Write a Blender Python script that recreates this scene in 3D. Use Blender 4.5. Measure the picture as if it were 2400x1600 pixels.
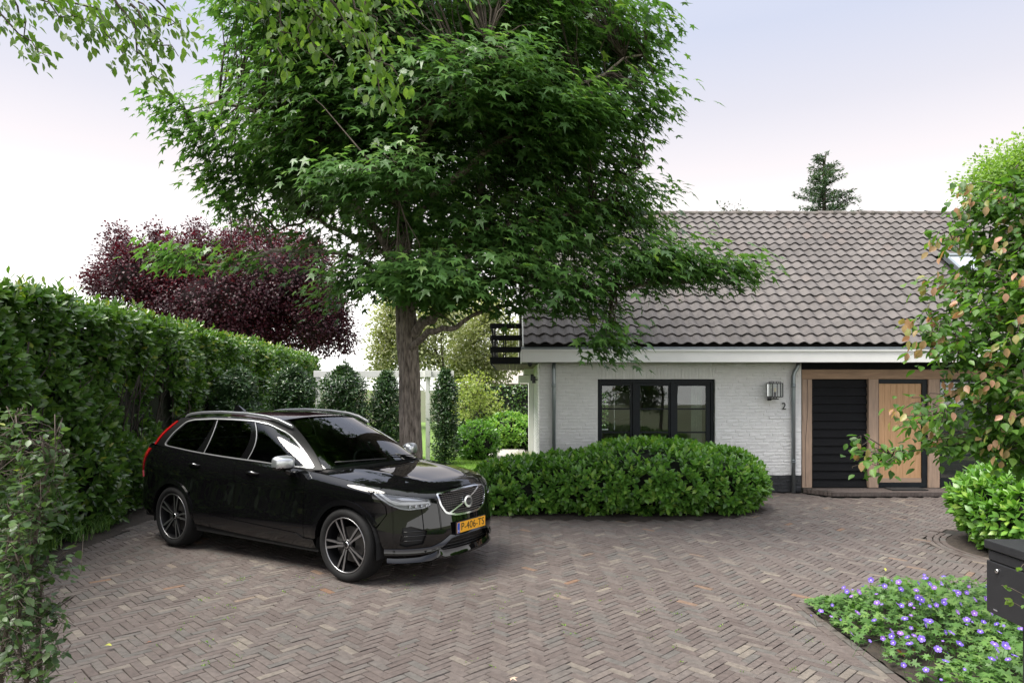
import bpy, bmesh, math, random
import numpy as np
from mathutils import Vector, Matrix
from mathutils.geometry import delaunay_2d_cdt

for o in list(bpy.data.objects):
    bpy.data.objects.remove(o)
SC = bpy.context.scene
COL = SC.collection
R = math.radians

# ---------------------------------------------------------------- camera
FPX, HOR, CAMZ = 1600.0, 910.0, 1.966          # focal length in photo pixels, horizon row, eye height
cam_d = bpy.data.cameras.new('camera')
cam = bpy.data.objects.new('camera', cam_d)
COL.objects.link(cam)
cam.location = (0, 0, CAMZ)
cam.rotation_euler = (R(90), 0, 0)
cam_d.sensor_width = 36.0
cam_d.lens = 24.0
cam_d.shift_y = (HOR - 800.0) / 2400.0
cam_d.clip_start = 0.05
cam_d.clip_end = 2000.0
SC.camera = cam

# ---------------------------------------------------------------- world, sun, exposure
SUN_EL, SUN_AZ = 60.0, -113.0                    # azimuth measured from +Y (away from camera), negative = left
world = bpy.data.worlds.new('World')
SC.world = world
world.use_nodes = True
wn, wl = world.node_tree.nodes, world.node_tree.links
wn.clear()
w_out = wn.new('ShaderNodeOutputWorld')
w_sky = wn.new('ShaderNodeTexSky')
w_sky.sky_type = 'NISHITA'
w_sky.sun_disc = False
w_sky.sun_elevation = R(SUN_EL)
w_sky.sun_rotation = R(SUN_AZ)
w_sky.air_density = 1.0
w_sky.dust_density = 3.0
w_sky.ozone_density = 1.5
w_bg = wn.new('ShaderNodeBackground')
w_bg.inputs['Strength'].default_value = 0.10
wl.new(w_sky.outputs['Color'], w_bg.inputs['Color'])
# thin high cloud veil: white and warm at the horizon, lavender-blue higher up; horizon and unseen zenith brightened to add fill light
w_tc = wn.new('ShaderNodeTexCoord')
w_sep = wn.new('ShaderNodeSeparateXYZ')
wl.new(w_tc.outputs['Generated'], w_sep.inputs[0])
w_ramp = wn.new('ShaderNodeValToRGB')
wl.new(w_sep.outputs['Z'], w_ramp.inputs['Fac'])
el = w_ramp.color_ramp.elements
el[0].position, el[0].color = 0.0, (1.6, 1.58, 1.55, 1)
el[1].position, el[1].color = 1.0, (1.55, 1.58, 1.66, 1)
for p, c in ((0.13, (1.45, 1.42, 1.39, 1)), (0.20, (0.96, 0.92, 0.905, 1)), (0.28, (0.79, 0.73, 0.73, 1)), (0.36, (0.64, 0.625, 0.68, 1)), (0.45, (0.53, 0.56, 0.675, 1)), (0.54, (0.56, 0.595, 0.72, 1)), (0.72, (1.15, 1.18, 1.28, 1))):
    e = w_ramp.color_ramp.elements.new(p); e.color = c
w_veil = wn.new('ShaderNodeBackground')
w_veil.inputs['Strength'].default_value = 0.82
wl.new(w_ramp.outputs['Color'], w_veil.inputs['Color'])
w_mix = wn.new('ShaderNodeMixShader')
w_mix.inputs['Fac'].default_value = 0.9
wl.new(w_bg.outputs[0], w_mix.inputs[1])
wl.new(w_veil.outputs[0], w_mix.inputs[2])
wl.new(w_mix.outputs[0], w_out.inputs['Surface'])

sun_d = bpy.data.lights.new('sun', 'SUN')
sun_d.energy = 4.2
sun_d.angle = R(38)
sun_d.color = (1.0, 0.95, 0.87)
sun = bpy.data.objects.new('sun', sun_d)
COL.objects.link(sun)
SUN_DIR = Vector((math.sin(R(SUN_AZ)) * math.cos(R(SUN_EL)), math.cos(R(SUN_AZ)) * math.cos(R(SUN_EL)), math.sin(R(SUN_EL))))
sun.rotation_euler = SUN_DIR.to_track_quat('Z', 'Y').to_euler()
sun.location = SUN_DIR * 60

SC.view_settings.view_transform = 'Standard'
SC.view_settings.look = 'None'
SC.view_settings.exposure = 0.78
SC.view_settings.gamma = 1.0
SC.view_settings.use_curve_mapping = False
SC.render.engine = 'CYCLES'
SC.cycles.use_denoising = True
SC.cycles.max_bounces = 10
SC.cycles.transparent_max_bounces = 24
SC.cycles.caustics_reflective = False
SC.cycles.caustics_refractive = False

# ---------------------------------------------------------------- helpers
def at(u, v, Y):
    """photo pixel (2400 wide) at depth Y -> world point"""
    return np.array([(u - 1200.0) / FPX * Y, Y, CAMZ - (v - HOR) / FPX * Y])

def link(o, parent=None):
    COL.objects.link(o)
    if parent is not None:
        o.parent = parent
    return o

def tag(o, label=None, cat=None, group=None, kind=None):
    if label: o['label'] = label
    if cat: o['category'] = cat
    if group: o['group'] = group
    if kind: o['kind'] = kind
    return o

def empty(name, loc=(0, 0, 0), rz=0.0, parent=None):
    o = bpy.data.objects.new(name, None)
    o.empty_display_size = 0.2
    link(o, parent)
    o.location = loc
    o.rotation_euler = (0, 0, rz)
    return o

def mesh_np(name, V, faces, rnd=None, mat=None, smooth=False):
    """faces: list of int arrays (n,k)"""
    me = bpy.data.meshes.new(name)
    V = np.asarray(V, np.float32)
    faces = [np.asarray(f, np.int32) for f in faces if len(f)]
    me.vertices.add(len(V))
    me.vertices.foreach_set('co', V.ravel())
    idx = np.concatenate([f.ravel() for f in faces])
    tot = np.concatenate([np.full(len(f), f.shape[1], np.int32) for f in faces])
    start = np.concatenate([[0], np.cumsum(tot)[:-1]]).astype(np.int32)
    me.loops.add(len(idx))
    me.loops.foreach_set('vertex_index', idx)
    me.polygons.add(len(tot))
    me.polygons.foreach_set('loop_start', start)
    if smooth is not None:
        me.polygons.foreach_set('use_smooth', np.full(len(tot), bool(smooth)))
    if rnd is not None:
        a = me.attributes.new('rnd', 'FLOAT', 'POINT')
        a.data.foreach_set('value', np.asarray(rnd, np.float32))
    me.update(calc_edges=True)
    me.validate()
    if mat is not None:
        me.materials.append(mat)
    return me

def add_obj(name, me, parent=None, loc=None, mw=None):
    o = bpy.data.objects.new(name, me)
    link(o, parent)
    if loc is not None: o.location = loc
    if mw is not None: o.matrix_local = mw
    return o

class MB:
    """collects simple shapes into one mesh"""
    def __init__(self):
        self.V, self.F, self.n = [], {}, 0
    def add(self, V, faces):
        V = np.asarray(V, float)
        self.V.append(V)
        for f in faces:
            self.F.setdefault(len(f), []).append([i + self.n for i in f])
        self.n += len(V)
        return self
    def box(self, x0, x1, y0, y1, z0, z1):
        V = [(x, y, z) for z in (z0, z1) for y in (y0, y1) for x in (x0, x1)]
        return self.add(V, [(0, 2, 3, 1), (4, 5, 7, 6), (0, 1, 5, 4), (2, 6, 7, 3), (0, 4, 6, 2), (1, 3, 7, 5)])
    def bar(self, a, b, w, h, up=(0, 0, 1)):
        a, b = np.array(a, float), np.array(b, float)
        d = b - a; L = np.linalg.norm(d); d /= L
        up = np.array(up, float)
        s = np.cross(d, up)
        if np.linalg.norm(s) < 1e-6: s = np.cross(d, (1, 0, 0))
        s /= np.linalg.norm(s); t = np.cross(s, d)
        V = []
        for p in (a, b):
            for i, j in ((-1, -1), (1, -1), (1, 1), (-1, 1)):
                V.append(p + s * i * w / 2 + t * j * h / 2)
        return self.add(V, [(3, 2, 1, 0), (4, 5, 6, 7), (0, 1, 5, 4), (1, 2, 6, 5), (2, 3, 7, 6), (3, 0, 4, 7)])
    def tube(self, pts, rad, seg=8, cap=True):
        pts = np.asarray(pts, float); n = len(pts)
        rad = np.full(n, rad) if np.isscalar(rad) else np.asarray(rad, float)
        T = np.gradient(pts, axis=0)
        T /= np.linalg.norm(T, axis=1)[:, None] + 1e-12
        ref = np.array([0, 0, 1.0]) if abs(T[0][2]) < 0.9 else np.array([1.0, 0, 0])
        V = []
        s = np.cross(T[0], ref); s /= np.linalg.norm(s)
        for i in range(n):
            s = s - T[i] * np.dot(s, T[i]); s /= np.linalg.norm(s) + 1e-12
            t = np.cross(T[i], s)
            for k in range(seg):
                a = 2 * math.pi * k / seg
                V.append(pts[i] + rad[i] * (math.cos(a) * s + math.sin(a) * t))
        F = []
        for i in range(n - 1):
            for k in range(seg):
                k2 = (k + 1) % seg
                F.append((i * seg + k, i * seg + k2, (i + 1) * seg + k2, (i + 1) * seg + k))
        if cap:
            F.append(tuple(range(seg))[::-1])
            F.append(tuple((n - 1) * seg + k for k in range(seg)))
        return self.add(V, F)
    def lathe(self, prof, c=(0, 0, 0), axis='z', seg=32):
        """prof: list of (r, h) revolved round axis through c"""
        V, F = [], []
        for r, h in prof:
            for k in range(seg):
                a = 2 * math.pi * k / seg
                p, q = r * math.cos(a), r * math.sin(a)
                V.append({'z': (p, q, h), 'y': (p, h, -q), 'x': (h, p, q)}[axis])
        V = np.array(V) + np.array(c)
        for i in range(len(prof) - 1):
            for k in range(seg):
                k2 = (k + 1) % seg
                F.append((i * seg + k, i * seg + k2, (i + 1) * seg + k2, (i + 1) * seg + k))
        return self.add(V, F)
    def mesh(self, name, mat=None, smooth=False, rnd=None):
        V = np.concatenate(self.V)
        return mesh_np(name, V, [np.array(v) for v in self.F.values()], rnd, mat, smooth)
    def build(self, name, mat, parent=None, smooth=False, bevel=0.0, loc=None):
        me = self.mesh(name, mat, smooth)
        if bevel > 0:
            bm = bmesh.new(); bm.from_mesh(me)
            es = [e for e in bm.edges if len(e.link_faces) == 2 and e.calc_face_angle(0) > 0.6]
            bmesh.ops.bevel(bm, geom=es, offset=bevel, segments=2, profile=0.6, affect='EDGES')
            bm.to_mesh(me); bm.free()
        return add_obj(name, me, parent, loc)

def smooth_angle(o, deg=40):
    me = o.data
    me.polygons.foreach_set('use_smooth', np.ones(len(me.polygons), bool))
    me.set_sharp_from_angle(angle=R(deg))
    return o

# ---------------------------------------------------------------- materials
def new_mat(name):
    m = bpy.data.materials.new(name)
    m.use_nodes = True
    nt = m.node_tree
    b = nt.nodes['Principled BSDF']
    return m, nt, b

def nd(nt, typ, **kw):
    n = nt.nodes.new(typ)
    for k, v in kw.items():
        if k in n.inputs: n.inputs[k].default_value = v
        else: setattr(n, k, v)
    return n

def c4(c): return (c[0], c[1], c[2], 1.0)

def surf_mat(name, col, col2=None, rough=0.6, scale=6.0, detail=5.0, bump=0.0, bscale=None, metallic=0.0, spec=0.5,
             stretch=(1, 1, 1), rrange=0.1, coat=0.0, big=0.9, rnd_mix=None):
    """principled with noise-driven colour, roughness and relief. rnd_mix: list of colours picked by the 'rnd' attribute"""
    m, nt, b = new_mat(name)
    L = nt.links
    tc = nd(nt, 'ShaderNodeNewGeometry')
    mp = nd(nt, 'ShaderNodeMapping')
    mp.inputs['Scale'].default_value = stretch
    L.new(tc.outputs['Position'], mp.inputs['Vector'])
    no = nd(nt, 'ShaderNodeTexNoise', Scale=scale, Detail=detail, Roughness=0.6)
    L.new(mp.outputs[0], no.inputs['Vector'])
    mix = nd(nt, 'ShaderNodeMix', data_type='RGBA')
    col2 = col2 or tuple(min(1, x * 0.75) for x in col)
    if rnd_mix:
        at_ = nd(nt, 'ShaderNodeAttribute', attribute_name='rnd')
        ra = nd(nt, 'ShaderNodeValToRGB')
        es = ra.color_ramp.elements
        n = len(rnd_mix)
        es[0].position, es[0].color = 0, c4(rnd_mix[0][1])
        es[1].position, es[1].color = 1, c4(rnd_mix[-1][1])
        for p, c in rnd_mix[1:-1]:
            e = es.new(p); e.color = c4(c)
        L.new(at_.outputs['Fac'], ra.inputs['Fac'])
        mul = nd(nt, 'ShaderNodeMix', data_type='RGBA', blend_type='MULTIPLY')
        mul.inputs['Factor'].default_value = 1.0
        L.new(ra.outputs['Color'], mul.inputs['A'])
        mr = nd(nt, 'ShaderNodeMapRange')
        mr.inputs['From Min'].default_value, mr.inputs['From Max'].default_value = 0.3, 0.7
        mr.inputs['To Min'].default_value, mr.inputs['To Max'].default_value = 0.72, 1.18
        L.new(no.outputs['Fac'], mr.inputs['Value'])
        cmb = nd(nt, 'ShaderNodeCombineColor')
        for k in range(3): L.new(mr.outputs[0], cmb.inputs[k])
        L.new(cmb.outputs[0], mul.inputs['B'])
        n3 = nd(nt, 'ShaderNodeTexNoise', Scale=big, Detail=6.0, Roughness=0.7)
        L.new(tc.outputs['Position'], n3.inputs['Vector'])
        m3 = nd(nt, 'ShaderNodeMapRange')
        m3.inputs['From Min'].default_value, m3.inputs['From Max'].default_value = 0.3, 0.7
        m3.inputs['To Min'].default_value, m3.inputs['To Max'].default_value = 0.82, 1.12
        L.new(n3.outputs['Fac'], m3.inputs['Value'])
        hs = nd(nt, 'ShaderNodeHueSaturation')
        L.new(m3.outputs[0], hs.inputs['Value']); L.new(mul.outputs['Result'], hs.inputs['Color'])
        L.new(hs.outputs['Color'], b.inputs['Base Color'])
    else:
        mix.inputs['A'].default_value = c4(col)
        mix.inputs['B'].default_value = c4(col2)
        mr = nd(nt, 'ShaderNodeMapRange')
        mr.inputs['From Min'].default_value, mr.inputs['From Max'].default_value = 0.35, 0.65
        L.new(no.outputs['Fac'], mr.inputs['Value'])
        L.new(mr.outputs[0], mix.inputs['Factor'])
        L.new(mix.outputs['Result'], b.inputs['Base Color'])
    rr = nd(nt, 'ShaderNodeMapRange')
    rr.inputs['To Min'].default_value, rr.inputs['To Max'].default_value = max(0.02, rough - rrange), min(1, rough + rrange)
    L.new(no.outputs['Fac'], rr.inputs['Value'])
    L.new(rr.outputs[0], b.inputs['Roughness'])
    b.inputs['Metallic'].default_value = metallic
    b.inputs['Specular IOR Level'].default_value = spec
    b.inputs['Coat Weight'].default_value = coat
    if bump > 0:
        n2 = nd(nt, 'ShaderNodeTexNoise', Scale=bscale or scale * 6, Detail=6.0, Roughness=0.65)
        L.new(mp.outputs[0], n2.inputs['Vector'])
        bp = nd(nt, 'ShaderNodeBump', Strength=bump, Distance=0.01)
        L.new(n2.outputs['Fac'], bp.inputs['Height'])
        L.new(bp.outputs[0], b.inputs['Normal'])
    return m

def leaf_mat(name, ramp, rough=0.4, trans=0.35, spec=0.5, tcol=None):
    m, nt, b = new_mat(name)
    L = nt.links
    at_ = nd(nt, 'ShaderNodeAttribute', attribute_name='rnd')
    ra = nd(nt, 'ShaderNodeValToRGB')
    es = ra.color_ramp.elements
    es[0].position, es[0].color = ramp[0][0], c4(ramp[0][1])
    es[1].position, es[1].color = ramp[-1][0], c4(ramp[-1][1])
    for p, c in ramp[1:-1]:
        e = es.new(p); e.color = c4(c)
    L.new(at_.outputs['Fac'], ra.inputs['Fac'])
    tc = nd(nt, 'ShaderNodeNewGeometry')
    no = nd(nt, 'ShaderNodeTexNoise', Scale=14.0, Detail=3.0)
    L.new(tc.outputs['Position'], no.inputs['Vector'])
    hs = nd(nt, 'ShaderNodeHueSaturation')
    mr = nd(nt, 'ShaderNodeMapRange')
    mr.inputs['From Min'].default_value, mr.inputs['From Max'].default_value = 0.3, 0.7
    mr.inputs['To Min'].default_value, mr.inputs['To Max'].default_value = 0.8, 1.2
    L.new(no.outputs['Fac'], mr.inputs['Value'])
    L.new(mr.outputs[0], hs.inputs['Value'])
    L.new(ra.outputs['Color'], hs.inputs['Color'])
    L.new(hs.outputs['Color'], b.inputs['Base Color'])
    b.inputs['Roughness'].default_value = rough
    b.inputs['Specular IOR Level'].default_value = spec
    tr = nd(nt, 'ShaderNodeBsdfTranslucent')
    mu = nd(nt, 'ShaderNodeMix', data_type='RGBA', blend_type='MULTIPLY')
    mu.inputs['Factor'].default_value = 1.0
    L.new(hs.outputs['Color'], mu.inputs['A'])
    mu.inputs['B'].default_value = c4(tcol or (1.5, 1.7, 0.7))
    L.new(mu.outputs['Result'], tr.inputs['Color'])
    ms = nd(nt, 'ShaderNodeMixShader')
    ms.inputs['Fac'].default_value = trans
    L.new(b.outputs[0], ms.inputs[1])
    L.new(tr.outputs[0], ms.inputs[2])
    L.new(ms.outputs[0], nt.nodes['Material Output'].inputs['Surface'])
    return m

def glass_mat(name, tint=(0.9, 0.95, 0.93), ior=1.5, base=0.0, refl=1.0):
    """thin window pane: clear tinted transmission + mirror reflection by fresnel"""
    m, nt, b = new_mat(name)
    L = nt.links
    nt.nodes.remove(b)
    tr = nd(nt, 'ShaderNodeBsdfTransparent'); tr.inputs['Color'].default_value = c4(tint)
    gl = nd(nt, 'ShaderNodeBsdfGlossy'); gl.inputs['Roughness'].default_value = 0.01
    gl.inputs['Color'].default_value = (refl, refl, refl, 1)
    fr = nd(nt, 'ShaderNodeFresnel'); fr.inputs['IOR'].default_value = ior
    ad = nd(nt, 'ShaderNodeMath', operation='ADD'); ad.inputs[1].default_value = base
    L.new(fr.outputs[0], ad.inputs[0])
    ms = nd(nt, 'ShaderNodeMixShader')
    L.new(ad.outputs[0], ms.inputs['Fac'])
    L.new(tr.outputs[0], ms.inputs[1]); L.new(gl.outputs[0], ms.inputs[2])
    L.new(ms.outputs[0], nt.nodes['Material Output'].inputs['Surface'])
    return m

def plain(name, col, rough=0.5, metallic=0.0, spec=0.5, coat=0.0):
    m, nt, b = new_mat(name)
    b.inputs['Base Color'].default_value = c4(col)
    b.inputs['Roughness'].default_value = rough
    b.inputs['Metallic'].default_value = metallic
    b.inputs['Specular IOR Level'].default_value = spec
    b.inputs['Coat Weight'].default_value = coat
    return m

M = {}
M['paver'] = surf_mat('paver_clay', (0.2, 0.2, 0.2), rough=0.75, scale=22, bump=0.5, bscale=160, rnd_mix=[
    (0.0, (0.0994, 0.0781, 0.0701)), (0.3, (0.1172, 0.0947, 0.0851)), (0.58, (0.1264, 0.1050, 0.0947)), (0.76, (0.1100, 0.1016, 0.0926)), (0.88, (0.1349, 0.1119, 0.0994)),
    (0.955, (0.1598, 0.1369, 0.1171)), (0.985, (0.1917, 0.1659, 0.1362)), (1.0, (0.1917, 0.1106, 0.0681))])
M['joint'] = surf_mat('joint_sand', (0.028, 0.025, 0.021), (0.018, 0.018, 0.014), rough=0.95, scale=30, bump=0.6)
M['soil'] = surf_mat('soil', (0.055, 0.042, 0.032), (0.03, 0.024, 0.02), rough=0.95, scale=18, bump=1.0, bscale=60)
M['ground'] = surf_mat('earth_grass', (0.07, 0.10, 0.03), (0.09, 0.085, 0.05), rough=0.95, scale=0.8, bump=0.3)
M['lawn'] = surf_mat('lawn', (0.11, 0.20, 0.03), (0.15, 0.25, 0.05), rough=0.9, scale=6, bump=0.5, bscale=220)
M['slab'] = surf_mat('path_slab', (0.42, 0.40, 0.38), (0.34, 0.32, 0.30), rough=0.8, scale=7, bump=0.3)
M['white_brick'] = surf_mat('white_painted_brick', (0.82, 0.82, 0.81), (0.77, 0.77, 0.76), rough=0.6, scale=9, bump=0.35, bscale=70)
M['black_brick'] = surf_mat('black_painted_brick', (0.022, 0.024, 0.027), (0.03, 0.032, 0.036), rough=0.55, scale=9, bump=0.3, bscale=80)
M['white_paint'] = surf_mat('white_gloss_paint', (0.80, 0.80, 0.78), (0.76, 0.76, 0.74), rough=0.35, scale=3, bump=0.02)
M['frame'] = surf_mat('dark_frame_paint', (0.008, 0.010, 0.013), (0.012, 0.017, 0.021), rough=0.5, scale=5, bump=0.03, spec=0.25)
M['black_wood'] = surf_mat('black_stained_board', (0.006, 0.0065, 0.008), (0.011, 0.0115, 0.013), rough=0.7, scale=4, stretch=(1, 4, 14), bump=0.4, bscale=14, spec=0.18)
M['zinc'] = surf_mat('zinc', (0.36, 0.40, 0.42), (0.29, 0.33, 0.35), rough=0.42, scale=8, metallic=0.75, stretch=(1, 1, .3))
M['oak'] = surf_mat('weathered_oak', (0.46, 0.325, 0.235), (0.33, 0.24, 0.18), rough=0.75, scale=3.0, stretch=(7, 7, 0.9), bump=0.35, bscale=9)
M['oak_h'] = surf_mat('weathered_oak_beam', (0.42, 0.275, 0.18), (0.30, 0.20, 0.135), rough=0.75, scale=3.0, stretch=(0.9, 7, 7), bump=0.35, bscale=9)
M['door_wood'] = surf_mat('door_oak', (0.60, 0.36, 0.19), (0.51, 0.30, 0.15), rough=0.55, scale=3.5, stretch=(9, 9, 0.8), bump=0.15, bscale=9)
M['tile'] = surf_mat('concrete_roof_tile', (0.2, 0.2, 0.2), rough=0.8, scale=5, bump=0.5, bscale=90, rnd_mix=[
    (0.0, (0.0986, 0.0885, 0.0845)), (0.4, (0.1202, 0.1082, 0.1041)), (0.75, (0.1371, 0.1242, 0.1182)), (0.92, (0.1443, 0.1167, 0.1057)), (1.0, (0.0866, 0.0820, 0.0805))])
M['ridge'] = surf_mat('ridge_tile', (0.20, 0.175, 0.165), (0.12, 0.11, 0.09), rough=0.85, scale=6, bump=0.6)
M['bark'] = surf_mat('bark', (0.36, 0.31, 0.265), (0.085, 0.068, 0.056), rough=0.9, scale=34, stretch=(1, 1, 0.16), bump=1.0, bscale=40)
M['twig'] = surf_mat('twig_bark', (0.10, 0.078, 0.06), (0.06, 0.046, 0.036), rough=0.85, scale=20, bump=0.4)
M['dark_twig'] = surf_mat('dark_twig', (0.045, 0.036, 0.03), (0.025, 0.02, 0.017), rough=0.9, scale=20)
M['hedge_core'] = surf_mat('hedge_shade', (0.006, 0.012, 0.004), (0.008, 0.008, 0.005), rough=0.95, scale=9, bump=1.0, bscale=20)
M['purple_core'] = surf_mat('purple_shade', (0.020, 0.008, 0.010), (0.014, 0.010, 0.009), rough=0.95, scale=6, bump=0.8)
M['l_gum'] = leaf_mat('sweetgum_leaf', [(0, (0.0540, 0.1170, 0.0365)), (0.45, (0.0876, 0.1909, 0.0504)), (0.8, (0.1517, 0.2695, 0.0640)), (1, (0.2864, 0.3934, 0.0801))], rough=0.33, trans=0.38, spec=0.5, tcol=(1.4, 1.5, 0.75))
M['l_laurel'] = leaf_mat('laurel_leaf', [(0, (0.0432, 0.1210, 0.0223)), (0.5, (0.0864, 0.2116, 0.0343)), (0.85, (0.1621, 0.3323, 0.0515)), (1, (0.2808, 0.4231, 0.0772))], rough=0.28, trans=0.25)
M['l_hedge'] = leaf_mat('hedge_leaf', [(0, (0.0302, 0.0759, 0.0163)), (0.5, (0.0604, 0.1346, 0.0246)), (0.85, (0.1186, 0.2156, 0.0360)), (1, (0.2802, 0.2932, 0.0574))], rough=0.24, trans=0.25)
M['l_dark'] = leaf_mat('portuguese_laurel_leaf', [(0, (0.0180, 0.0450, 0.0180)), (0.6, (0.0360, 0.0825, 0.0270)), (1, (0.0900, 0.1500, 0.0375))], rough=0.3, trans=0.2)
M['l_purple'] = leaf_mat('plum_leaf', [(0, (0.0256, 0.0063, 0.0117)), (0.6, (0.0541, 0.0102, 0.0198)), (1, (0.1181, 0.0221, 0.0360))], rough=0.45, trans=0.3, tcol=(1.8, 0.8, 0.8))
M['l_maple'] = leaf_mat('maple_leaf', [(0, (0.17, 0.22, 0.05)), (0.5, (0.27, 0.33, 0.08)), (1, (0.42, 0.44, 0.16))], rough=0.5, trans=0.4)
M['l_pale'] = leaf_mat('pale_leaf', [(0, (0.16, 0.19, 0.08)), (0.5, (0.30, 0.32, 0.16)), (1, (0.52, 0.50, 0.32))], rough=0.6, trans=0.4)
M['l_bright'] = leaf_mat('bright_leaf', [(0, ( 0.0900, 0.1800, 0.0300)), (0.5, ( 0.1650, 0.2850, 0.0450)), (1, ( 0.2850, 0.4050, 0.0900))], rough=0.5, trans=0.4)
M['l_ash'] = leaf_mat('overhanging_leaf', [(0, ( 0.0750, 0.1500, 0.0300)), (0.5, ( 0.1275, 0.2175, 0.0450)), (1, ( 0.2100, 0.3000, 0.0750))], rough=0.45, trans=0.45)
M['l_hornbeam'] = leaf_mat('hornbeam_leaf', [(0, (0.0346, 0.0722, 0.0262)), (0.5, (0.0690, 0.1262, 0.0419)), (0.9, (0.1175, 0.1803, 0.0589)), (1, (0.3041, 0.3246, 0.0654))], rough=0.4, trans=0.3)
M['l_parrot'] = leaf_mat('ironwood_leaf', [(0, (0.055, 0.13, 0.022)), (0.4, (0.105, 0.21, 0.036)), (0.72, (0.19, 0.29, 0.06)), (0.80, (0.32, 0.27, 0.11)), (0.9, (0.48, 0.26, 0.18)), (1, (0.50, 0.19, 0.12))], rough=0.42, trans=0.42)
M['l_conifer'] = leaf_mat('conifer_needle', [(0, ( 0.0330, 0.0750, 0.0375)), (0.6, ( 0.0675, 0.1275, 0.0600)), (1, ( 0.1350, 0.1950, 0.0900))], rough=0.6, trans=0.15)
M['l_geranium'] = leaf_mat('geranium_leaf', [(0, ( 0.0450, 0.1125, 0.0270)), (0.5, ( 0.0975, 0.2100, 0.0450)), (1, ( 0.2250, 0.3450, 0.0900))], rough=0.5, trans=0.3)
M['petal'] = leaf_mat('violet_petal', [(0, (0.1640, 0.0975, 0.5580)), (0.5, (0.2214, 0.1350, 0.6480)), (1, (0.3280, 0.1500, 0.5940))], rough=0.5, trans=0.3, tcol=(1.1, 1.1, 1.1))
M['petal_eye'] = plain('flower_eye', (0.75, 0.62, 0.75), 0.6)
M['l_grass'] = leaf_mat('grass_blade', [(0, ( 0.0675, 0.1500, 0.0225)), (0.6, ( 0.1800, 0.3300, 0.0450)), (1, ( 0.3300, 0.4800, 0.1050))], rough=0.5, trans=0.35)
M['dry_leaf'] = surf_mat('dry_leaf', (0.33, 0.12, 0.05), (0.22, 0.08, 0.03), rough=0.6, scale=20)
M['black_metal'] = surf_mat('black_powder_coat', (0.012, 0.013, 0.014), (0.016, 0.017, 0.018), rough=0.45, scale=40, bump=0.05, bscale=400)
M['mailbox'] = surf_mat('anthracite_coat', (0.020, 0.021, 0.024), (0.024, 0.025, 0.028), rough=0.42, scale=30, bump=0.06, bscale=500)
M['steel'] = plain('polished_steel', (0.7, 0.7, 0.7), 0.2, 1.0)
M['glass'] = glass_mat('window_glass', (0.86, 0.90, 0.88), 1.52, 0.02)
M['lamp_glass'] = glass_mat('lamp_glass', (0.93, 0.95, 0.94), 1.45)
M['inside'] = surf_mat('inside_wall', (0.30, 0.27, 0.24), (0.26, 0.24, 0.21), rough=0.9, scale=2)
M['curtain'] = surf_mat('curtain', (0.55, 0.57, 0.52), (0.45, 0.47, 0.43), rough=0.9, scale=5)
M['mat_black'] = surf_mat('rubber_mat', (0.018, 0.018, 0.018), (0.03, 0.03, 0.03), rough=0.9, scale=60, bump=0.5)
M['far_wall'] = surf_mat('far_roof', (0.40, 0.37, 0.34), (0.34, 0.31, 0.29), rough=0.9, scale=2)
# ================================================================ the setting
rng = np.random.default_rng(7)
random.seed(7)

def sheet(name, pts, z, mat, parent=None):
    bm = bmesh.new()
    bm.faces.new([bm.verts.new((x, y, z)) for x, y in pts])
    bmesh.ops.triangulate(bm, faces=bm.faces)
    me = bpy.data.meshes.new(name); bm.to_mesh(me); bm.free()
    me.materials.append(mat)
    return add_obj(name, me, parent)

tag(sheet('ground', [(-400, -60), (400, -60), (400, 800), (-400, 800)], -0.09, M['ground']), 'earth and grass ground reaching to the horizon', None, None, 'structure')

def hedge_x(y): return -5.28 - 0.10 * (y - 8.28)        # front edge of the left bed
BUSH_C, BUSH_R = (1.75, 11.25), (2.30, 1.0)             # bed under the front bush
RB_C, RB_R = (6.78, 8.3), (1.28, 1.15)                 # bed under the bush by the mailbox
def in_ell(x, y, c, r, g=0.0): return ((x - c[0]) / (r[0] + g)) ** 2 + ((y - c[1]) / (r[1] + g)) ** 2 < 1
BED_X, BED_Y = 2.66, 6.12                               # flower bed: X > BED_X, Y < BED_Y
STEP = [(5.47, 12.95), (5.47, 12.86), (5.80, 12.40), (13.0, 12.40), (13.0, 12.95)]

drive = sheet('driveway', [(-7.0, 1.2), (9.5, 1.2), (13, 8), (13, 12.97), (-0.3, 12.97), (-0.9, 13.4), (-7.0, 13.4)], -0.022, M['joint'])
tag(drive, 'grey brown clay brick driveway laid in herringbone', None, None, 'structure')

def brick_mesh(L, W, H, ch, rv, jit, seed):
    """brick lying flat, top at z=0, chamfered and a little worn"""
    r = np.random.default_rng(seed)
    a, b = L / 2, W / 2
    top = np.array([(-a + ch, -b + ch, 0), (a - ch, -b + ch, 0), (a - ch, b - ch, 0), (-a + ch, b - ch, 0)])
    rim = np.array([(-a, -b, -ch), (a, -b, -ch), (a, b, -ch), (-a, b, -ch)])
    bot = rim.copy(); bot[:, 2] = -H
    V = np.concatenate([top, rim, bot])
    V[:8, :2] += r.normal(0, jit, (8, 2)); V[:4, 2] += r.normal(0, jit * 0.6, 4)
    F = [(0, 1, 2, 3)] + [(4 + i, 4 + (i + 1) % 4, (i + 1) % 4, i) for i in range(4)] + [(8 + i, 8 + (i + 1) % 4, 4 + (i + 1) % 4, 4 + i) for i in range(4)]
    return V, F

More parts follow.
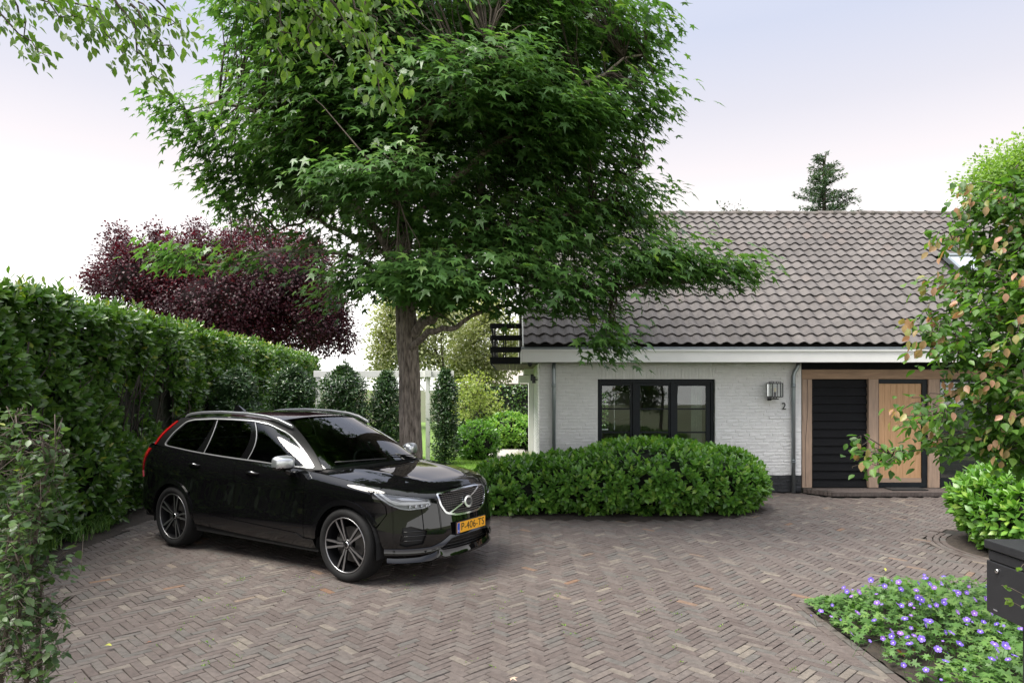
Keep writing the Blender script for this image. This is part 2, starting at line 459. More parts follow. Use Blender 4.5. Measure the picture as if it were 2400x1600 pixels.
def lay_pieces(name, stuff_name, spots, variants, mat, parent, n_single, n_var=14):
    """spots: list of (matrix4x4 np, rnd); the first n_single become objects of their own, the rest one joined part"""
    singles, rest = spots[:n_single], spots[n_single:]
    mesh_cache = {}
    for i, (mw, rv) in enumerate(singles):
        key = (i % len(variants), int(rv * n_var))
        if key not in mesh_cache:
            V, F = variants[key[0]]
            by = {}
            for f in F: by.setdefault(len(f), []).append(f)
            mesh_cache[key] = mesh_np(name, V, [np.array(x) for x in by.values()], np.full(len(V), (key[1] + 0.5) / n_var), mat)
        o = bpy.data.objects.new(name, mesh_cache[key])
        COL.objects.link(o)
        o.parent = parent
        o.matrix_local = Matrix(mw.tolist())
    if rest:
        Vs, rn, Fs, n = [], [], {}, 0
        for i, (mw, rv) in enumerate(rest):
            V, F = variants[i % len(variants)]
            Vs.append(V @ mw[:3, :3].T + mw[:3, 3]); rn.append(np.full(len(V), rv))
            for f in F: Fs.setdefault(len(f), []).append([k + n for k in f])
            n += len(V)
        me = mesh_np(stuff_name, np.concatenate(Vs), [np.array(x) for x in Fs.values()], np.concatenate(rn), mat)
        o = add_obj(stuff_name, me, parent)
        o['kind'] = 'stuff'

def rotz4(a, loc, tilt=(0, 0), s=(1, 1, 1)):
    m = (Matrix.Translation(loc) @ Matrix.Rotation(a, 4, 'Z') @ Matrix.Rotation(tilt[0], 4, 'X') @ Matrix.Rotation(tilt[1], 4, 'Y') @ Matrix.Diagonal((*s, 1)))
    return np.array(m)

# ---- herringbone pavers
BL, BW, JT = 0.2010, 0.0670, 0.0062
pav_var = [brick_mesh(BL - JT, BW - JT, 0.05, 0.0035, 0, 0.0012, s) for s in range(10)]
def on_drive(x, y):
    if y < 1.3 or y > 12.93 or x < hedge_x(y) + 0.05: return False
    if x > BED_X - 0.155 and y < BED_Y + 0.155: return False
    if in_ell(x, y, BUSH_C, BUSH_R, 0.10) or in_ell(x, y, RB_C, RB_R, 0.26): return False
    if x > 5.42 and y > max(12.33, 12.95 - (x - 5.42) * 1.45 - 0.04): return False
    if x < -0.6 and y > 12.4 + 0.5: return False
    return abs(x) < 0.80 * y + 1.7 and x < 12.9
spots = []
c45, s45 = math.cos(R(45)), math.sin(R(45))
N = 3                                                   # length is three widths
for i in range(-150, 220):
    for j in range(-60, 90):
        # herringbone lattice: unit cell vectors (W,W) and (L+... ) on the square grid of W
        for k in (0, 1):
            gx = i * 1 + j * N; gy = i * 1 - j * N
            if k == 0: cx, cy, a = gx + N / 2, gy + 0.5, 0.0
            else: cx, cy, a = gx + N + 0.5 - N + 0.0, gy + 1 + N / 2, math.pi / 2
            X, Y = cx * BW, cy * BW
            wx, wy = c45 * X - s45 * Y, s45 * X + c45 * Y + 5.0
            if not on_drive(wx, wy): continue
            spots.append((wx, wy, a + R(45)))
und = lambda x, y: 0.006 * math.sin(x * 1.7 + y * 0.6) + 0.004 * math.sin(y * 2.3 - x)
items = []
for wx, wy, a in spots:
    items.append((rotz4(a + rng.normal(0, 0.010), (wx + rng.normal(0, .0012), wy + rng.normal(0, .0012), und(wx, wy) - 0.004 + rng.normal(0, 0.0009)),
                        (rng.normal(0, 0.008), rng.normal(0, 0.004))), float(rng.random()), wy + abs(wx) * 0.2 + (30 if abs(wx) > 0.75 * wy or wy < 4.5 else 0)))
items.sort(key=lambda t: t[2])
lay_pieces('brick', 'herringbone_bricks', [(m, r) for m, r, _ in items], pav_var, M['paver'], drive, 290)
# ---- border courses along the beds (bricks laid end to end)
edge_items = []
def course(x0, y0, x1, y1, z=0.004):
    L = math.hypot(x1 - x0, y1 - y0); n = int(L / BL); a = math.atan2(y1 - y0, x1 - x0)
    for i in range(n):
        t = (i + 0.5) / n
        edge_items.append((rotz4(a + rng.normal(0, .012), (x0 + (x1 - x0) * t, y0 + (y1 - y0) * t, z + rng.normal(0, .002)), (rng.normal(0, .02), 0)), float(rng.random())))
course(BED_X - 0.115, 1.4, BED_X - 0.115, BED_Y + 0.12); course(BED_X - 0.044, 1.4, BED_X - 0.044, BED_Y + 0.05)
course(BED_X - 0.15, BED_Y + 0.115, 7.0, BED_Y + 0.115); course(BED_X - 0.08, BED_Y + 0.045, 7.0, BED_Y + 0.045)
for k, g in enumerate((0.06, 0.135, 0.21)):
    n = int(2 * math.pi * 1.4 / BL)
    for i in range(n):
        a = 2 * math.pi * i / n
        x, y = RB_C[0] + (RB_R[0] + g) * math.cos(a), RB_C[1] + (RB_R[1] + g) * math.sin(a)
        if x < 9 and math.sin(a) < 0.8:
            edge_items.append((rotz4(a + math.pi / 2, (x, y, 0.002)), float(rng.random())))
lay_pieces('edging_brick', 'edging_brick_course', edge_items, pav_var, M['paver'], drive, 60)

# ---- beds, lawn, path
def mound(name, pts_fn, z0, z1, mat, nx=40, ny=40, label=None, bounds=None, seed=0):
    x0, x1, y0, y1 = bounds
    xs, ys = np.linspace(x0, x1, nx), np.linspace(y0, y1, ny)
    r = np.random.default_rng(seed)
    V, keep = [], np.zeros((nx, ny), bool)
    for i, x in enumerate(xs):
        for j, y in enumerate(ys):
            ins = pts_fn(x, y); keep[i, j] = ins
            V.append((x, y, z0 + (z1 - z0) * r.random()))
    F = [(i * ny + j, (i + 1) * ny + j, (i + 1) * ny + j + 1, i * ny + j + 1) for i in range(nx - 1) for j in range(ny - 1)
         if keep[i, j] and keep[i + 1, j] and keep[i, j + 1] and keep[i + 1, j + 1]]
    me = mesh_np(name, V, [np.array(F)], None, mat, True)
    return tag(add_obj(name, me), label, None, None, 'structure')
mound('flower_bed_soil', lambda x, y: True, -0.018, 0.012, M['soil'], 60, 60, 'bare brown soil of the flower bed beside the driveway', (BED_X, 7.5, 1.3, BED_Y), 1)
def bed(name, fn, na, nb, z0, z1, label, seed):
    r = np.random.default_rng(seed)
    V = [(*fn(a, t), z0 + (z1 - z0) * r.random() * min(1, t * 8)) for a in np.linspace(0, 1, na) for t in np.linspace(0, 1, nb)]
    F_ = [(i * nb + k, (i + 1) * nb + k, (i + 1) * nb + k + 1, i * nb + k + 1) for i in range(na - 1) for k in range(nb - 1)]
    tag(add_obj(name, mesh_np(name, V, [np.array(F_)], None, M['soil'], True)), label, None, None, 'structure')
bed('hedge_bed_soil', lambda a, t: (hedge_x(1.5 + 25.5 * a) + .03 - 3.4 * t, 1.5 + 25.5 * a), 140, 50, -.012, .03, 'dark soil strip along the foot of the tall hedge', 2)
ell_fn = lambda c, r_, g: (lambda a, t: (c[0] + (r_[0] + g) * (1 - t) * math.cos(6.2832 * a), c[1] + (r_[1] + g) * (1 - t) * math.sin(6.2832 * a)))
bed('bush_bed_soil', ell_fn(BUSH_C, BUSH_R, .09), 90, 16, -.010, .012, 'soil under the wide bush in front of the house', 3)
bed('round_bed_soil', ell_fn(RB_C, RB_R, .025), 70, 16, -.010, .02, 'soil under the round bush near the mailbox', 4)
lawn = sheet('lawn', [(-9, 13.4), (0.1, 13.4), (0.1, 15.0), (-0.45, 17.6), (-1.2, 19.6), (-2, 40), (-14, 40), (-14, 13.4)], -0.01, M['lawn'])
tag(lawn, 'bright green mown lawn behind the driveway', None, None, 'structure')
path = sheet('garden_path', [(0.1, 13.4), (0.52, 13.4), (0.52, 24), (-2.0, 26), (-2.0, 21.6), (-1.2, 19.6), (-0.45, 17.6), (0.1, 15.0)], -0.012, M['joint'])
tag(path, 'pale paved garden path beside the gable wall', None, None, 'structure')
slab_v = [brick_mesh(0.395, 0.195, 0.04, 0.004, 0, 0.001, s) for s in range(4)]
its = []
for iy in range(70):
    for ix in range(9):
        x = -2.0 + ix * 0.4 + (iy % 2) * 0.2; y = 13.5 + iy * 0.2
        left = np.interp(y, [13.4, 15, 17.6, 19.6, 21.6, 26], [0.1, 0.1, -0.45, -1.2, -2, -2])
        if x - 0.2 > left and x + 0.2 < 0.51:
            its.append((rotz4(rng.normal(0, .004), (x, y, 0.012 + rng.normal(0, .001))), float(rng.random())))
lay_pieces('paving_slab', 'paving_slabs', its, slab_v, M['slab'], path, 120)

# ================================================================ the house
HX0, HX1, HY, HYB = 0.521, 13.4, 12.95, 21.9
WZ = 2.47                                               # wall top under the soffit
house = empty('white_brick_house', (0, 0, 0))
tag(house, 'white painted brick house with brown tiled roof and oak entrance', 'house')

def wall_with_holes(name, x0, x1, z0, z1, holes, y0, y1, mat, parent):
    """slab from y0 (front) to y1 with rectangular openings, as boxes butted on a grid"""
    xs = sorted({x0, x1, *[h[0] for h in holes], *[h[1] for h in holes]})
    zs = sorted({z0, z1, *[h[2] for h in holes], *[h[3] for h in holes]})
    bm = bmesh.new()
    cell = {}
    for i in range(len(xs) - 1):
        for k in range(len(zs) - 1):
            cx, cz = (xs[i] + xs[i + 1]) / 2, (zs[k] + zs[k + 1]) / 2
            cell[i, k] = not any(h[0] < cx < h[1] and h[2] < cz < h[3] for h in holes)
    def q(a, b, c, d): bm.faces.new([bm.verts.new(p) for p in (a, b, c, d)])
    for (i, k), on in cell.items():
        if not on: continue
        a, b, c, d = xs[i], xs[i + 1], zs[k], zs[k + 1]
        q((a, y0, c), (b, y0, c), (b, y0, d), (a, y0, d)); q((b, y1, c), (a, y1, c), (a, y1, d), (b, y1, d))
        if not cell.get((i - 1, k)): q((a, y1, c), (a, y0, c), (a, y0, d), (a, y1, d))
        if not cell.get((i + 1, k)): q((b, y0, c), (b, y1, c), (b, y1, d), (b, y0, d))
        if not cell.get((i, k - 1)): q((a, y0, c), (a, y1, c), (b, y1, c), (b, y0, c))
        if not cell.get((i, k + 1)): q((a, y0, d), (b, y0, d), (b, y1, d), (a, y1, d))
    bmesh.ops.remove_doubles(bm, verts=bm.verts, dist=1e-5)
    me = bpy.data.meshes.new(name); bm.to_mesh(me); bm.free()
    me.materials.append(mat)
    return add_obj(name, me, parent)

WIN = (1.627, 3.856, 0.74, 2.144)
ENT0 = 5.49                                              # entrance recess starts
front_wall = wall_with_holes('front_wall', HX0, ENT0, 0.0, WZ, [WIN], HY + 0.006, HY + 0.30, M['white_brick'], house)
BRL, BRH = 0.215, 0.0625
def wall_brick(L, H, seed):
    r = np.random.default_rng(seed)
    a, b, ch, dp = L / 2, H / 2, 0.006, 0.0055
    fr = np.array([(-a + ch, -dp, -b + ch), (0, -dp, -b + ch), (a - ch, -dp, -b + ch), (a - ch, -dp, b - ch), (0, -dp, b - ch), (-a + ch, -dp, b - ch)])
    bk = np.array([(-a, 0.004, -b), (0, 0.004, -b), (a, 0.004, -b), (a, 0.004, b), (0, 0.004, b), (-a, 0.004, b)])
    fr += r.normal(0, 0.0022, fr.shape); bk[:, (0, 2)] += r.normal(0, 0.0015, (6, 2))
    V = np.concatenate([fr, bk])
    F = [(0, 1, 4, 5), (1, 2, 3, 4)] + [(6 + i, 6 + (i + 1) % 6, (i + 1) % 6, i) for i in range(6)]
    return V, F
wv = [wall_brick(BRL - 0.010, BRH - 0.010, s) for s in range(16)]
def T4(loc, rx=0, ry=0, rz=0, s=(1, 1, 1)):
    return np.array(Matrix.Translation(loc) @ Matrix.Rotation(rz, 4, 'Z') @ Matrix.Rotation(ry, 4, 'Y') @ Matrix.Rotation(rx, 4, 'X') @ Matrix.Diagonal((*s, 1)))
its_w, its_b = [], []
rows = int(WZ / BRH)
for k in range(rows):
    z = (k + 0.5) * BRH
    off = (0, BRL / 2, BRL * 0.25, BRL * 0.75)[k % 4]
    x = HX0 - BRL + off
    while x < ENT0:
        a, b = max(x, HX0), min(x + BRL, ENT0)
        x += BRL
        segs = [(a, b)]
        if WIN[2] - 0.02 < z < WIN[3] + 0.215:
            w0, w1 = WIN[0], WIN[1]
            segs = [(a, min(b, w0)), (max(a, w1), b)]
        for p, q in segs:
            if q - p < 0.04: continue
            it = (T4(((p + q) / 2, HY + 0.006 + rng.normal(0, .0018), z), rng.normal(0, .01), 0, rng.normal(0, .006), ((q - p) / BRL, 1, 1)), float(rng.random()))
            (its_b if z < 0.33 else its_w).append(it)
for i in range(int((WIN[1] - WIN[0]) / 0.0655)):         # upright course over the window
    x = WIN[0] + (i + 0.5) * (WIN[1] - WIN[0]) / int((WIN[1] - WIN[0]) / 0.0655)
    its_w.append((T4((x, HY + 0.005 + rng.normal(0, .002), WIN[3] + 0.108), 0, R(90), 0), float(rng.random())))
its_w.sort(key=lambda t: abs(t[0][0, 3] - 4.4))
lay_pieces('brick', 'painted_bricks', its_w, wv, M['white_brick'], front_wall, 290)
plinth = empty('plinth', parent=house)
MB().box(HX0 - 0.004, ENT0 + 0.001, HY + 0.003, HY + 0.10, 0.0, 0.325).build('plinth_backing', M['black_brick'], plinth)
lay_pieces('brick', 'plinth_bricks', [(m, r) for m, r in its_b], wv, M['black_brick'], plinth, 130)
# gable wall (faces left), its first metres with bricks in relief
gable = empty('gable_wall', parent=house)
gw = MB()
gw.add([(HX0, HY + 0.302, 0), (HX0, HYB, 0), (HX0, HYB, 2.75), (HX0, 17.1, 6.1), (HX0, HY + 0.302, 2.75),
        (HX0 + .3, HY + 0.302, 0), (HX0 + .3, HYB, 0), (HX0 + .3, HYB, 2.75), (HX0 + .3, 17.1, 6.1), (HX0 + .3, HY + 0.302, 2.75)],
       [(4, 3, 2, 1, 0), (5, 6, 7, 8, 9), (0, 1, 6, 5), (1, 2, 7, 6), (2, 3, 8, 7), (3, 4, 9, 8), (4, 0, 5, 9)])
gw.build('gable_wall_face', M['white_brick'], gable)
its_g = []
for k in range(rows + 2):
    z = (k + 0.5) * BRH
    y = HY + 0.02 + (BRL / 2 if k % 2 else 0)
    while y < 16.5:
        its_g.append((T4((HX0 - 0.001 + rng.normal(0, .0015), y + BRL / 2, z), 0, 0, R(-90)), float(rng.random())))
        y += BRL
lay_pieces('brick', 'gable_bricks', its_g, wv, M['white_brick'], gable, 0)
wall_with_holes('back_wall', HX0 + 0.3, HX1, 0, WZ, [(2.05, 3.25, 0.66, 1.82), (4.5, 6.0, 0.66, 1.82)], HYB - 0.3, HYB, M['white_brick'], house)

# ---- roof
EY, EZ = 12.405, 2.752                                    # eave line
RY, RZ = 17.0, 6.30                                      # ridge line
SL = math.hypot(RY - EY, RZ - EZ); PITCH = math.atan2(RZ - EZ, RY - EY)
RX0 = 0.215
roof = empty('roof', parent=house)
d = MB()
d.add([(RX0 + .02, EY + .05, EZ - .06), (HX1, EY + .05, EZ - .06), (HX1, RY, RZ - .05), (RX0 + .02, RY, RZ - .05), (RX0 + .02, 2 * RY - EY, EZ - .06), (HX1, 2 * RY - EY, EZ - .06)],
      [(0, 1, 2, 3), (3, 2, 5, 4)])
d.build('roof_deck', surf_mat('roof_underlay', (0.03, 0.028, 0.027), rough=0.9), roof)
TW, ROWS = 0.2345, 20
TG = SL / ROWS
def tile_mesh(seed):
    r = np.random.default_rng(seed)
    nx = 12
    t = np.linspace(0, 1.08, nx)
    # pan then roll: broad hollow, round roll on the right
    prof = 0.006 + 0.037 * np.clip(np.sin((t - 0.30) / 0.70 * math.pi), 0, 1) ** 1.1 * (t > 0.30) * (t <= 1.0) - 0.010 * np.sin(np.clip(t / 0.34, 0, 1) * math.pi)
    prof[t > 1.0] = -0.002
    xs = t * TW
    V = []
    for y, lift in ((0.0, 0.034), (TG * 0.5, 0.017), (TG + 0.05, 0.0)):
        for x, p in zip(xs, prof): V.append((x, y, p + lift + r.normal(0, .0006)))
    for x, p in zip(xs, prof): V.append((x, 0.002, p + 0.034 - 0.014))
    for x, p in zip(xs, prof): V.append((x, 0.09, p + 0.014 - 0.012))
    V = np.array(V)
    F = []
    for i in range(nx - 1):
        F += [(i, i + 1, nx + i + 1, nx + i), (nx + i, nx + i + 1, 2 * nx + i + 1, 2 * nx + i), (3 * nx + i, 3 * nx + i + 1, i + 1, i), (4 * nx + i, 4 * nx + i + 1, 3 * nx + i + 1, 3 * nx + i)]
    return V, F
tv = [tile_mesh(s) for s in range(8)]
SKY = (9.55, 10.15, 9.3, 11.75)                          # skylight: x0,x1, row0,row1
its = []
ncol = int((HX1 - RX0) / TW)
patch = np.random.default_rng(3).random((ROWS + 2, ncol + 2))
for r_ in range(ROWS):
    for c_ in range(ncol):
        x = RX0 + c_ * TW
        if SKY[0] - TW < x < SKY[1] and SKY[2] - 0.6 < r_ < SKY[3]: continue
        s = r_ * TG
        y, z = EY + s * math.cos(PITCH), EZ + s * math.sin(PITCH)
        mw = np.array(Matrix.Translation((x + rng.normal(0, .003), y, z + rng.normal(0, .002))) @ Matrix.Rotation(PITCH + rng.normal(0, .006), 4, 'X') @ Matrix.Rotation(rng.normal(0, .008), 4, 'Y'))
        rv = float(np.clip(0.6 * patch[r_, c_] + 0.25 * patch[r_ // 3, c_ // 4] + 0.1 * (r_ / ROWS), 0, 0.999))
        its.append((mw, rv))
lay_pieces('roof_tile', 'roof_tiles', its, tv, M['tile'], roof, 300)
for o in roof.children:
    if 'tile' in o.name:
        if not o.data.polygons[0].use_smooth:
            o.data.polygons.foreach_set('use_smooth', np.ones(len(o.data.polygons), bool)); o.data.set_sharp_from_angle(angle=R(35))
rt = MB()
prof = [(math.cos(a) * 0.105, math.sin(a) * 0.075) for a in np.linspace(math.radians(-8), math.radians(188), 9)]
def ridge_tile():
    V, F = [], []
    for x, g in ((0, 1.12), (0.05, 1.12), (0.055, 1.0), (0.36, 1.0)):
        for (py, pz) in prof: V.append((x, py * g, pz * g))
    n = len(prof)
    for i in range(3):
        for k in range(n - 1): F.append((i * n + k, (i + 1) * n + k, (i + 1) * n + k + 1, i * n + k + 1))
    return np.array(V), F
rme = mesh_np('ridge_tile', *(lambda v, f: (v, [np.array(f)]))(*ridge_tile()), None, M['ridge'], True)
x = RX0
while x < HX1 - .3:
    add_obj('ridge_tile', rme, roof, (x, RY, RZ + rng.normal(0, .005)))
    x += 0.335
# verge board at the gable, mortar under the ridge
mb = MB(); mb.bar((RX0 - .012, EY + .05, EZ - .07), (RX0 - .012, RY, RZ - .07), 0.022, 0.16); mb.bar((RX0 - .012, 2 * RY - EY, EZ - .07), (RX0 - .012, RY, RZ - .07), 0.022, 0.16)
mb.build('verge_board', M['white_paint'], roof)
mb = MB(); mb.box(RX0, HX1, RY - .09, RY + .09, RZ - .09, RZ + .02); mb.build('ridge_mortar', M['ridge'], roof)
# back slope sheet
mb = MB(); mb.add([(RX0, RY, RZ), (HX1, RY, RZ), (HX1, 2 * RY - EY, EZ), (RX0, 2 * RY - EY, EZ)], [(0, 1, 2, 3)]); mb.build('back_slope', M['ridge'], roof)
# skylight
def on_roof(x, s, h=0.0):
    return np.array([x, EY + s * math.cos(PITCH) - h * math.sin(PITCH), EZ + s * math.sin(PITCH) + h * math.cos(PITCH)])
sk = empty('skylight', parent=roof)
s0, s1 = SKY[2] * TG, SKY[3] * TG
mb = MB()
for (xa, sa), (xb, sb) in (((SKY[0], s0), (SKY[0], s1)), ((SKY[1], s0), (SKY[1], s1)), ((SKY[0], s0), (SKY[1], s0)), ((SKY[0], s1), (SKY[1], s1))):
    mb.bar(on_roof(xa, sa, 0.06), on_roof(xb, sb, 0.06), 0.07, 0.10, (0, -math.sin(PITCH), math.cos(PITCH)))
mb.build('skylight_frame', M['zinc'], sk)
mb = MB(); mb.add([on_roof(SKY[0], s0, .085), on_roof(SKY[1], s0, .085), on_roof(SKY[1], s1, .085), on_roof(SKY[0], s1, .085)], [(0, 1, 2, 3)])
mb.build('skylight_pane', plain('skylight_glass', (0.6, 0.63, 0.65), 0.03, 0.9, 1.0), sk)
mb = MB(); p = on_roof(10.42, 16.2 * TG, 0.05); mb.tube([p, p + np.array([0, -.09, .02])], [0.085, 0.05], 10); mb.build('roof_vent', M['ridge'], roof)

# ---- eaves: soffit, fascia, gutter
ev = empty('eaves', parent=house)
FX0 = 0.185
MB().box(FX0 + 0.004, HX1, 12.428, HY + 0.4, 2.452, 2.47).build('soffit', surf_mat('soffit_grey', (0.10, 0.10, 0.10), rough=0.6), ev)
MB().box(FX0, HX1, 12.40, 12.425, 2.442, 2.664).build('fascia', M['white_paint'], ev, bevel=0.003)
MB().box(FX0 - 0.012, HX1, 12.372, 12.398, 2.640, 2.674).build('fascia_cap', M['white_paint'], ev, bevel=0.003)
MB().box(FX0 - 0.022, FX0 - 0.0025, 12.402, HY + 0.25, 2.442, 2.664).build('fascia_return', M['white_paint'], ev, bevel=0.003)
mb = MB()
prof = [(12.375, 2.702), (12.372, 2.678), (12.40, 2.676), (12.48, 2.676), (12.48, 2.72)]
mb.add([(x, y, z) for x in (FX0 - .02, HX1) for y, z in prof], [(i, i + 1, 6 + i, 5 + i) for i in range(4)])
mb.tube([(FX0 - .02, 12.370, 2.703), (HX1, 12.370, 2.703)], 0.011, 8)
mb.build('gutter', M['zinc'], ev)
for x in (7.24,):
    mb = MB(); mb.lathe([(0.0, 0), (0.045, 0.0), (0.045, 0.02), (0, 0.02)], (x, 12.60, 2.43), 'z', 16)
    mb.build('soffit_spotlight', plain('spot_trim', (0.75, 0.7, 0.5), 0.3, 0.4), ev)
mb = MB(); mb.lathe([(0.045, 0), (0.045, -.03)], (0.33, 12.62, 2.44), 'z', 16); mb.lathe([(0.04, -.03), (0.036, -.05), (0.022, -.07), (0, -.078)], (0.33, 12.62, 2.44), 'z', 16)
mb.build('dome_camera', M['black_metal'], ev, True)

# ---- window with three casements
def pane(name, x0, x1, z0, z1, y, parent, mat=None):
    mb = MB(); mb.box(x0, x1, y, y + 0.006, z0, z1)
    return mb.build(name, mat or M['glass'], parent)
win = empty('window', parent=house)
WY = HY + 0.075
mb = MB()
mb.box(WIN[0] + .002, WIN[0] + .062, WY, WY + .09, WIN[2], WIN[3] - .002); mb.box(WIN[1] - .062, WIN[1] - .002, WY, WY + .09, WIN[2], WIN[3] - .002)
mb.box(WIN[0] + .062, WIN[1] - .062, WY, WY + .09, WIN[3] - .072, WIN[3] - .002); mb.box(WIN[0] + .062, WIN[1] - .062, WY, WY + .09, WIN[2], WIN[2] + .07)
XP = [(1.722, 2.258), (2.449, 2.992), (3.162, 3.711)]
M1, M2 = (2.258 + 2.449) / 2, (2.992 + 3.162) / 2
mb.box(M1 - .05, M1 + .05, WY, WY + .09, WIN[2] + .07, WIN[3] - .072); mb.box(M2 - .05, M2 + .05, WY, WY + .09, WIN[2] + .07, WIN[3] - .072)
mb.build('window_frame', M['frame'], win, bevel=0.004)
XS = [(WIN[0] + .064, M1 - .052), (M1 + .052, M2 - .052), (M2 + .052, WIN[1] - .064)]
Z0, Z1 = WIN[2] + .072, WIN[3] - .074
for i in range(3):
    (a, b), (pa, pb) = XS[i], XP[i]
    cs = MB(); y0, y1 = WY + .022, WY + .078
    pz0, pz1 = Z0 + .075, Z1 - .055
    cs.box(a, pa, y0, y1, Z0, Z1); cs.box(pb, b, y0, y1, Z0, Z1); cs.box(pa, pb, y0, y1, Z0, pz0); cs.box(pa, pb, y0, y1, pz1, Z1)
    c = cs.build('casement', M['frame'], win, bevel=0.003)
    zz = [pz0, 1.503, 1.060 + 0.0, pz1]
    zz = [pz0, CAMZ - (700 + 970 / 3.0947 - HOR) / FPX * HY, CAMZ - (700 + 799 / 3.0947 - HOR) / FPX * HY, pz1]
    for k in (1, 2):
        MB().box(pa + .001, pb - .001, y0 + .006, y1 - .006, zz[k] - .014, zz[k] + .014).build('glazing_bar', M['frame'], c)
    for k in range(3):
        pane('pane', pa + .001, pb - .001, zz[k] + (.0145 if k else 0), zz[k + 1] - (.0145 if k < 2 else 0), (y0 + y1) / 2, c)
MB().box(WIN[0] - .02, WIN[1] + .02, HY - .05, WY - .002, WIN[2] - .05, WIN[2] - .002).build('window_sill', M['black_brick'], win, bevel=.004)
# room behind it
room = empty('room', parent=house)
MB().box(0.83, 5.4, 13.27, HYB - .32, 0.02, 0.05).build('room_floor', surf_mat('room_floor', (0.2, 0.15, 0.1), rough=0.4), room)
MB().box(0.83, 5.4, 13.27, HYB - .32, 2.40, 2.43).build('room_ceiling', M['inside'], room)
MB().box(5.38, 5.42, 13.27, HYB - .32, 0.05, 2.40).build('room_wall', M['inside'], room)
wall_with_holes('room_back_wall', 0.83, 5.38, 0.05, 2.40, [(2.15, 3.35, 0.66, 1.86)], 17.5, 17.6, M['inside'], room)
mb = MB(); mb.box(2.47, 2.61, 17.45, 17.499, 0.05, 2.3); mb.box(2.15, 3.35, 17.46, 17.497, 1.16, 1.19); mb.box(2.15, 3.35, 17.44, 17.498, .60, .66); mb.build('room_window_frame', plain('beige_frame', (0.45, 0.41, 0.35), 0.5), room)
# curtain
n = 40
xs = np.linspace(3.50, 3.71, n)
V = [(x, 13.34 + 0.03 * math.sin(i * 0.95), z) for z in (0.3, 2.15) for i, x in enumerate(xs)]
me = mesh_np('curtain', V, [np.array([(i, i + 1, n + i + 1, n + i) for i in range(n - 1)])], None, M['curtain'], True)
add_obj('curtain', me, room)
mb = MB(); mb.box(2.6, 3.6, 15.0, 16.0, .70, .74)
for x in (2.7, 3.5):
    for y in (15.1, 15.9): mb.box(x - .03, x + .03, y - .03, y + .03, .05, .70)
mb.build('table', M['inside'], room)

# ---- entrance: oak frame, black boards, oak door, window with blind
ent = empty('entrance', parent=house)
EYF = HY - 0.005
def px2x(u, Y=HY): return (u - 1200) / FPX * Y
def px2z(v, Y=HY): return CAMZ - (v - HOR) / FPX * Y
ZB = 0.085                                              # step top
bz0, bz1 = px2z(888), px2z(865.7)
MB().box(ENT0 + .006, HX1, EYF, EYF + .16, bz0, bz1).build('oak_beam', M['oak_h'], ent, bevel=0.006)
MB().box(ENT0 + .004, HX1, HY + .10, HY + .14, bz1 + .002, 2.449).build('black_header_board', M['black_wood'], ent)
posts = [(1880.5, 1903.2), (2036, 2059), (2176, 2202.5), (2333, 2356)]
for a, b in posts:
    o = MB().box(px2x(a), px2x(b), EYF + .003, EYF + .155, ZB, bz0 - .001).build('oak_post', M['oak'], ent, bevel=0.006)
# a drying crack in the first post
ck = MB(); pts = []
for i in range(14):
    t = i / 13; pts.append((px2x(1892 + 2.2 * math.sin(t * 7) - 4.5 * t), EYF + .0015, bz0 - .01 - t * (bz0 - ZB - .03)))
ck.tube(pts, 0.004, 5); ck.build('post_crack', plain('crack_dark', (0.03, 0.02, 0.015), 0.9), ent)
n = 13
for i in range(n):
    z0 = ZB + .002 + (bz0 - ZB) * i / n; z1 = ZB + (bz0 - ZB) * (i + 1) / n
    mb = MB(); x0, x1 = px2x(1903.2) + .002, px2x(2036) - .002
    mb.add([(x0, HY + .055, z0 - .0), (x1, HY + .055, z0), (x1, HY + .085, z1 - .002), (x0, HY + .085, z1 - .002), (x0, HY + .11, z0), (x1, HY + .11, z0), (x1, HY + .11, z1 - .002), (x0, HY + .11, z1 - .002)],
           [(0, 1, 2, 3), (4, 7, 6, 5), (0, 4, 5, 1), (3, 2, 6, 7), (0, 3, 7, 4), (1, 5, 6, 2)])
    mb.build('weatherboard', M['black_wood'], ent)
door = empty('front_door', parent=ent)
dx0, dx1 = px2x(2059) + .002, px2x(2176) - .002
lx0, lx1 = px2x(2062.5), px2x(2163)
lz0, lz1 = px2z(1130.8), px2z(898.6)
mb = MB(); mb.box(dx0, lx0 - .004, HY + .03, HY + .12, ZB, bz0 - .002); mb.box(lx1 + .004, dx1, HY + .03, HY + .12, ZB, bz0 - .002)
mb.box(lx0 - .003, lx1 + .003, HY + .03, HY + .12, lz1 + .004, bz0 - .002); mb.box(lx0 - .003, lx1 + .003, HY + .03, HY + .12, ZB, lz0 - .004)
mb.build('door_frame', M['frame'], door, bevel=.003)
nd_ = 7
for i in range(nd_):
    a, b = lx0 + (lx1 - lx0) * i / nd_, lx0 + (lx1 - lx0) * (i + 1) / nd_
    MB().box(a + .0012, b - .0012, HY + .055, HY + .095, lz0 + .085, lz1).build('door_plank', M['door_wood'], door, bevel=.003)
MB().box(lx0, lx1, HY + .045, HY + .10, lz0, lz0 + .083).build('kick_board', surf_mat('grey_oak', (0.42, 0.30, 0.21), (0.36, 0.26, 0.19), rough=.7, stretch=(.9, 7, 7), scale=3), door, bevel=.004)
MB().box(lx0, lx1, HY + .098, HY + .104, lz0 + .085, lz1).build('door_core', M['frame'], door)
mb = MB(); mb.lathe([(0, 0), (.022, 0), (.022, .03), (0.012, .04), (0.028, .055), (.02, .075), (0, .08)], (lx1 - .06, 0, 1.05), 'y', 16)
V = mb.V[0]; V[:, 1] = HY + .055 - V[:, 1]
mb.build('door_knob', M['black_metal'], door, True)
ew = empty('side_window', parent=ent)
wx0, wx1 = px2x(2202.5) + .002, px2x(2333) - .002
fz0 = ZB
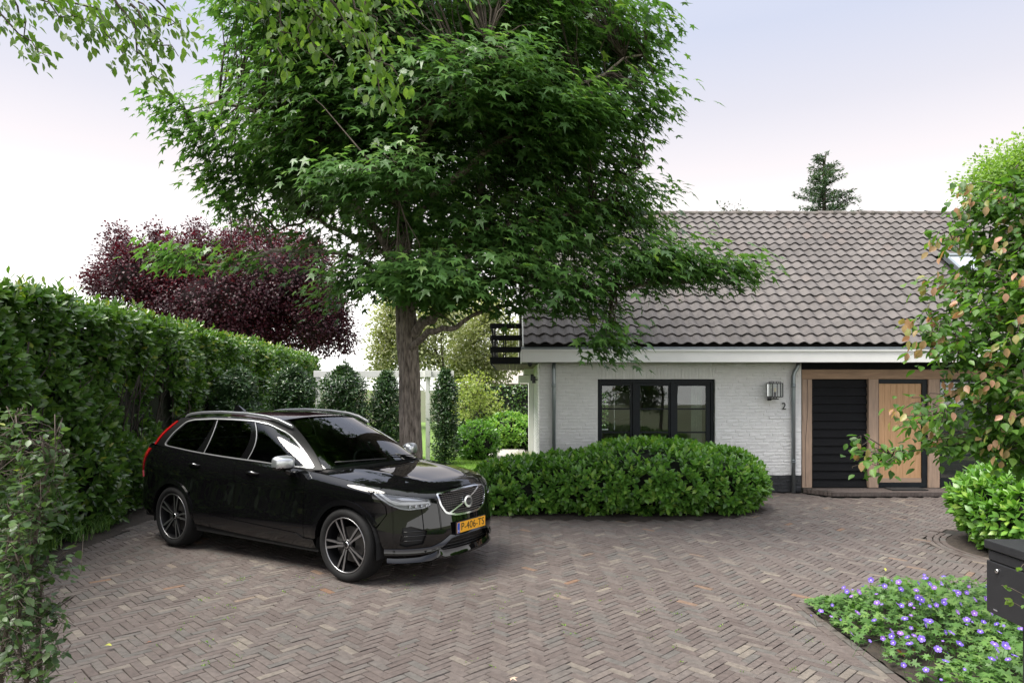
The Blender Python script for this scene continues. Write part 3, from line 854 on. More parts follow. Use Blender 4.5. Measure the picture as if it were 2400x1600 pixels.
mb = MB()
mb.box(wx0, wx0 + .03, HY + .03, HY + .11, fz0, bz0 - .002); mb.box(wx1 - .07, wx1, HY + .03, HY + .11, fz0, bz0 - .002)
mb.box(wx0 + .03, wx1 - .07, HY + .03, HY + .11, fz0, px2z(1121)); mb.box(wx0 + .03, wx1 - .07, HY + .03, HY + .11, bz0 - .06, bz0 - .002)
for v in (1013, 1067): mb.box(wx0 + .03, wx1 - .07, HY + .04, HY + .10, px2z(v) - .018, px2z(v) + .018)
mb.build('side_window_frame', M['frame'], ew, bevel=.003)
pane('side_window_pane', wx0 + .031, wx1 - .071, px2z(1120), bz0 - .061, HY + .07, ew)
mb = MB()
for i in range(56):
    z = px2z(1119) + i * 0.0315
    if z < bz0 - .07: mb.add([(wx0 + .035, HY + .125, z), (wx1 - .075, HY + .125, z), (wx1 - .075, HY + .143, z + .022), (wx0 + .035, HY + .143, z + .022)], [(0, 1, 2, 3)])
o = mb.build('blind_slats', surf_mat('blind', (0.10, 0.12, 0.11), rough=.5), ew); o['kind'] = 'stuff'
MB().box(ENT0 + .3, HX1, HY + .30, HY + .34, 0.0, WZ).build('entrance_back_wall', M['inside'], ent)
MB().box(px2x(2356) + .002, HX1, HY + .05, HY + .10, ZB, bz0 - .002).build('entrance_panel', M['black_wood'], ent)
# step of bricks with a slanting left end
st = empty('entrance_step', parent=house)
mb = MB()
tp = [(5.49, 12.945), (5.50, 12.88), (5.82, 12.42), (HX1, 12.42), (HX1, 12.945)]
mb.add([(x, y, 0.0) for x, y in tp] + [(x, y, ZB - .004) for x, y in tp], [(5, 6, 7, 8, 9), (0, 1, 6, 5), (1, 2, 7, 6), (2, 3, 8, 7)])
mb.build('step_core', M['joint'], st)
sv = [brick_mesh(0.198, 0.066, 0.05, .004, 0, .001, 40 + s) for s in range(5)]
its = []
x = 5.86
while x < 10.6:                                         # front edge, bricks on end, proud of the core
    its.append((T4((x, 12.412, ZB / 2 + .001), R(90), 0, 0, (0.36, 1.18, 0.3)), float(rng.random()) * .5)); x += 0.0745
for i in range(7):
    t = (i + .5) / 7; xx, yy = 5.50 + .32 * t, 12.88 - .46 * t
    its.append((T4((xx - .012, yy - .009, ZB / 2 + .001), R(90), 0, math.atan2(-.46, .32), (0.36, 1.18, 0.3)), float(rng.random()) * .5))
for r_ in range(7):
    x = 5.5 + (r_ % 2) * .1
    yy = 12.452 + r_ * .0705
    while x < 10.6:
        if x - .1 > 5.50 + (12.88 - yy) / .46 * .32: its.append((T4((x, yy, ZB), 0, 0, 0, (1, 1, .3)), float(rng.random()) * .5))
        x += .2045
lay_pieces('step_brick', 'step_bricks', its, sv, M['paver'], st, 250)
dm = MB().box(px2x(2076, 12.8), px2x(2158, 12.8), 12.56, 12.86, ZB + .006, ZB + .022).build('doormat', M['mat_black'], None, bevel=.004)
tag(dm, 'dark doormat lying in front of the oak front door', 'doormat')

# ---- downpipes
for x, lab in ((0.79, 'a'), (5.315, 'b')):
    dp = empty('downpipe', parent=house)
    yy = HY - .058
    mb = MB()
    if lab == 'a': mb.tube([(x, yy, 0.0), (x, yy, 2.20), (x, yy - .0, 2.30), (x, yy - .02, 2.45)], .036, 14)
    else: mb.tube([(x, yy, 0.0), (x, yy, 2.20), (x + .02, yy, 2.27), (x + .075, yy - .02, 2.38), (x + .085, yy - .02, 2.45)], .037, 14)
    mb.build('pipe', M['zinc'], dp, True)
    for z in (0.58, 1.72):
        for dz in (0, .035):
            MB().lathe([(.038, -.006), (.045, -.004), (.045, .004), (.038, .006)], (x, yy, z + dz), 'z', 16).build('pipe_clip', M['zinc'], dp, True)
    MB().lathe([(.038, 0), (.042, .002), (.042, .07), (.038, .072)], (x, yy, 1.99 if lab == 'a' else 1.98), 'z', 16).build('pipe_collar', M['zinc'], dp, True)

# ---- balcony on the gable
bal = empty('balcony', parent=house)
by0, by1, bx0 = 13.6, 18.4, -0.385
mb = MB()
nb = 11
for i in range(nb):
    a, b = bx0 + (HX0 - .004 - bx0) * i / nb, bx0 + (HX0 - .004 - bx0) * (i + 1) / nb
    MB().box(a + .004, b - .004, by0 + .05, by1 - .05, 2.452, 2.475).build('deck_plank', surf_mat('deck_plank', (.15, .115, .085), (.10, .08, .06), rough=.8, scale=5) if i == 0 else bpy.data.materials['deck_plank'], bal)
for v0, v1 in ((758, 770), (785.7, 798), (812.5, 826), (836.6, 853)):
    z0, z1 = px2z(v1, by0), px2z(v0, by0)
    MB().box(bx0 - .02, HX0 - .006, by0 - .03, by0, z0, z1).build('rail_board', M['black_wood'], bal, bevel=.003)
    MB().box(bx0 - .05, bx0 - .022, by0 - .03, by1, z0, z1).build('rail_board', M['black_wood'], bal, bevel=.003)
for (x, y) in ((bx0, by0 + .03), (bx0 + .05, by0 + .03), (bx0 + .22, by0 + .02), (bx0 + .26, by0 + .02), (HX0 - .06, by0 + .02), (bx0, 15.2), (bx0, 16.8), (bx0, by1 - .05)):
    MB().box(x - .012, x + .012, y - .012, y + .012, 2.476, 3.24).build('baluster', M['black_metal'], bal)
# flat canopy further back on the gable, wall spots
MB().box(0.17, HX0 - .004, 17.0, 19.2, 2.11, 2.29).build('side_canopy', M['white_paint'], house, bevel=.004)
MB().box(0.30, HX0 - .004, 16.9, 19.0, 2.31, 2.45).build('side_canopy_upstand', M['white_paint'], house)
MB().box(0.40, HX0 - .013, 16.2, 16.35, 0.0, 2.40).build('gable_pilaster', M['white_paint'], house)
for y, z in ((13.5, 2.14), (14.6, 2.20)):
    mb = MB(); mb.tube([(HX0 - .09, y, z - .07), (HX0 - .09, y, z + .07)], .035, 12); mb.box(HX0 - .07, HX0 - .014, y - .015, y + .015, z - .015, z + .015)
    mb.build('wall_spotlight', M['black_metal'], house)

# ---- lantern and house number
lan = empty('wall_lantern', (px2x(1816.2, 12.8), 12.80, 0))
tag(lan, 'black hexagonal glass wall lantern on the white brick wall', 'lantern')
lz0_, lz1_ = px2z(929.6, 12.78), px2z(898.2, 12.78)
hexo = lambda r_: [(r_ * math.sin(R(60 * k + 30)), -r_ * math.cos(R(60 * k + 30)) * 0.62) for k in range(6)]
HR = 0.148
pts = hexo(HR)
mb = MB()
for k in range(6):
    a, b = pts[k], pts[(k + 1) % 6]
    mb.bar((*a, lz0_), (*a, lz1_), .013, .013, (1, 0, 0))
    for z in (lz0_, lz1_): mb.bar((*a, z), (*b, z), .013, .016)
mb.build('lantern_frame', M['black_metal'], lan)
mb = MB(); p2 = hexo(.118)
mb.add([(*p, lz1_ + .030) for p in p2] + [(*p, lz1_ + .038) for p in p2], [tuple(range(6))[::-1], tuple(range(6, 12))] + [(i, (i + 1) % 6, 6 + (i + 1) % 6, 6 + i) for i in range(6)])
for k in range(6): mb.bar((*[q * .9 for q in p2[k]], lz1_), (*[q * .9 for q in p2[k]], lz1_ + .03), .008, .008, (1, 0, 0))
mb.build('lantern_cap', M['black_metal'], lan)
for k in range(6):
    a, b = [q * .985 for q in pts[k]], [q * .985 for q in pts[(k + 1) % 6]]
    mb = MB(); mb.add([(*a, lz0_ + .008), (*b, lz0_ + .008), (*b, lz1_ - .008), (*a, lz1_ - .008)], [(0, 1, 2, 3)]); mb.build('lantern_pane', M['lamp_glass'], lan)
MB().lathe([(.02, lz0_), (.024, lz0_ + .09), (0, lz0_ + .09)], (0, 0, 0), 'z', 12).build('bulb_holder', M['black_metal'], lan, True)
MB().lathe([(.012, lz0_ + .091), (.026, lz0_ + .12), (.024, lz0_ + .15), (.01, lz0_ + .175), (0, lz0_ + .18)], (0, 0, 0), 'z', 14).build('bulb', plain('bulb_glass', (0.8, 0.72, 0.5), 0.1, 0, 0.8), lan, True)
mb = MB(); mb.box(-.06, .06, -.03, .05, lz0_ - .05, lz0_ - .03); mb.box(-.035, -.02, -.01, .12, lz0_ - .05, lz0_ - .035)
for q in (-.03, .0, .03): mb.box(q - .006, q + .006, -.006, .006, lz0_ - .03, lz0_)
mb.box(-.09, -.05, .04, .14, lz0_ - .07, lz0_ - .02)
mb.build('lantern_bracket', M['black_metal'], lan)

def text_obj(name, body, size, mat, extrude=0.004, align='CENTER'):
    cu = bpy.data.curves.new(name, 'FONT'); cu.body = body; cu.size = size; cu.extrude = extrude
    cu.align_x = align; cu.align_y = 'CENTER'; cu.resolution_u = 4
    o = bpy.data.objects.new(name, cu); COL.objects.link(o)
    dg = bpy.context.evaluated_depsgraph_get()
    me = bpy.data.meshes.new_from_object(o.evaluated_get(dg))
    bpy.data.objects.remove(o); bpy.data.curves.remove(cu)
    me.name = name; me.materials.clear(); me.materials.append(mat)
    return me
me = text_obj('house_number', '2', 0.185, M['black_metal'], 0.006)
hn = add_obj('house_number', me); hn.location = (px2x(700 + 0 + 1136.2 , HY) , HY - .022, px2z(952)); hn.rotation_euler = (R(90), 0, 0); hn.scale = (0.92, 1, 1)
tag(hn, 'dark metal numeral 2 under the wall lantern', 'house number')
# ================================================================ the car
def spline_basis(t, q):
    """natural cubic cardinal basis: rows = queries, cols = knots"""
    t = np.asarray(t, float); q = np.asarray(q, float); n = len(t)
    h = np.diff(t)
    A = np.zeros((n, n)); B = np.zeros((n, n))
    A[0, 0] = A[-1, -1] = 1
    for i in range(1, n - 1):
        A[i, i - 1], A[i, i], A[i, i + 1] = h[i - 1], 2 * (h[i - 1] + h[i]), h[i]
        B[i, i - 1], B[i, i + 1] = 6 / h[i - 1], 6 / h[i]
        B[i, i] = -B[i, i - 1] - B[i, i + 1]
    M2_ = np.linalg.solve(A, B)
    k = np.clip(np.searchsorted(t, q) - 1, 0, n - 2)
    a = (t[k + 1] - q) / h[k]; b = (q - t[k]) / h[k]
    E_ = np.zeros((len(q), n)); r = np.arange(len(q))
    E_[r, k] += a; E_[r, k + 1] += b
    c = (a ** 3 - a) * h[k] ** 2 / 6; d_ = (b ** 3 - b) * h[k] ** 2 / 6
    return E_ + c[:, None] * M2_[k] + d_[:, None] * M2_[k + 1]

class Surf:
    def __init__(self, net, w, mirror=4):
        """net[row][col] = (x,y,z), col 0 on the centre line; mirrored columns keep it smooth there"""
        net = np.array(net, float)
        mir = net[:, 1:mirror + 1][:, ::-1] * np.array([1, -1, 1])
        ref = net[len(net) // 2]
        u = np.concatenate([[0], np.cumsum(np.linalg.norm(np.diff(ref, axis=0), axis=1))])
        self.net = np.concatenate([mir, net], axis=1)
        self.u = np.concatenate([-u[1:mirror + 1][::-1], u])
        self.w = np.array(w, float)
        self.umax = u[-1]
        gu, gw = np.meshgrid(np.linspace(0, u[-1], 420), np.linspace(self.w[0], self.w[-1], 70))
        self.gu, self.gw = gu.ravel(), gw.ravel()
        self.gp = self.raw(self.gu, self.gw)
    def raw(self, u, w):
        return np.einsum('qj,qk,kjc->qc', spline_basis(self.u, u), spline_basis(self.w, w), self.net)
    def pos(self, u, w):
        u = np.asarray(u, float); s = np.where(u < 0, -1.0, 1.0)
        p = self.raw(np.abs(u), np.asarray(w, float))
        p[:, 1] *= s
        return p
    def nrm(self, u, w):
        u, w = np.asarray(u, float), np.asarray(w, float); e = 0.004
        du = self.raw(np.abs(u) + e, w) - self.raw(np.abs(u) - e, w)
        dw = self.raw(np.abs(u), w + e) - self.raw(np.abs(u), w - e)
        n = np.cross(du, dw); n /= np.linalg.norm(n, axis=1)[:, None] + 1e-12
        out = self.raw(np.abs(u), w) - np.array([2.4, 0, 0.6])
        n *= np.where(np.sum(n * out, axis=1) < 0, -1, 1)[:, None]
        n[:, 1] *= np.where(u < 0, -1, 1)
        return n
    def inv(self, pts, ax, sel=None):
        """pts in two coordinates (ax) -> (u,w) by Newton from the nearest sample"""
        out = []
        ok = np.ones(len(self.gu), bool) if sel is None else sel(self.gp, self.gu)
        gu, gw, gp = self.gu[ok], self.gw[ok], self.gp[ok]
        for p in pts:
            p = np.array(p, float); sg = 1.0
            if ax[0] == 1 and p[0] < 0: p[0] = -p[0]; sg = -1.0
            k = np.argmin(np.sum((gp[:, ax] - p) ** 2, axis=1))
            u, w = gu[k], gw[k]
            for _ in range(5):
                f0 = self.raw([u], [w])[0][list(ax)]
                fu = (self.raw([u + 1e-4], [w])[0][list(ax)] - f0) / 1e-4
                fw = (self.raw([u], [w + 1e-4])[0][list(ax)] - f0) / 1e-4
                J = np.column_stack([fu, fw])
                if abs(np.linalg.det(J)) < 1e-4: break
                st_ = np.clip(np.linalg.solve(J, p - f0), -.1, .1)
                u, w = np.clip(u + st_[0], 0, self.umax), np.clip(w + st_[1], self.w[0], self.w[-1])
            out.append((u * sg, w))
        return out
    def side(self, pts): return self.inv(pts, (0, 2), lambda g, u: (u > 0.75) & (u < self.umax - 0.7))
    def front(self, pts): return self.inv(pts, (1, 2), lambda g, u: u < 1.15)

def densify(poly, step):
    out = []
    for i in range(len(poly)):
        a, b = np.array(poly[i]), np.array(poly[(i + 1) % len(poly)])
        n = max(1, int(np.linalg.norm(b - a) / step))
        for k in range(n): out.append(tuple(a + (b - a) * k / n))
    return out

def round_poly(poly, rads):
    """round the corners of a 2-D polygon"""
    out = []; n = len(poly)
    if np.isscalar(rads): rads = [rads] * n
    for i in range(n):
        p0, p, p1 = np.array(poly[i - 1], float), np.array(poly[i], float), np.array(poly[(i + 1) % n], float)
        r_ = rads[i]
        if r_ <= 0: out.append(tuple(p)); continue
        d0, d1 = p0 - p, p1 - p
        l0, l1 = np.linalg.norm(d0), np.linalg.norm(d1)
        r0 = min(r_, l0 * .45, l1 * .45)
        a, b = p + d0 / l0 * r0, p + d1 / l1 * r0
        for t in np.linspace(0, 1, 5): out.append(tuple((1 - t) ** 2 * a + 2 * t * (1 - t) * p + t * t * b))
    return out

def pip(px, py, poly):
    poly = np.asarray(poly); x, y = poly[:, 0], poly[:, 1]
    x2, y2 = np.roll(x, -1), np.roll(y, -1)
    ins = np.zeros(len(px), bool)
    for a, b, c, d_ in zip(x, y, x2, y2):
        cond = ((b > py) != (d_ > py))
        ins ^= cond & (px < (c - a) * (py - b) / ((d_ - b) if d_ != b else 1e-12) + a)
    return ins

def seg_dist(px, py, poly):
    d = np.full(len(px), 9.0); poly = np.asarray(poly)
    for a, b in zip(poly, np.roll(poly, -1, axis=0)):
        ab = b - a; L = ab @ ab + 1e-12
        t = np.clip(((px - a[0]) * ab[0] + (py - a[1]) * ab[1]) / L, 0, 1)
        d = np.minimum(d, np.hypot(px - a[0] - t * ab[0], py - a[1] - t * ab[1]))
    return d

def tri2d(outer, holes, grid, bstep):
    loops = [densify(outer, bstep)] + [densify(h, bstep) for h in holes]
    pts, edges = [], []
    for lp in loops:
        n0 = len(pts); pts += lp
        edges += [(n0 + i, n0 + (i + 1) % len(lp)) for i in range(len(lp))]
    o = np.array(loops[0])
    gx, gy = np.meshgrid(np.arange(o[:, 0].min() + grid / 2, o[:, 0].max(), grid), np.arange(o[:, 1].min() + grid / 2, o[:, 1].max(), grid))
    gx, gy = gx.ravel(), gy.ravel()
    ok = pip(gx, gy, loops[0])
    for h in loops[1:]: ok &= ~pip(gx, gy, h)
    gx, gy = gx[ok], gy[ok]
    dd = np.min([seg_dist(gx, gy, l) for l in loops], axis=0) if len(gx) else np.array([])
    ok = dd > grid * 0.45
    pts2 = [Vector((float(a), float(b))) for a, b in pts] + [Vector((float(a), float(b))) for a, b in zip(gx[ok], gy[ok])]
    vo, eo, fo, ov, oe, of = delaunay_2d_cdt(pts2, edges, [], 0, 1e-7)
    P = np.array([(v.x, v.y) for v in vo])
    T = np.array([f for f in fo if len(f) == 3])
    c = P[T].mean(axis=1)
    ok = pip(c[:, 0], c[:, 1], loops[0])
    for h in loops[1:]: ok &= ~pip(c[:, 0], c[:, 1], h)
    return P, T[ok]

def panel_mesh(name, pos, nrm, P, T, off, lip, mat):
    """pos/nrm: functions (a,b)->(n,3); adds a lip turned inward round every free edge"""
    N = nrm(P[:, 0], P[:, 1]); V = pos(P[:, 0], P[:, 1]) + N * off
    fn = np.cross(V[T[:, 1]] - V[T[:, 0]], V[T[:, 2]] - V[T[:, 0]])
    flip = np.sum(fn * N[T[:, 0]], axis=1) < 0
    T = T.copy(); T[flip] = T[flip][:, ::-1]
    E_ = np.concatenate([T[:, [0, 1]], T[:, [1, 2]], T[:, [2, 0]]])
    key = {}
    for a, b in E_: key[(a, b)] = 1
    bd = np.array([(a, b) for a, b in E_ if (b, a) not in key])
    Vs, Fq, Ns = [V], [], [N]
    if lip and len(bd):
        n0 = len(V)
        A0, B0 = V[bd[:, 0]], V[bd[:, 1]]
        A1, B1 = A0 - N[bd[:, 0]] * lip, B0 - N[bd[:, 1]] * lip
        L = len(bd)
        Vs.append(np.concatenate([A0, B0, B1, A1])); Ns.append(np.zeros((4 * L, 3)))
        i = np.arange(L)
        Fq = [np.column_stack([n0 + L + i, n0 + i, n0 + 3 * L + i, n0 + 2 * L + i])]
    me = mesh_np(name, np.concatenate(Vs), [T] + Fq, None, mat, True)
    if len(me.vertices) == sum(len(x) for x in Vs):
        me.normals_split_custom_set_from_vertices(np.concatenate(Ns).tolist())
    return me

# ---- control net of the lower body (car frame: x back from the nose, +y towards the camera, z up)
def row(z, fx, pts_dy, zs=None, x_end=0.0): ...
cols_mid = [(0.015, 0.0), (0.03, 0.20), (0.07, 0.40), (0.145, 0.58), (0.27, 0.745), (0.45, 0.865), (0.70, 0.93), (1.15, 0.948), (1.75, 0.950), (2.5, 0.952), (3.3, 0.955), (3.9, 0.955), (4.35, 0.935), (4.66, 0.87), (4.82, 0.74), (4.90, 0.48), (4.93, 0.0)]
cm = np.array(cols_mid)
def mk(zcol, dx_f, dy, dx_r):
    """front points pushed back by dx_f, sides moved in by dy, rear points pushed forward by dx_r"""
    out = []
    for j, (x, y) in enumerate(cm):
        f = np.clip(1 - x / 0.75, 0, 1); r_ = np.clip((x - 4.2) / 0.7, 0, 1)
        out.append((x + dx_f * f - dx_r * r_, y - dy * np.clip(y / 0.9, 0, 1) ** 2, np.interp(x, [p[0] for p in zcol], [p[1] for p in zcol])))
    return out
LB = [mk([(0, .255), (.8, .27), (4.2, .30), (4.93, .36)], 0.055, 0.055, 0.05),
      mk([(0, .37), (4.93, .42)], 0.0, 0.012, 0.0),
      mk([(0, .60), (4.93, .64)], 0.0, 0.0, 0.0),
      mk([(0, .76), (1, .80), (4.93, .86)], 0.022, 0.004, 0.015),
      mk([(0, .865), (.3, .90), (.9, .965), (1.5, .995), (4.0, 1.06), (4.93, 1.08)], 0.055, 0.014, 0.045),
      mk([(0, .915), (.15, .935), (.3, .955), (.6, .99), (1.0, 1.035), (1.25, 1.065), (1.5, 1.092), (2.1, 1.118), (2.7, 1.140), (3.35, 1.168), (4.2, 1.225), (4.93, 1.25)], 0.115, 0.075, 0.10)]
low = Surf(LB, [0, .115, .345, .52, .66, .755])
# ---- greenhouse net
g0 = [(1.10, 0, 1.125), (1.13, .30, 1.118), (1.22, .58, 1.105), (1.40, .78, 1.093), (1.68, .868, 1.096), (2.1, .876, 1.112), (2.7, .880, 1.136), (3.35, .880, 1.164), (3.9, .868, 1.20), (4.28, .835, 1.228), (4.56, .74, 1.245), (4.70, .55, 1.25), (4.75, .28, 1.25), (4.76, 0, 1.25)]
g1 = [(1.62, 0, 1.40), (1.64, .27, 1.395), (1.70, .52, 1.375), (1.83, .70, 1.36), (2.00, .785, 1.365), (2.30, .800, 1.375), (2.8, .804, 1.39), (3.35, .802, 1.40), (3.82, .792, 1.41), (4.15, .755, 1.415), (4.38, .66, 1.42), (4.50, .48, 1.42), (4.55, .25, 1.42), (4.56, 0, 1.42)]
g2 = [(2.20, 0, 1.630), (2.21, .25, 1.625), (2.25, .47, 1.608), (2.33, .60, 1.590), (2.46, .655, 1.595), (2.65, .680, 1.607), (3.0, .690, 1.612), (3.42, .688, 1.610), (3.78, .675, 1.598), (4.02, .635, 1.585), (4.18, .555, 1.575), (4.27, .42, 1.572), (4.30, .22, 1.572), (4.31, 0, 1.572)]
def back(gk, d):
    return [(x + d * float(np.clip((x - 3.6) / .7, 0, 1)), y, z) for x, y, z in gk]
g0, g1, g2 = back(g0, .05), back(g1, .13), back(g2, .19)
up = Surf([g0, g1, g2], [0, .29, .52])

M['paint'] = plain('black_car_paint', (0.003, 0.003, 0.0034), 0.2, 0.0, 0.0, 1.0)
M['paint'].node_tree.nodes['Principled BSDF'].inputs['Coat Roughness'].default_value = 0.015
M['paint'].node_tree.nodes['Principled BSDF'].inputs['Coat IOR'].default_value = 1.6
M['gloss_black'] = plain('gloss_black_trim', (0.004, 0.004, 0.0045), 0.12)
M['satin_black'] = surf_mat('satin_black_plastic', (0.010, 0.010, 0.011), (0.014, 0.014, 0.015), rough=0.5, scale=60, bump=.05)
M['trim'] = plain('satin_silver_trim', (0.50, 0.51, 0.52), 0.34, 0.7)
M['rail'] = plain('satin_rail', (0.30, 0.31, 0.32), 0.36, 0.8)
M['chrome'] = plain('bright_trim', (0.72, 0.73, 0.74), 0.16, 1.0)
M['silver'] = plain('silver_mirror_cap', (0.62, 0.64, 0.66), 0.28, 0.85)
M['rubber'] = surf_mat('tyre_rubber', (0.008, 0.008, 0.0085), (0.012, 0.012, 0.012), rough=0.78, spec=.3, scale=30, bump=.1)
M['rim_face'] = plain('machined_alloy', (0.38, 0.38, 0.39), 0.34, 0.9)
M['rim_dark'] = plain('black_alloy', (0.008, 0.008, 0.009), 0.3)
M['disc'] = plain('brake_disc', (0.12, 0.115, 0.11), 0.45, 0.8)
M['car_glass'] = glass_mat('car_glass', (0.30, 0.36, 0.34), 1.5, 0.015)
M['car_glass_dark'] = glass_mat('privacy_glass', (0.025, 0.027, 0.03), 1.5, 0.01)
M['lens'] = glass_mat('lamp_lens', (0.95, 0.96, 0.97), 1.45, 0.02)
M['reflector'] = plain('lamp_reflector', (0.62, 0.64, 0.67), 0.3, 0.5)
M['bowl'] = plain('lamp_bowl_grey', (0.22, 0.23, 0.25), 0.35, 0.4)
M['drl'] = plain('lamp_light_guide', (0.88, 0.9, 0.92), 0.2, 0.0)
M['red_lens'] = plain('tail_lamp_red', (0.42, 0.008, 0.012), 0.12, 0.0, 0.6, 0.6)
M['interior'] = surf_mat('car_interior', (0.018, 0.017, 0.017), (0.03, 0.028, 0.027), rough=0.7, scale=8)
M['seat'] = surf_mat('seat_leather', (0.045, 0.042, 0.04), (0.06, 0.056, 0.052), rough=0.5, scale=10)
M['plate'] = plain('number_plate_yellow', (0.90, 0.43, 0.02), 0.45)
M['plate_blue'] = plain('number_plate_blue', (0.01, 0.09, 0.50), 0.4)
M['plate_ink'] = plain('number_plate_black', (0.006, 0.006, 0.006), 0.4)
M['white_ink'] = plain('number_plate_white', (0.8, 0.8, 0.8), 0.5)

CAR_TH = -0.5585
car = empty('parked_suv', (-0.441, 7.243, 0.0), math.pi + CAR_TH)
tag(car, 'glossy black estate SUV with silver mirror caps parked under the tree', 'car')

def mirror_mesh(me):
    m2 = me.copy()
    co = np.empty(len(m2.vertices) * 3, np.float32); m2.vertices.foreach_get('co', co)
    co = co.reshape(-1, 3)
    co[:, 1] *= -1
    V = co; faces = {}
    for p in m2.polygons: faces.setdefault(len(p.vertices), []).append(list(p.vertices)[::-1])
    m3 = mesh_np(me.name, V, [np.array(f) for f in faces.values()], None, None, True)
    for m in me.materials: m3.materials.append(m)
    bpy.data.meshes.remove(m2)
    return m3

def spanel(name, surf, outer, holes, mat, parent, off=0.0, lip=0.014, grid=0.045, bstep=0.022):
    P, T = tri2d(outer, holes, grid, bstep)
    me = panel_mesh(name, surf.pos, surf.nrm, P, T, off, lip, mat)
    return add_obj(name, me, parent)
def both(name, surf, outer, holes, mat, parents, **kw):
    """panel on the camera side and its mirror twin"""
    a = spanel(name, surf, outer, holes, mat, parents[0], **kw)
    b = spanel(name, surf, [(-u, w) for u, w in outer], [[(-u, w) for u, w in h] for h in holes], mat, parents[1], **kw)
    return a, b

AXF, AXR, WR, AZ = 0.90, 3.884, 0.375, 0.375
def arc(cx, r_, a0, a1, n=18): return [(cx + r_ * math.cos(R(a)), AZ + r_ * math.sin(R(a))) for a in np.linspace(a0, a1, n)]
AR = 0.442                                               # body edge of the arches
topz = lambda x: np.interp(x, [.15, .3, .6, 1.0, 1.25, 1.5, 2.1, 2.7, 3.35, 4.2, 4.9], [.935, .955, .99, 1.035, 1.065, 1.092, 1.118, 1.140, 1.168, 1.225, 1.25])
g = 0.0028
TOPW = low.w[-1]
def side_top(x0, x1, n=14):
    """points along the top edge of the lower shell between two x"""
    us = np.linspace(0.3, low.umax - .3, 900); p = low.raw(us, np.full(900, TOPW - .002))
    return [(float(np.interp(x, p[:, 0], us)), TOPW - .002) for x in np.linspace(x0, x1, n)]
S = low.side
DF, DB, DR = 1.475, 2.655, 3.60                          # door shut lines: front, middle, rear (upper)
sillz = lambda x: np.interp(x, [1.3, 1.5, 1.62, 2.85, 3.5], [.385, .387, .432, .472, .50])
doorF = empty('front_door', parent=car); doorF2 = empty('front_door', parent=car)
doorR = empty('rear_door', parent=car); doorR2 = empty('rear_door', parent=car)
poly = S([(DF + g + .02, .395), (DF + g + .02, .80), (DF + g + .0, .98)]) + side_top(DF - .03 + g, DB + .03 - g) + S([(DB - g, .98), (DB - g, sillz(DB)), (2.2, sillz(2.2)), (1.63, .434), (1.53, .393)])
both('door_panel', low, poly, [], M['paint'], (doorF, doorF2))
ra = arc(AXR, AR, 140, 172, 8)                           # rear door follows the arch
poly = S([(DB + g, sillz(DB)), (DB + g, .98)]) + side_top(DB + .03 + g, DR + .16 - g) + S([(DR + .02, 1.10), (DR - .03, .90), (DR - .12, .74)] + [p for p in arc(AXR, AR + .03, 142, 168, 5)] + [(3.44, sillz(3.44))])
both('door_panel', low, poly, [], M['paint'], (doorR, doorR2))
# front fender
hoodE = side_top(.34, 1.27)
fend = S([(DF - g + .02, .395), (AXF + AR + .01, .39)] + arc(AXF, AR, 2, 150, 22) + [(.47, .645), (.42, .72)]) + \
       [(float(u), w) for u, w in S([(.43, .80), (.50, .875)])] + S([(.62, .945)]) + S([(.52, .962)]) + side_top(.52, DF - .03 - g, 20) + S([(DF - g, .98), (DF - g + .02, .80)])
both('front_fender', low, fend, [], M['paint'], (car, car))
# rear quarter
quar = S([(DR + .02 + 2 * g, 1.10)]) + side_top(DR + .16 + g, 4.50) + S([(4.64, 1.10), (4.66, .80), (4.60, .60), (4.50, .42)] + [(AXR + AR + .02, .40)] + arc(AXR, AR, 4, 138, 20) + [(DR - .12 + 2 * g, .74), (DR - .03 + 2 * g, .90)])
both('rear_quarter_panel', low, quar, [], M['paint'], (car, car))
# rear end
ucor = S([(4.64, 1.10)])[0][0]
def tail_uw(a): return a
rear = [(ucor + .01, TOPW - .002)] + [(u, TOPW - .002) for u in np.linspace(ucor + .1, low.umax, 8)] + [(low.umax, w) for w in np.linspace(.6, .02, 6)] + [(u, .02) for u in np.linspace(low.umax - .1, S([(4.5, .42)])[0][0] + .02, 8)] + S([(4.515, .42), (4.615, .60), (4.675, .80), (4.655, 1.10)])
both('tailgate', low, rear, [], M['paint'], (car, car))
# sill cladding
sill = S([(AXF + AR + .012, .385), (1.50, .383), (1.62, .428), (2.85, .468), (3.44, .495), (AXR - AR - .005, .44), (3.43, .335), (2.4, .30), (1.45, .285), (AXF + AR + .005, .30)])
both('sill_cladding', low, sill, [], M['gloss_black'], (car, car), off=0.010, lip=0.03)
# arch lips
for cx, a1, a0 in ((AXF, 148, 4), (AXR, 176, 2)):
    ring = S(arc(cx, AR + .022, a0, a1, 26)) + S(arc(cx, AR - .032, a1, a0, 26))
    both('wheel_arch', low, ring, [], M['gloss_black'], (car, car), off=0.014, lip=0.07, grid=.05)
# ---- nose
F = low.front
uin = lambda pts: [(u, w) for u, w in pts]
def mirp(p): return [(-u, w) for u, w in p][::-1]
GR = [(.0, .648), (.20, .652), (.345, .690), (.405, .780), (.418, .880), (.395, .893), (.2, .905), (.0, .908)]
gr_half = F([(y, z) for y, z in GR])
grille_o = uin(gr_half) + mirp(gr_half[1:-1])
fogo = F([(.56, .545), (.60, .415), (.735, .395)]) + S([(.305, .42), (.285, .585)]) + F([(.70, .60)])
lower_half = F([(0, .455), (.22, .452), (.30, .44), (.43, .345), (.46, .315), (.2, .300), (0, .298)])
lower_o = uin(lower_half) + mirp(lower_half[1:-1])
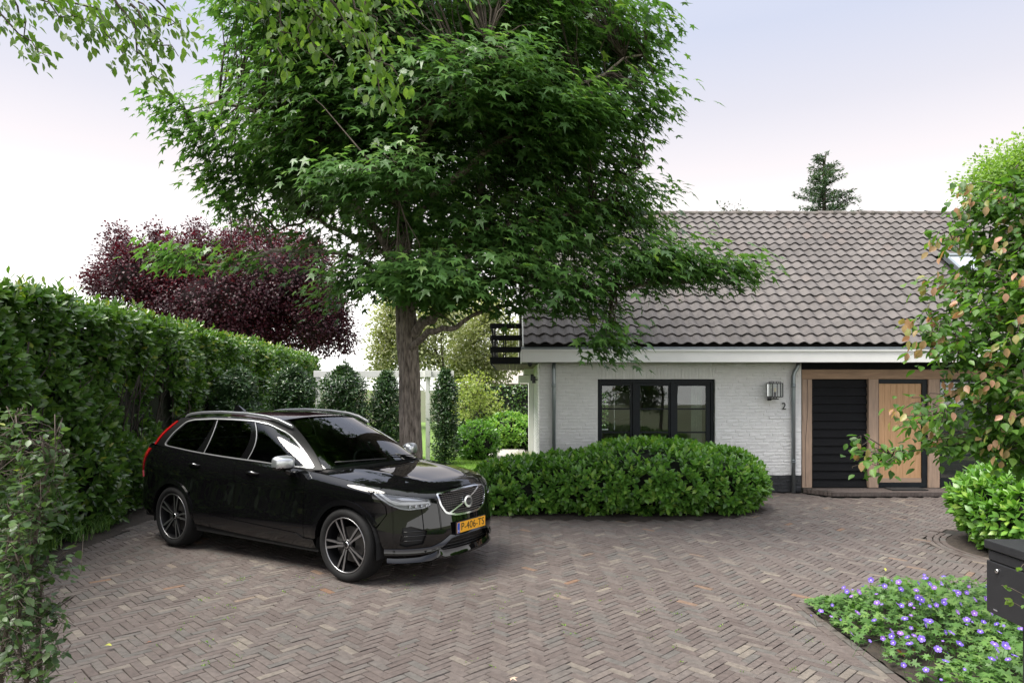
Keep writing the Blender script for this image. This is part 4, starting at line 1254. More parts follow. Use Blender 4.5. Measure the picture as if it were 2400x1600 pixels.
# headlight outline (traced): inner upper, along the top to the outer point, lower edge
hl = F([(.490, .795), (.498, .846), (.62, .884)]) + S([(.30, .902), (.45, .930), (.575, .945)]) + S([(.50, .885), (.395, .812), (.31, .772)]) + F([(.70, .758), (.56, .766)])
hl = round_poly(hl, .012)
bump_half = [(0.0, low.front([(0.0, .262)])[0][1])] + F([(.3, .265), (.55, .30)]) + S([(.42, .345), (.455, .40), (AXF - AR + .012, .47)] + arc(AXF, AR, 162, 153, 3)[::1] + [(.462, .645), (.412, .72), (.422, .80), (.492, .875), (.61, .945), (.51, .962)]) + [(u, TOPW - .002) for u in np.linspace(side_top(.50, .52, 2)[0][0], 0, 16)]
bump_o = bump_half + mirp(bump_half[1:-1])
spanel('front_bumper', low, bump_o, [grille_o, hl, mirp(hl), fogo, mirp(fogo), lower_o], M['paint'], car, lip=0.045, grid=.04, bstep=.018)
# recess backing
for nm, poly, dep in (('grille_backing', grille_o, -.045), ('lower_intake_backing', lower_o, -.045)):
    spanel(nm, low, poly, [], M['satin_black'], car, off=dep, lip=0)
both('fog_recess', low, fogo, [], M['satin_black'], (car, car), off=-.045, lip=0)
# grille frame, slats, bar, emblem
gri = empty('grille', parent=car)
def inset(poly, k, c=None):
    P_ = np.array(poly); c_ = P_.mean(axis=0) if c is None else np.array(c)
    return [tuple(c_ + (p - c_) * k) for p in P_]
def offs(poly, d):
    """inset a convex-ish polygon by d"""
    P_ = np.array(poly); n = len(P_); out = []
    area = 0.5 * np.sum(P_[:, 0] * np.roll(P_[:, 1], -1) - np.roll(P_[:, 0], -1) * P_[:, 1])
    s_ = 1 if area > 0 else -1
    for i in range(n):
        a, b, c_ = P_[i - 1], P_[i], P_[(i + 1) % n]
        e0, e1 = b - a, c_ - b
        n0 = np.array([-e0[1], e0[0]]) / (np.linalg.norm(e0) + 1e-9) * s_; n1 = np.array([-e1[1], e1[0]]) / (np.linalg.norm(e1) + 1e-9) * s_
        m_ = n0 + n1; m_ /= np.linalg.norm(m_) + 1e-9
        out.append(tuple(b + m_ * d / max(.5, float(m_ @ n0))))
    return out
gro = round_poly(grille_o, .03)
spanel('grille_frame', low, offs(gro, -.004), [offs(gro, .017)], M['chrome'], gri, off=0.008, lip=0.03, grid=.05, bstep=.015)
gin = np.array(offs(gro, .02))
nsl = 11
for i in range(nsl):
    w = gin[:, 1].min() + (gin[:, 1].max() - gin[:, 1].min()) * (i + .6) / nsl
    us = []
    for a, b in zip(gin, np.roll(gin, -1, axis=0)):
        if (a[1] - w) * (b[1] - w) < 0: us.append(a[0] + (b[0] - a[0]) * (w - a[1]) / (b[1] - a[1]))
    if len(us) < 2: continue
    u0, u1 = min(us), max(us)
    spanel('grille_slat', low, [(u0, w - .0045), (u1, w - .0045), (u1, w + .0045), (u0, w + .0045)], [], M['gloss_black'], gri, off=-.008, lip=0.02, grid=.2, bstep=.04)
mb = MB()
for i in range(nsl):                                     # small bright studs on the slats
    w = gin[:, 1].min() + (gin[:, 1].max() - gin[:, 1].min()) * (i + .6) / nsl
    for u in np.arange(-.36, .361, .034):
        if pip(np.array([u]), np.array([w]), gin)[0] and abs(u) + abs(w - gin[:, 1].mean()) > .09:
            p = low.pos([u], [w])[0]
            mb.box(p[0] + .001, p[0] + .006, p[1] - .011, p[1] + .011, p[2] - .003, p[2] + .002)
mb.build('grille_studs', M['chrome'], gri)['kind'] = 'stuff'
ec = (0.0, float(low.front([(0, .770)])[0][1]))
p0, p1 = (0.305, gin[:, 1].min() + .012), (-0.345, gin[:, 1].max() - .012)
dv = np.array(p1) - np.array(p0); dv /= np.linalg.norm(dv); nv = np.array([-dv[1], dv[0]]) * .0085
spanel('grille_bar', low, [tuple(np.array(p0) - nv), tuple(np.array(p1) - nv), tuple(np.array(p1) + nv), tuple(np.array(p0) + nv)], [], M['chrome'], gri, off=0.0, lip=.02, grid=.2, bstep=.03)
cir = lambda r_, n=28: [(ec[0] + r_ * math.cos(2 * math.pi * k / n), ec[1] + r_ * math.sin(2 * math.pi * k / n)) for k in range(n)]
spanel('emblem_ring', low, cir(.073), [cir(.047)], M['chrome'], gri, off=.016, lip=.03, grid=.05, bstep=.01)
spanel('emblem_centre', low, cir(.047), [], M['satin_black'], gri, off=.012, lip=.0, grid=.05, bstep=.01)
me = text_obj('emblem_lettering', 'VOLVO', 0.026, M['chrome'], .001)
o = add_obj('emblem_lettering', me, gri)
pc = low.pos([0.0], [ec[1]])[0]
def face_front(o, x, y, z, yaw=0.0):
    o.matrix_local = Matrix.Translation((x, y, z)) @ Matrix(((0, 0, -1, 0), (1, 0, 0, 0), (0, 1, 0, 0), (0, 0, 0, 1)))
# text faces -x; seen from the front, +y is to the viewer's left, so run the text towards -y
def text_front(o, x, y, z, sx=1.0, sz=1.0):
    o.matrix_local = Matrix.Translation((x, y, z)) @ Matrix(((0, 0, -1, 0), (-sx, 0, 0, 0), (0, sz, 0, 0), (0, 0, 0, 1)))
text_front(o, pc[0] - .0145, 0, pc[2])
# lower blade (gloss black sweep) and splitter
bl = F([(.0, .478), (.22, .476), (.305, .468), (.42, .405), (.52, .372), (.66, .372)]) + S([(.40, .385), (.44, .372)]) + S([(.40, .345)]) + F([(.66, .335), (.52, .338), (.445, .355), (.32, .440), (.22, .452), (.0, .455)])
blade = bl + []
def ledge(name, top, bot, o_top, o_bot, sg, mat):
    top, bot = np.array(top), np.array(bot)
    def rs(p):
        t = np.concatenate([[0], np.cumsum(np.linalg.norm(np.diff(p, axis=0), axis=1))]); tt = np.linspace(0, t[-1], 40)
        return np.column_stack([np.interp(tt, t, p[:, 0]), np.interp(tt, t, p[:, 1])])
    a, b_ = rs(top), rs(bot)
    A = low.pos(a[:, 0] * sg, a[:, 1]) + low.nrm(a[:, 0] * sg, a[:, 1]) * o_top
    B_ = low.pos(b_[:, 0] * sg, b_[:, 1]) + low.nrm(b_[:, 0] * sg, b_[:, 1]) * o_bot
    C_ = low.pos(b_[:, 0] * sg, b_[:, 1]); C_[:, 2] -= .006
    m_ = (A + B_) / 2 + low.nrm((a[:, 0] + b_[:, 0]) / 2 * sg, (a[:, 1] + b_[:, 1]) / 2) * .006
    V = np.concatenate([A, m_, B_, C_]); n_ = 40
    q = [(k * n_ + i, k * n_ + i + 1, (k + 1) * n_ + i + 1, (k + 1) * n_ + i) for k in range(3) for i in range(n_ - 1)]
    if sg < 0: q = [f[::-1] for f in q]
    mb_ = MB(); mb_.add(V, q)
    return smooth_angle(mb_.build(name, mat, car), 50)
bt = F([(.0, .484), (.22, .482), (.305, .474), (.42, .410), (.52, .378), (.66, .376)]) + S([(.36, .380), (.44, .380)])
bb = F([(.0, .458), (.22, .455), (.32, .440), (.445, .352), (.52, .332), (.66, .328)]) + S([(.36, .330), (.44, .330)])
for sg in (1, -1): ledge('bumper_blade', bt, bb, .006, .036, sg, M['paint'])
for z in (.33, .365, .40, .43):
    pts = [(y, z) for y in np.linspace(0, np.interp(z, [.30, .345, .44], [.44, .42, .29]), 6)]
    a = F(pts); a2 = [(-u, w) for u, w in a[1:]][::-1] + a
    P_ = low.pos([p[0] for p in a2], [p[1] for p in a2]); P_[:, 0] += .012
    mb = MB(); mb.tube(P_, .006, 6); mb.build('intake_bar', M['gloss_black'], car, True)
spl = F([(0, .300), (.2, .300), (.40, .315), (.47, .340), (.50, .318), (.43, .268), (.2, .258), (0, .257)])
st_t = F([(0, .318), (.2, .318), (.38, .328), (.44, .352), (.49, .318), (.60, .300)]) + S([(.36, .300), (.43, .305)])
st_b = F([(0, .268), (.2, .268), (.40, .274), (.455, .292), (.50, .270), (.60, .266)]) + S([(.36, .268), (.43, .272)])
for sg in (1, -1): ledge('splitter', st_t, st_b, .010, .062, sg, M['paint'])
# fog pod and side vent bars
for sg in (1, -1):
    fg = empty('fog_lamp', parent=car)
    c = S([(.315, .50)])[0]; p = low.pos([c[0] * sg], [c[1]])[0]; nn = low.nrm([c[0] * sg], [c[1]])[0]
    hexp = [(c[0] + .055 * math.cos(a) * 1.0, c[1] + .075 * math.sin(a)) for a in np.linspace(0, 2 * math.pi, 7)[:-1]]
    hexp = [(u * sg, w) for u, w in hexp]
    spanel('fog_lamp_frame', low, hexp, [inset(hexp, .8)], M['gloss_black'], fg, off=.0, lip=.04, grid=.1, bstep=.02)
    spanel('fog_lamp_lens', low, inset(hexp, .79), [], M['satin_black'], fg, off=-.02, lip=0, grid=.1, bstep=.03)
    for z in (.455, .50, .545):
        a = F([(y, z) for y in np.linspace(.60 if z < .5 else .57, .76, 5)])
        P_ = low.pos([q[0] * sg for q in a], [q[1] for q in a]); P_[:, 0] += .008
        mb = MB(); mb.tube(P_, .007, 6); mb.build('vent_bar', M['gloss_black'], car, True)
# headlights
for sg in (1, -1):
    h = empty('headlight', parent=car)
    ph = [(u * sg, w) for u, w in hl]
    spanel('lamp_bowl', low, ph, [], M['bowl'], h, off=-.04, lip=0, grid=.06)
    spanel('lamp_surround', low, ph, [inset(ph, .93)], M['reflector'], h, off=-.022, lip=.02, grid=.06)
    # hammer-shaped light guide
    cu_ = F([(.505, .828), (.505, .814), (.70, .806)]) + S([(.345, .812), (.395, .842), (.505, .925), (.475, .927), (.375, .858), (.31, .836)]) + F([(.70, .838)])
    spanel('light_guide', low, [(u * sg, w) for u, w in cu_], [], M['drl'], h, off=-.012, lip=.02, grid=.06)
    up_ = F([(.54, .840), (.70, .852)]) + S([(.30, .858), (.345, .880), (.30, .888)]) + F([(.68, .880)])
    spanel('lamp_reflector', low, [(u * sg, w) for u, w in up_], [], M['reflector'], h, off=-.024, lip=.02, grid=.06)
    for y in (.54, .59, .64, .69):
        c = F([(y, .789)])[0]; p = low.pos([c[0] * sg], [c[1]])[0]
        mb = MB(); mb.lathe([(.0, .0), (.011, .002), (.014, .014), (.016, .02)], (0, 0, 0), 'x', 10); mb.V[0][:, 0] = .022 - mb.V[0][:, 0]
        mb.V[0] += p; mb.build('led_module', M['chrome'], h, True)
    spanel('lamp_lens', low, offs(ph, .002) if sg > 0 else offs(ph, .002), [], M['lens'], h, off=-.001, lip=0, grid=.05)
# number plate
pl = empty('number_plate', parent=car)
PX = -.012; PZ = .530; PW, PH = .255, .054
MB().box(PX, PX + .012, -PW - .008, PW + .008, PZ - PH - .008, PZ + PH + .008).build('plate_holder', M['satin_black'], pl, bevel=.004)
MB().box(PX - .004, PX - .0005, -PW, PW, PZ - PH, PZ + PH).build('plate_face', M['plate'], pl, bevel=.0012)
MB().box(PX - .0052, PX - .0042, PW - .045, PW - .002, PZ - PH + .002, PZ + PH - .002).build('country_band', M['plate_blue'], pl)
me = text_obj('plate_lettering', 'P-406-TS', 0.098, M['plate_ink'], .0006)
co = np.array([v.co[:] for v in me.vertices]); wd = co[:, 0].max() - co[:, 0].min()
o = add_obj('plate_lettering', me, pl); text_front(o, PX - .0048, -.022, PZ, .415 / wd, 1.12)
me = text_obj('country_lettering', 'NL', 0.03, M['white_ink'], .0004)
o = add_obj('country_lettering', me, pl); text_front(o, PX - .0058, PW - .023, PZ - .032, .9, 1.0)

# ---- bonnet: height field between the hood edges
ut = np.linspace(0, low.umax * .5, 500); tp_ = low.raw(ut, np.full(500, TOPW))
hx, hy, hz = tp_[:, 0], tp_[:, 1], tp_[:, 2]
kx = hx < 1.6
ye = lambda x: np.interp(x, hx[kx], hy[kx])
ze = lambda x: np.interp(x, hx[kx], hz[kx])
def zc(x):
    B_ = spline_basis([.13, .20, .35, .6, .9, 1.25], np.clip(x, .13, 1.6))
    return B_ @ np.array([.922, .968, 1.010, 1.055, 1.090, 1.112])
def hood_pos(x, y):
    x, y = np.asarray(x, float), np.asarray(y, float)
    t = np.clip(np.abs(y) / np.maximum(ye(x), .02), 0, 1)
    z = zc(x) - (zc(x) - ze(x)) * t ** 2.6
    rid = np.exp(-((t - .60 + .10 * np.clip((1.2 - x), 0, 1)) / .07) ** 2) * .010 * np.clip((x - .2) / .3, 0, 1) * np.clip((1 - t) * 6, 0, 1)
    return np.column_stack([x, y, z + rid])
def hood_nrm(x, y):
    e = .004
    du = hood_pos(np.asarray(x) + e, y) - hood_pos(np.asarray(x) - e, y); dv = hood_pos(x, np.asarray(y) + e) - hood_pos(x, np.asarray(y) - e)
    n = np.cross(du, dv); n /= np.linalg.norm(n, axis=1)[:, None] + 1e-9
    n[n[:, 2] < 0] *= -1
    return n
xs = np.concatenate([np.linspace(hx[0] + .004, .3, 14), np.linspace(.34, 1.27, 14)])
hh = [(x, max(0.0, ye(x) - .005)) for x in xs]
cowl = [(1.25, .72), (1.16, .55), (1.10, .30), (1.085, 0.0)]
outer = [(hx[0] + .004, 0.0)] + hh[1:] + cowl
outer = outer + [(x, -y) for x, y in outer[1:-1]][::-1]
P, T = tri2d(outer, [], .04, .02)
add_obj('bonnet', panel_mesh('bonnet', hood_pos, hood_nrm, P, T, 0.0, .02, M['paint']), car)
# cowl and wiper
mb = MB(); mb.add([(1.06, -.74, 1.06), (1.06, .74, 1.06), (1.42, .80, 1.075), (1.42, -.80, 1.075)], [(0, 1, 2, 3)]); mb.build('cowl', M['satin_black'], car)
for sg, y0 in ((1, .05), (1, -.62)):
    us = np.linspace(y0, y0 + .55, 8); P_ = up.pos(us, np.full(8, .03) + np.linspace(0, .03, 8)); P_ += up.nrm(us, np.full(8, .04)) * .015
    mb = MB(); mb.tube(P_, .007, 6); mb.build('wiper', M['satin_black'], car, True)
# ---- greenhouse
US = up.side
def top_u(x): 
    us = np.linspace(.3, up.umax - .2, 900); p = up.raw(us, np.full(900, up.w[-1])); return float(np.interp(x, p[:, 0], us))
def bot_u(x):
    us = np.linspace(.3, up.umax - .2, 900); p = up.raw(us, np.full(900, 0.0)); return float(np.interp(x, p[:, 0], us))
DLO = [(1.50, 1.118), (1.76, 1.305), (2.04, 1.452), (2.36, 1.548), (2.62, 1.578), (3.0, 1.588), (3.40, 1.586), (3.80, 1.566), (3.96, 1.535), (4.10, 1.40), (4.20, 1.262), (4.18, 1.243), (3.6, 1.200), (3.30, 1.182), (2.70, 1.156), (2.1, 1.134)]
dlo = round_poly(US(DLO), [.02, .06, .06, .06, 0, 0, 0, .05, .06, .05, .02, .02, 0, 0, 0, 0])
wsu = up.front if False else None
# windscreen polygon in (u,w): centre to just inside the pillar
wtop = up.w[-1]
ws_edge = [(float(np.interp(w, [0, .29, .52], [.735, .665, .575])), w) for w in np.linspace(.012, wtop - .02, 8)]
ws = [(0.0, .012)] + ws_edge + [(0.0, wtop - .02)]
ws_full = ws + [(-u, w) for u, w in ws[1:-1]][::-1]
spanel('windscreen', up, ws_full, [], M['car_glass'], car, off=0.0, lip=0, grid=.05)
# pillars and side frame
rg_u0 = top_u(4.02); 
sidef = [(.735 + .006, .0)] + [(u + .006, w) for u, w in ws_edge[1:]] + [(u, wtop) for u in np.linspace(.60, rg_u0 + .25, 26)] + [(float(np.interp(w, [0, .52], [bot_u(4.56), rg_u0 + .25])), w) for w in np.linspace(wtop - .08, .06, 6)] + [(u, 0.0) for u in np.linspace(bot_u(4.56), .77, 30)]
M['pillar'] = plain('pillar_black', (0.004, 0.004, 0.0045), 0.42, 0.0, 0.22)
both('side_frame', up, sidef, [dlo], M['pillar'], (car, car), lip=.02)
both('window_trim', up, offs(dlo, -.011), [offs(dlo, .004)], M['trim'], (car, car), off=.006, lip=.012, grid=.06, bstep=.02)
# glass: front door, rear door, rear quarter; black pillars between
def clip_x(poly_xz, x0l, x0u, x1l, x1u):
    """cut the window outline by two slanted lines given by x at z=1.15 and z=1.60"""
    P_ = [np.array(p) for p in poly_xz]
    for (xl, xu, keep) in ((x0l, x0u, 1), (x1l, x1u, -1)):
        f = lambda p: keep * (p[0] - (xl + (xu - xl) * (p[1] - 1.15) / .45))
        out = []
        for a, b in zip(P_, P_[1:] + P_[:1]):
            fa, fb = f(a), f(b)
            if fa >= 0: out.append(a)
            if fa * fb < 0: out.append(a + (b - a) * fa / (fa - fb))
        P_ = out
    return [tuple(p) for p in P_]
Cc = np.array([2.8, 1.37])
DLi = DLO
for nm, par, args, mt in (('front_door_window', (doorF, doorF2), (0, 0, 2.50, 2.60), 'car_glass'), ('rear_door_window', (doorR, doorR2), (2.66, 2.70, 3.33, 3.30), 'car_glass_dark'), ('quarter_window', (car, car), (3.52, 3.36, 9, 9), 'car_glass_dark')):
    both(nm, up, US(clip_x(DLi, *args)), [], M[mt], par, off=-.006, lip=0, grid=.06)
for nm, args in (('middle_pillar', (2.505, 2.605, 2.655, 2.695)), ('rear_pillar_trim', (3.335, 3.305, 3.515, 3.355))):
    both(nm, up, US(clip_x(DLi, *args)), [], M['gloss_black'], (car, car), off=-.004, lip=.01, grid=.06)
for args in ((2.515, 2.615, 2.526, 2.626), (3.335, 3.305, 3.347, 3.317)):
    both('pillar_strip', up, US(clip_x(DLi, *args)), [], M['trim'], (car, car), off=-.001, lip=.005, grid=.1)
# back of the greenhouse
rb = [(float(np.interp(w, [0, .52], [bot_u(4.56), rg_u0 + .25])) + .004, w) for w in np.linspace(0, wtop, 8)]
rear_w = rb + [(up.umax, w) for w in np.linspace(wtop, 0, 4)]
both('rear_screen', up, rear_w, [], M['car_glass_dark'], (car, car), lip=0)
# roof: height field over the roof edge
ur = np.linspace(0, up.umax, 900); rp = up.raw(ur, np.full(900, wtop))
rx, ry, rz = rp[:, 0], rp[:, 1], rp[:, 2]
im = int(np.argmax(ry))
fx_ = np.interp(np.linspace(0, ry[im], 100), ry[:im + 1], rx[:im + 1]); bx_ = np.interp(np.linspace(0, ry[im], 100), ry[im:][::-1], rx[im:][::-1])
yy_ = np.linspace(0, ry[im], 100)
fz_ = np.interp(yy_, ry[:im + 1], rz[:im + 1]); bz_ = np.interp(yy_, ry[im:][::-1], rz[im:][::-1])
def roof_pos(x, y):
    x, y = np.asarray(x, float), np.asarray(y, float)
    a = np.abs(y); xf, xb = np.interp(a, yy_, fx_), np.interp(a, yy_, bx_); zf, zb = np.interp(a, yy_, fz_), np.interp(a, yy_, bz_)
    t = np.clip((x - xf) / np.maximum(xb - xf, .02), 0, 1)
    crown = .075 * (1 - (a / (ry[im] + .001)) ** 2)
    arch = 4 * t * (1 - t)
    base = zf + (zb - zf) * t
    return np.column_stack([x, y, base + crown * (arch ** .8) + .02 * np.minimum(1, arch) * (a / ry[im])])
def roof_nrm(x, y):
    e = .004
    du = roof_pos(np.asarray(x) + e, y) - roof_pos(np.asarray(x) - e, y); dv = roof_pos(x, np.asarray(y) + e) - roof_pos(x, np.asarray(y) - e)
    n = np.cross(du, dv); n /= np.linalg.norm(n, axis=1)[:, None] + 1e-9
    n[n[:, 2] < 0] *= -1
    return n
ro = [(x, y) for x, y in zip(rx[::12], ry[::12])]
ro = [(x, max(y, 0)) for x, y in ro]
outer = ro + [(x, -y) for x, y in ro[1:-1]][::-1]
P, T = tri2d(outer, [], .06, .03)
add_obj('car_roof', panel_mesh('car_roof', roof_pos, roof_nrm, P, T, 0.001, .012, M['paint']), car)
# spoiler
mb = MB(); n = 11
ys = np.linspace(-.60, .60, n)
V = [];
for y in ys:
    k = 1 - (abs(y) / .66) ** 4
    V += [(4.10, y, 1.600), (4.42 + .10 * k, y, 1.565 + .012 * k), (4.43 + .10 * k, y, 1.545), (4.2, y, 1.54)]
mb.add(V, [(4 * i + a, 4 * i + (a + 1) % 4, 4 * i + 4 + (a + 1) % 4, 4 * i + 4 + a) for i in range(n - 1) for a in range(4)] + [(0, 1, 2, 3), tuple(4 * (n - 1) + a for a in (3, 2, 1, 0))])
smooth_angle(mb.build('roof_spoiler', M['paint'], car), 50)
# rails
for sg in (1, -1):
    xs = np.array([2.06, 2.12, 2.25, 2.45, 2.8, 3.3, 3.7, 3.95, 4.06, 4.10])
    ys = np.array([.615, .628, .640, .652, .660, .660, .652, .636, .622, .615]) * sg
    zs = np.array([1.535, 1.558, 1.602, 1.640, 1.668, 1.677, 1.664, 1.640, 1.618, 1.595])
    mb = MB(); pr = []
    for x, y, z in zip(xs, ys, zs):
        for a, b in ((-.013, -.018), (.013, -.018), (.015, .004), (.008, .013), (-.008, .013), (-.015, .004)): pr.append((x, y + a, z + b))
    m_ = 6
    mb.add(pr, [(i * m_ + k, i * m_ + (k + 1) % m_, (i + 1) * m_ + (k + 1) % m_, (i + 1) * m_ + k) for i in range(len(xs) - 1) for k in range(m_)] + [tuple(range(m_)), tuple(range((len(xs) - 1) * m_, len(xs) * m_))[::-1]])
    smooth_angle(mb.build('roof_rail', M['rail'], car), 60)
# antenna fin
mb = MB(); mb.add([(3.72, -.02, 1.66), (3.72, .02, 1.66), (3.95, .025, 1.655), (3.95, -.025, 1.655), (3.86, -.006, 1.735), (3.86, .006, 1.735), (3.93, .006, 1.738), (3.93, -.006, 1.738)], [(0, 1, 5, 4), (1, 2, 6, 5), (2, 3, 7, 6), (3, 0, 4, 7), (4, 5, 6, 7)])
smooth_angle(mb.build('antenna_fin', M['gloss_black'], car), 60)
# tail lamps: red strip up the rear pillar and on the shoulder
for sg in (1, -1):
    tl = empty('tail_lamp', parent=car)
    rb2 = [(float(np.interp(w, [0, .52], [bot_u(4.44), rg_u0 + .15])), w) for w in np.linspace(.0, wtop - .06, 8)]
    strip = rb2 + [(u + .055, w) for u, w in rb2[::-1]]
    spanel('tail_lamp_strip', up, [(u * sg, w) for u, w in strip], [], M['red_lens'], tl, off=.012, lip=.02, grid=.05)
    lo_ = S([(4.46, 1.19), (4.56, 1.05), (4.62, .90), (4.60, .82)]) ; lo2 = [(u + .10, w) for u, w in lo_][::-1]
    spanel('tail_lamp_lower', low, [(u * sg, w) for u, w in lo_ + lo2], [], M['red_lens'], tl, off=.012, lip=.02, grid=.05)
# handles
for dr, dr2, x in ((doorF, doorF2, 2.34), (doorR, doorR2, 3.42)):
    for par, sg in ((dr, 1), (dr2, -1)):
        c = S([(x + t, 1.012 + (.03 if x > 3 else 0)) for t in (.105, .06, 0, -.06, -.105)])
        P_ = low.pos([q[0] * sg for q in c], [q[1] for q in c]) + low.nrm([q[0] * sg for q in c], [q[1] for q in c]) * np.array([.004, .03, .034, .03, .004])[:, None]
        mb = MB(); mb.tube(P_, [.010, .013, .014, .013, .010], 8); ho = mb.build('door_handle', M['paint'], par, True)
        mb = MB(); P2 = P_.copy(); P2[:, 2] += .011; mb.tube(P2[1:-1] , .0035, 6); mb.build('handle_trim', M['chrome'], par, True)
# mirrors
for sg in (1, -1):
    mr_ = empty('wing_mirror', parent=car)
    def ell(nx, nz):
        V, Fc = [], []
        for i in range(nx + 1):
            t = i / nx * math.pi
            for k in range(nz):
                a = 2 * math.pi * k / nz
                s_ = math.sin(t) ** .62 if t < math.pi / 2 else math.sin(t) ** .4
                x = -math.cos(t)
                V.append((x * (.085 if x < 0 else .055), .112 * s_ * np.sign(math.cos(a)) * abs(math.cos(a)) ** .6, .080 * s_ * np.sign(math.sin(a)) * abs(math.sin(a)) ** .6))
        for i in range(nx):
            for k in range(nz): Fc.append((i * nz + k, i * nz + (k + 1) % nz, (i + 1) * nz + (k + 1) % nz, (i + 1) * nz + k))
        return np.array(V), Fc
    V, Fc = ell(14, 24)
    V[:, 1] *= sg; V[:, 0] += .03 * np.abs(V[:, 1]) / .125 * np.sign(V[:, 1] * sg)
    c = np.array([1.71, 1.035 * sg, 1.172])
    upper_f = [f for f in Fc if np.mean([V[i][2] for i in f]) > -.040]
    lower_f = [f for f in Fc if np.mean([V[i][2] for i in f]) <= -.040]
    mb = MB(); mb.add(V + c, upper_f); mb.build('mirror_cap', M['silver'], mr_, True)
    mb = MB(); mb.add(V + c, lower_f); mb.build('mirror_base', M['gloss_black'], mr_, True)
    mb = MB(); mb.tube([c + np.array([.0, -.03 * sg, -.06]), np.array([1.69, .96 * sg, 1.06]), np.array([1.70, .90 * sg, 1.045])], [.035, .028, .03], 10); mb.build('mirror_arm', M['gloss_black'], mr_, True)
    mb = MB(); mb.lathe([(0, 0), (.07, 0)], (0, 0, 0), 'x', 20); mb.V[0][:, 1] *= 1.45; mb.V[0] += c + np.array([.056, 0, 0]); mb.build('mirror_glass', M['steel'], mr_)
# ---- wheels
def wheel(cx, sg):
    w_ = empty('wheel', (cx, 0.822 * sg, WR), 0, car)
    # local y outward (towards the outer side) = sg
    prof = [(.282, .105), (.300, .122), (.330, .128), (.352, .120), (.366, .104), (.3735, .080), (.375, .05), (.375, -.05), (.3735, -.08), (.360, -.11), (.33, -.128), (.29, -.12)]
    mb = MB(); mb.lathe([(r_, h_ * sg) for r_, h_ in prof], (0, 0, 0), 'y', 64)
    ty = smooth_angle(mb.build('tyre', M['rubber'], w_), 35)
    mb = MB()
    for yv in (-.066, -.024, .024, .066):
        mb.lathe([(.3752, (yv - .005) * sg), (.3757, (yv - .004) * sg), (.3757, (yv + .004) * sg), (.3752, (yv + .005) * sg)], (0, 0, 0), 'y', 48)
    mb.build('tread_groove', plain('groove_black', (.004, .004, .004), .9), ty)
    mb = MB()
    for k in range(72):
        a = 2 * math.pi * k / 72
        for yv, sl in ((.088, .02), (-.088, -.02), (.045, .03), (-.045, -.03)):
            p0 = np.array([math.cos(a) * .3753, (yv - .014) * sg, math.sin(a) * .3753]); p1 = np.array([math.cos(a + sl * 2) * .3753, (yv + .014) * sg, math.sin(a + sl * 2) * .3753])
            if abs(yv) > .08:
                p1 *= np.array([.988, 1, .988]) if yv * 1 > 0 else 1
            mb.bar(p0, p1, .0035, .0012, (math.cos(a), 0, math.sin(a)))
    mb.build('tread_sipes', bpy.data.materials['groove_black'], ty)['kind'] = 'stuff'
    rim = empty('rim', parent=w_)
    mb = MB(); mb.lathe([(r_, h_ * sg) for r_, h_ in [(.283, .108), (.278, .112), (.270, .108), (.264, .09), (.255, -.02), (.26, -.10)]], (0, 0, 0), 'y', 64)
    smooth_angle(mb.build('barrel', M['rim_dark'], rim), 40)
    mb = MB(); mb.lathe([(r_, h_ * sg) for r_, h_ in [(.2835, .1085), (.2815, .1135), (.2735, .1135), (.2705, .1085)]], (0, 0, 0), 'y', 64)
    mb.build('rim_edge', M['rim_face'], rim, True)
    # five double spokes
    for k in range(5):
        a = 2 * math.pi * k / 5 + (-.05 if cx < 2 else .54)
        ca, sa = math.cos(a), math.sin(a)
        for side in (-1, 1):
            # outline in (radial, tangential): narrow at the hub, kinked, to the rim
            pl_ = [(.045, .004 * side), (.10, .006 * side), (.150, .013 * side), (.272, .030 * side), (.272, .052 * side), (.150, .036 * side), (.115, .026 * side), (.045, .022 * side)]
            hgt = [.086, .090, .096, .106, .106, .096, .092, .086]
            V = []
            for (r_, t_), h_ in zip(pl_, hgt): V.append((ca * r_ - sa * t_, h_ * sg, sa * r_ + ca * t_))
            n_ = len(V)
            Vb = [(x * .985, y - .028 * sg, z * .985) for x, y, z in V]
            fr = tuple(range(n_))
            mb = MB(); mb.add(V, [fr]); mb.build('spoke_face', M['rim_face'], rim)
            mb = MB(); mb.add(np.array(V) - np.array([0, .001 * sg, 0]), [fr]); mb.add(Vb, [fr[::-1]])
            mb.F.setdefault(4, []).extend([[i, (i + 1) % n_, n_ + (i + 1) % n_, n_ + i] for i in range(n_)])
            mb.build('spoke', M['rim_dark'], rim)
    mb = MB(); mb.lathe([(r_, h_ * sg) for r_, h_ in [(.06, .05), (.056, .084), (.036, .088)]], (0, 0, 0), 'y', 24); mb.build('hub', M['rim_dark'], rim, True)
    mb = MB(); mb.lathe([(r_, h_ * sg) for r_, h_ in [(.034, .086), (.033, .093), (.026, .094)]], (0, 0, 0), 'y', 24); mb.build('hub_ring', M['chrome'], rim, True)
    mb = MB(); mb.lathe([(r_, h_ * sg) for r_, h_ in [(.026, .092), (.0, .093)]], (0, 0, 0), 'y', 24); mb.build('hub_cap', M['gloss_black'], rim, True)
    mb = MB(); mb.lathe([(r_, h_ * sg) for r_, h_ in [(.06, .02), (.18, .02), (.18, .0), (.06, .0)]], (0, 0, 0), 'y', 40); mb.build('brake_disc', M['disc'], w_)
    mb = MB(); mb.lathe([(.11, .035 * sg), (.19, .035 * sg), (.195, .0), (.195, -.03 * sg)], (0, 0, 0), 'y', 40)
    keep = [f for f in mb.F[4] if mb.V[0][f[0]][0] > .10]; mb.F[4] = keep
    mb.build('brake_caliper', plain('caliper_grey', (.06, .058, .055), .5), w_)
    return w_
for cx in (AXF, AXR):
    for sg in (1, -1): wheel(cx, sg)
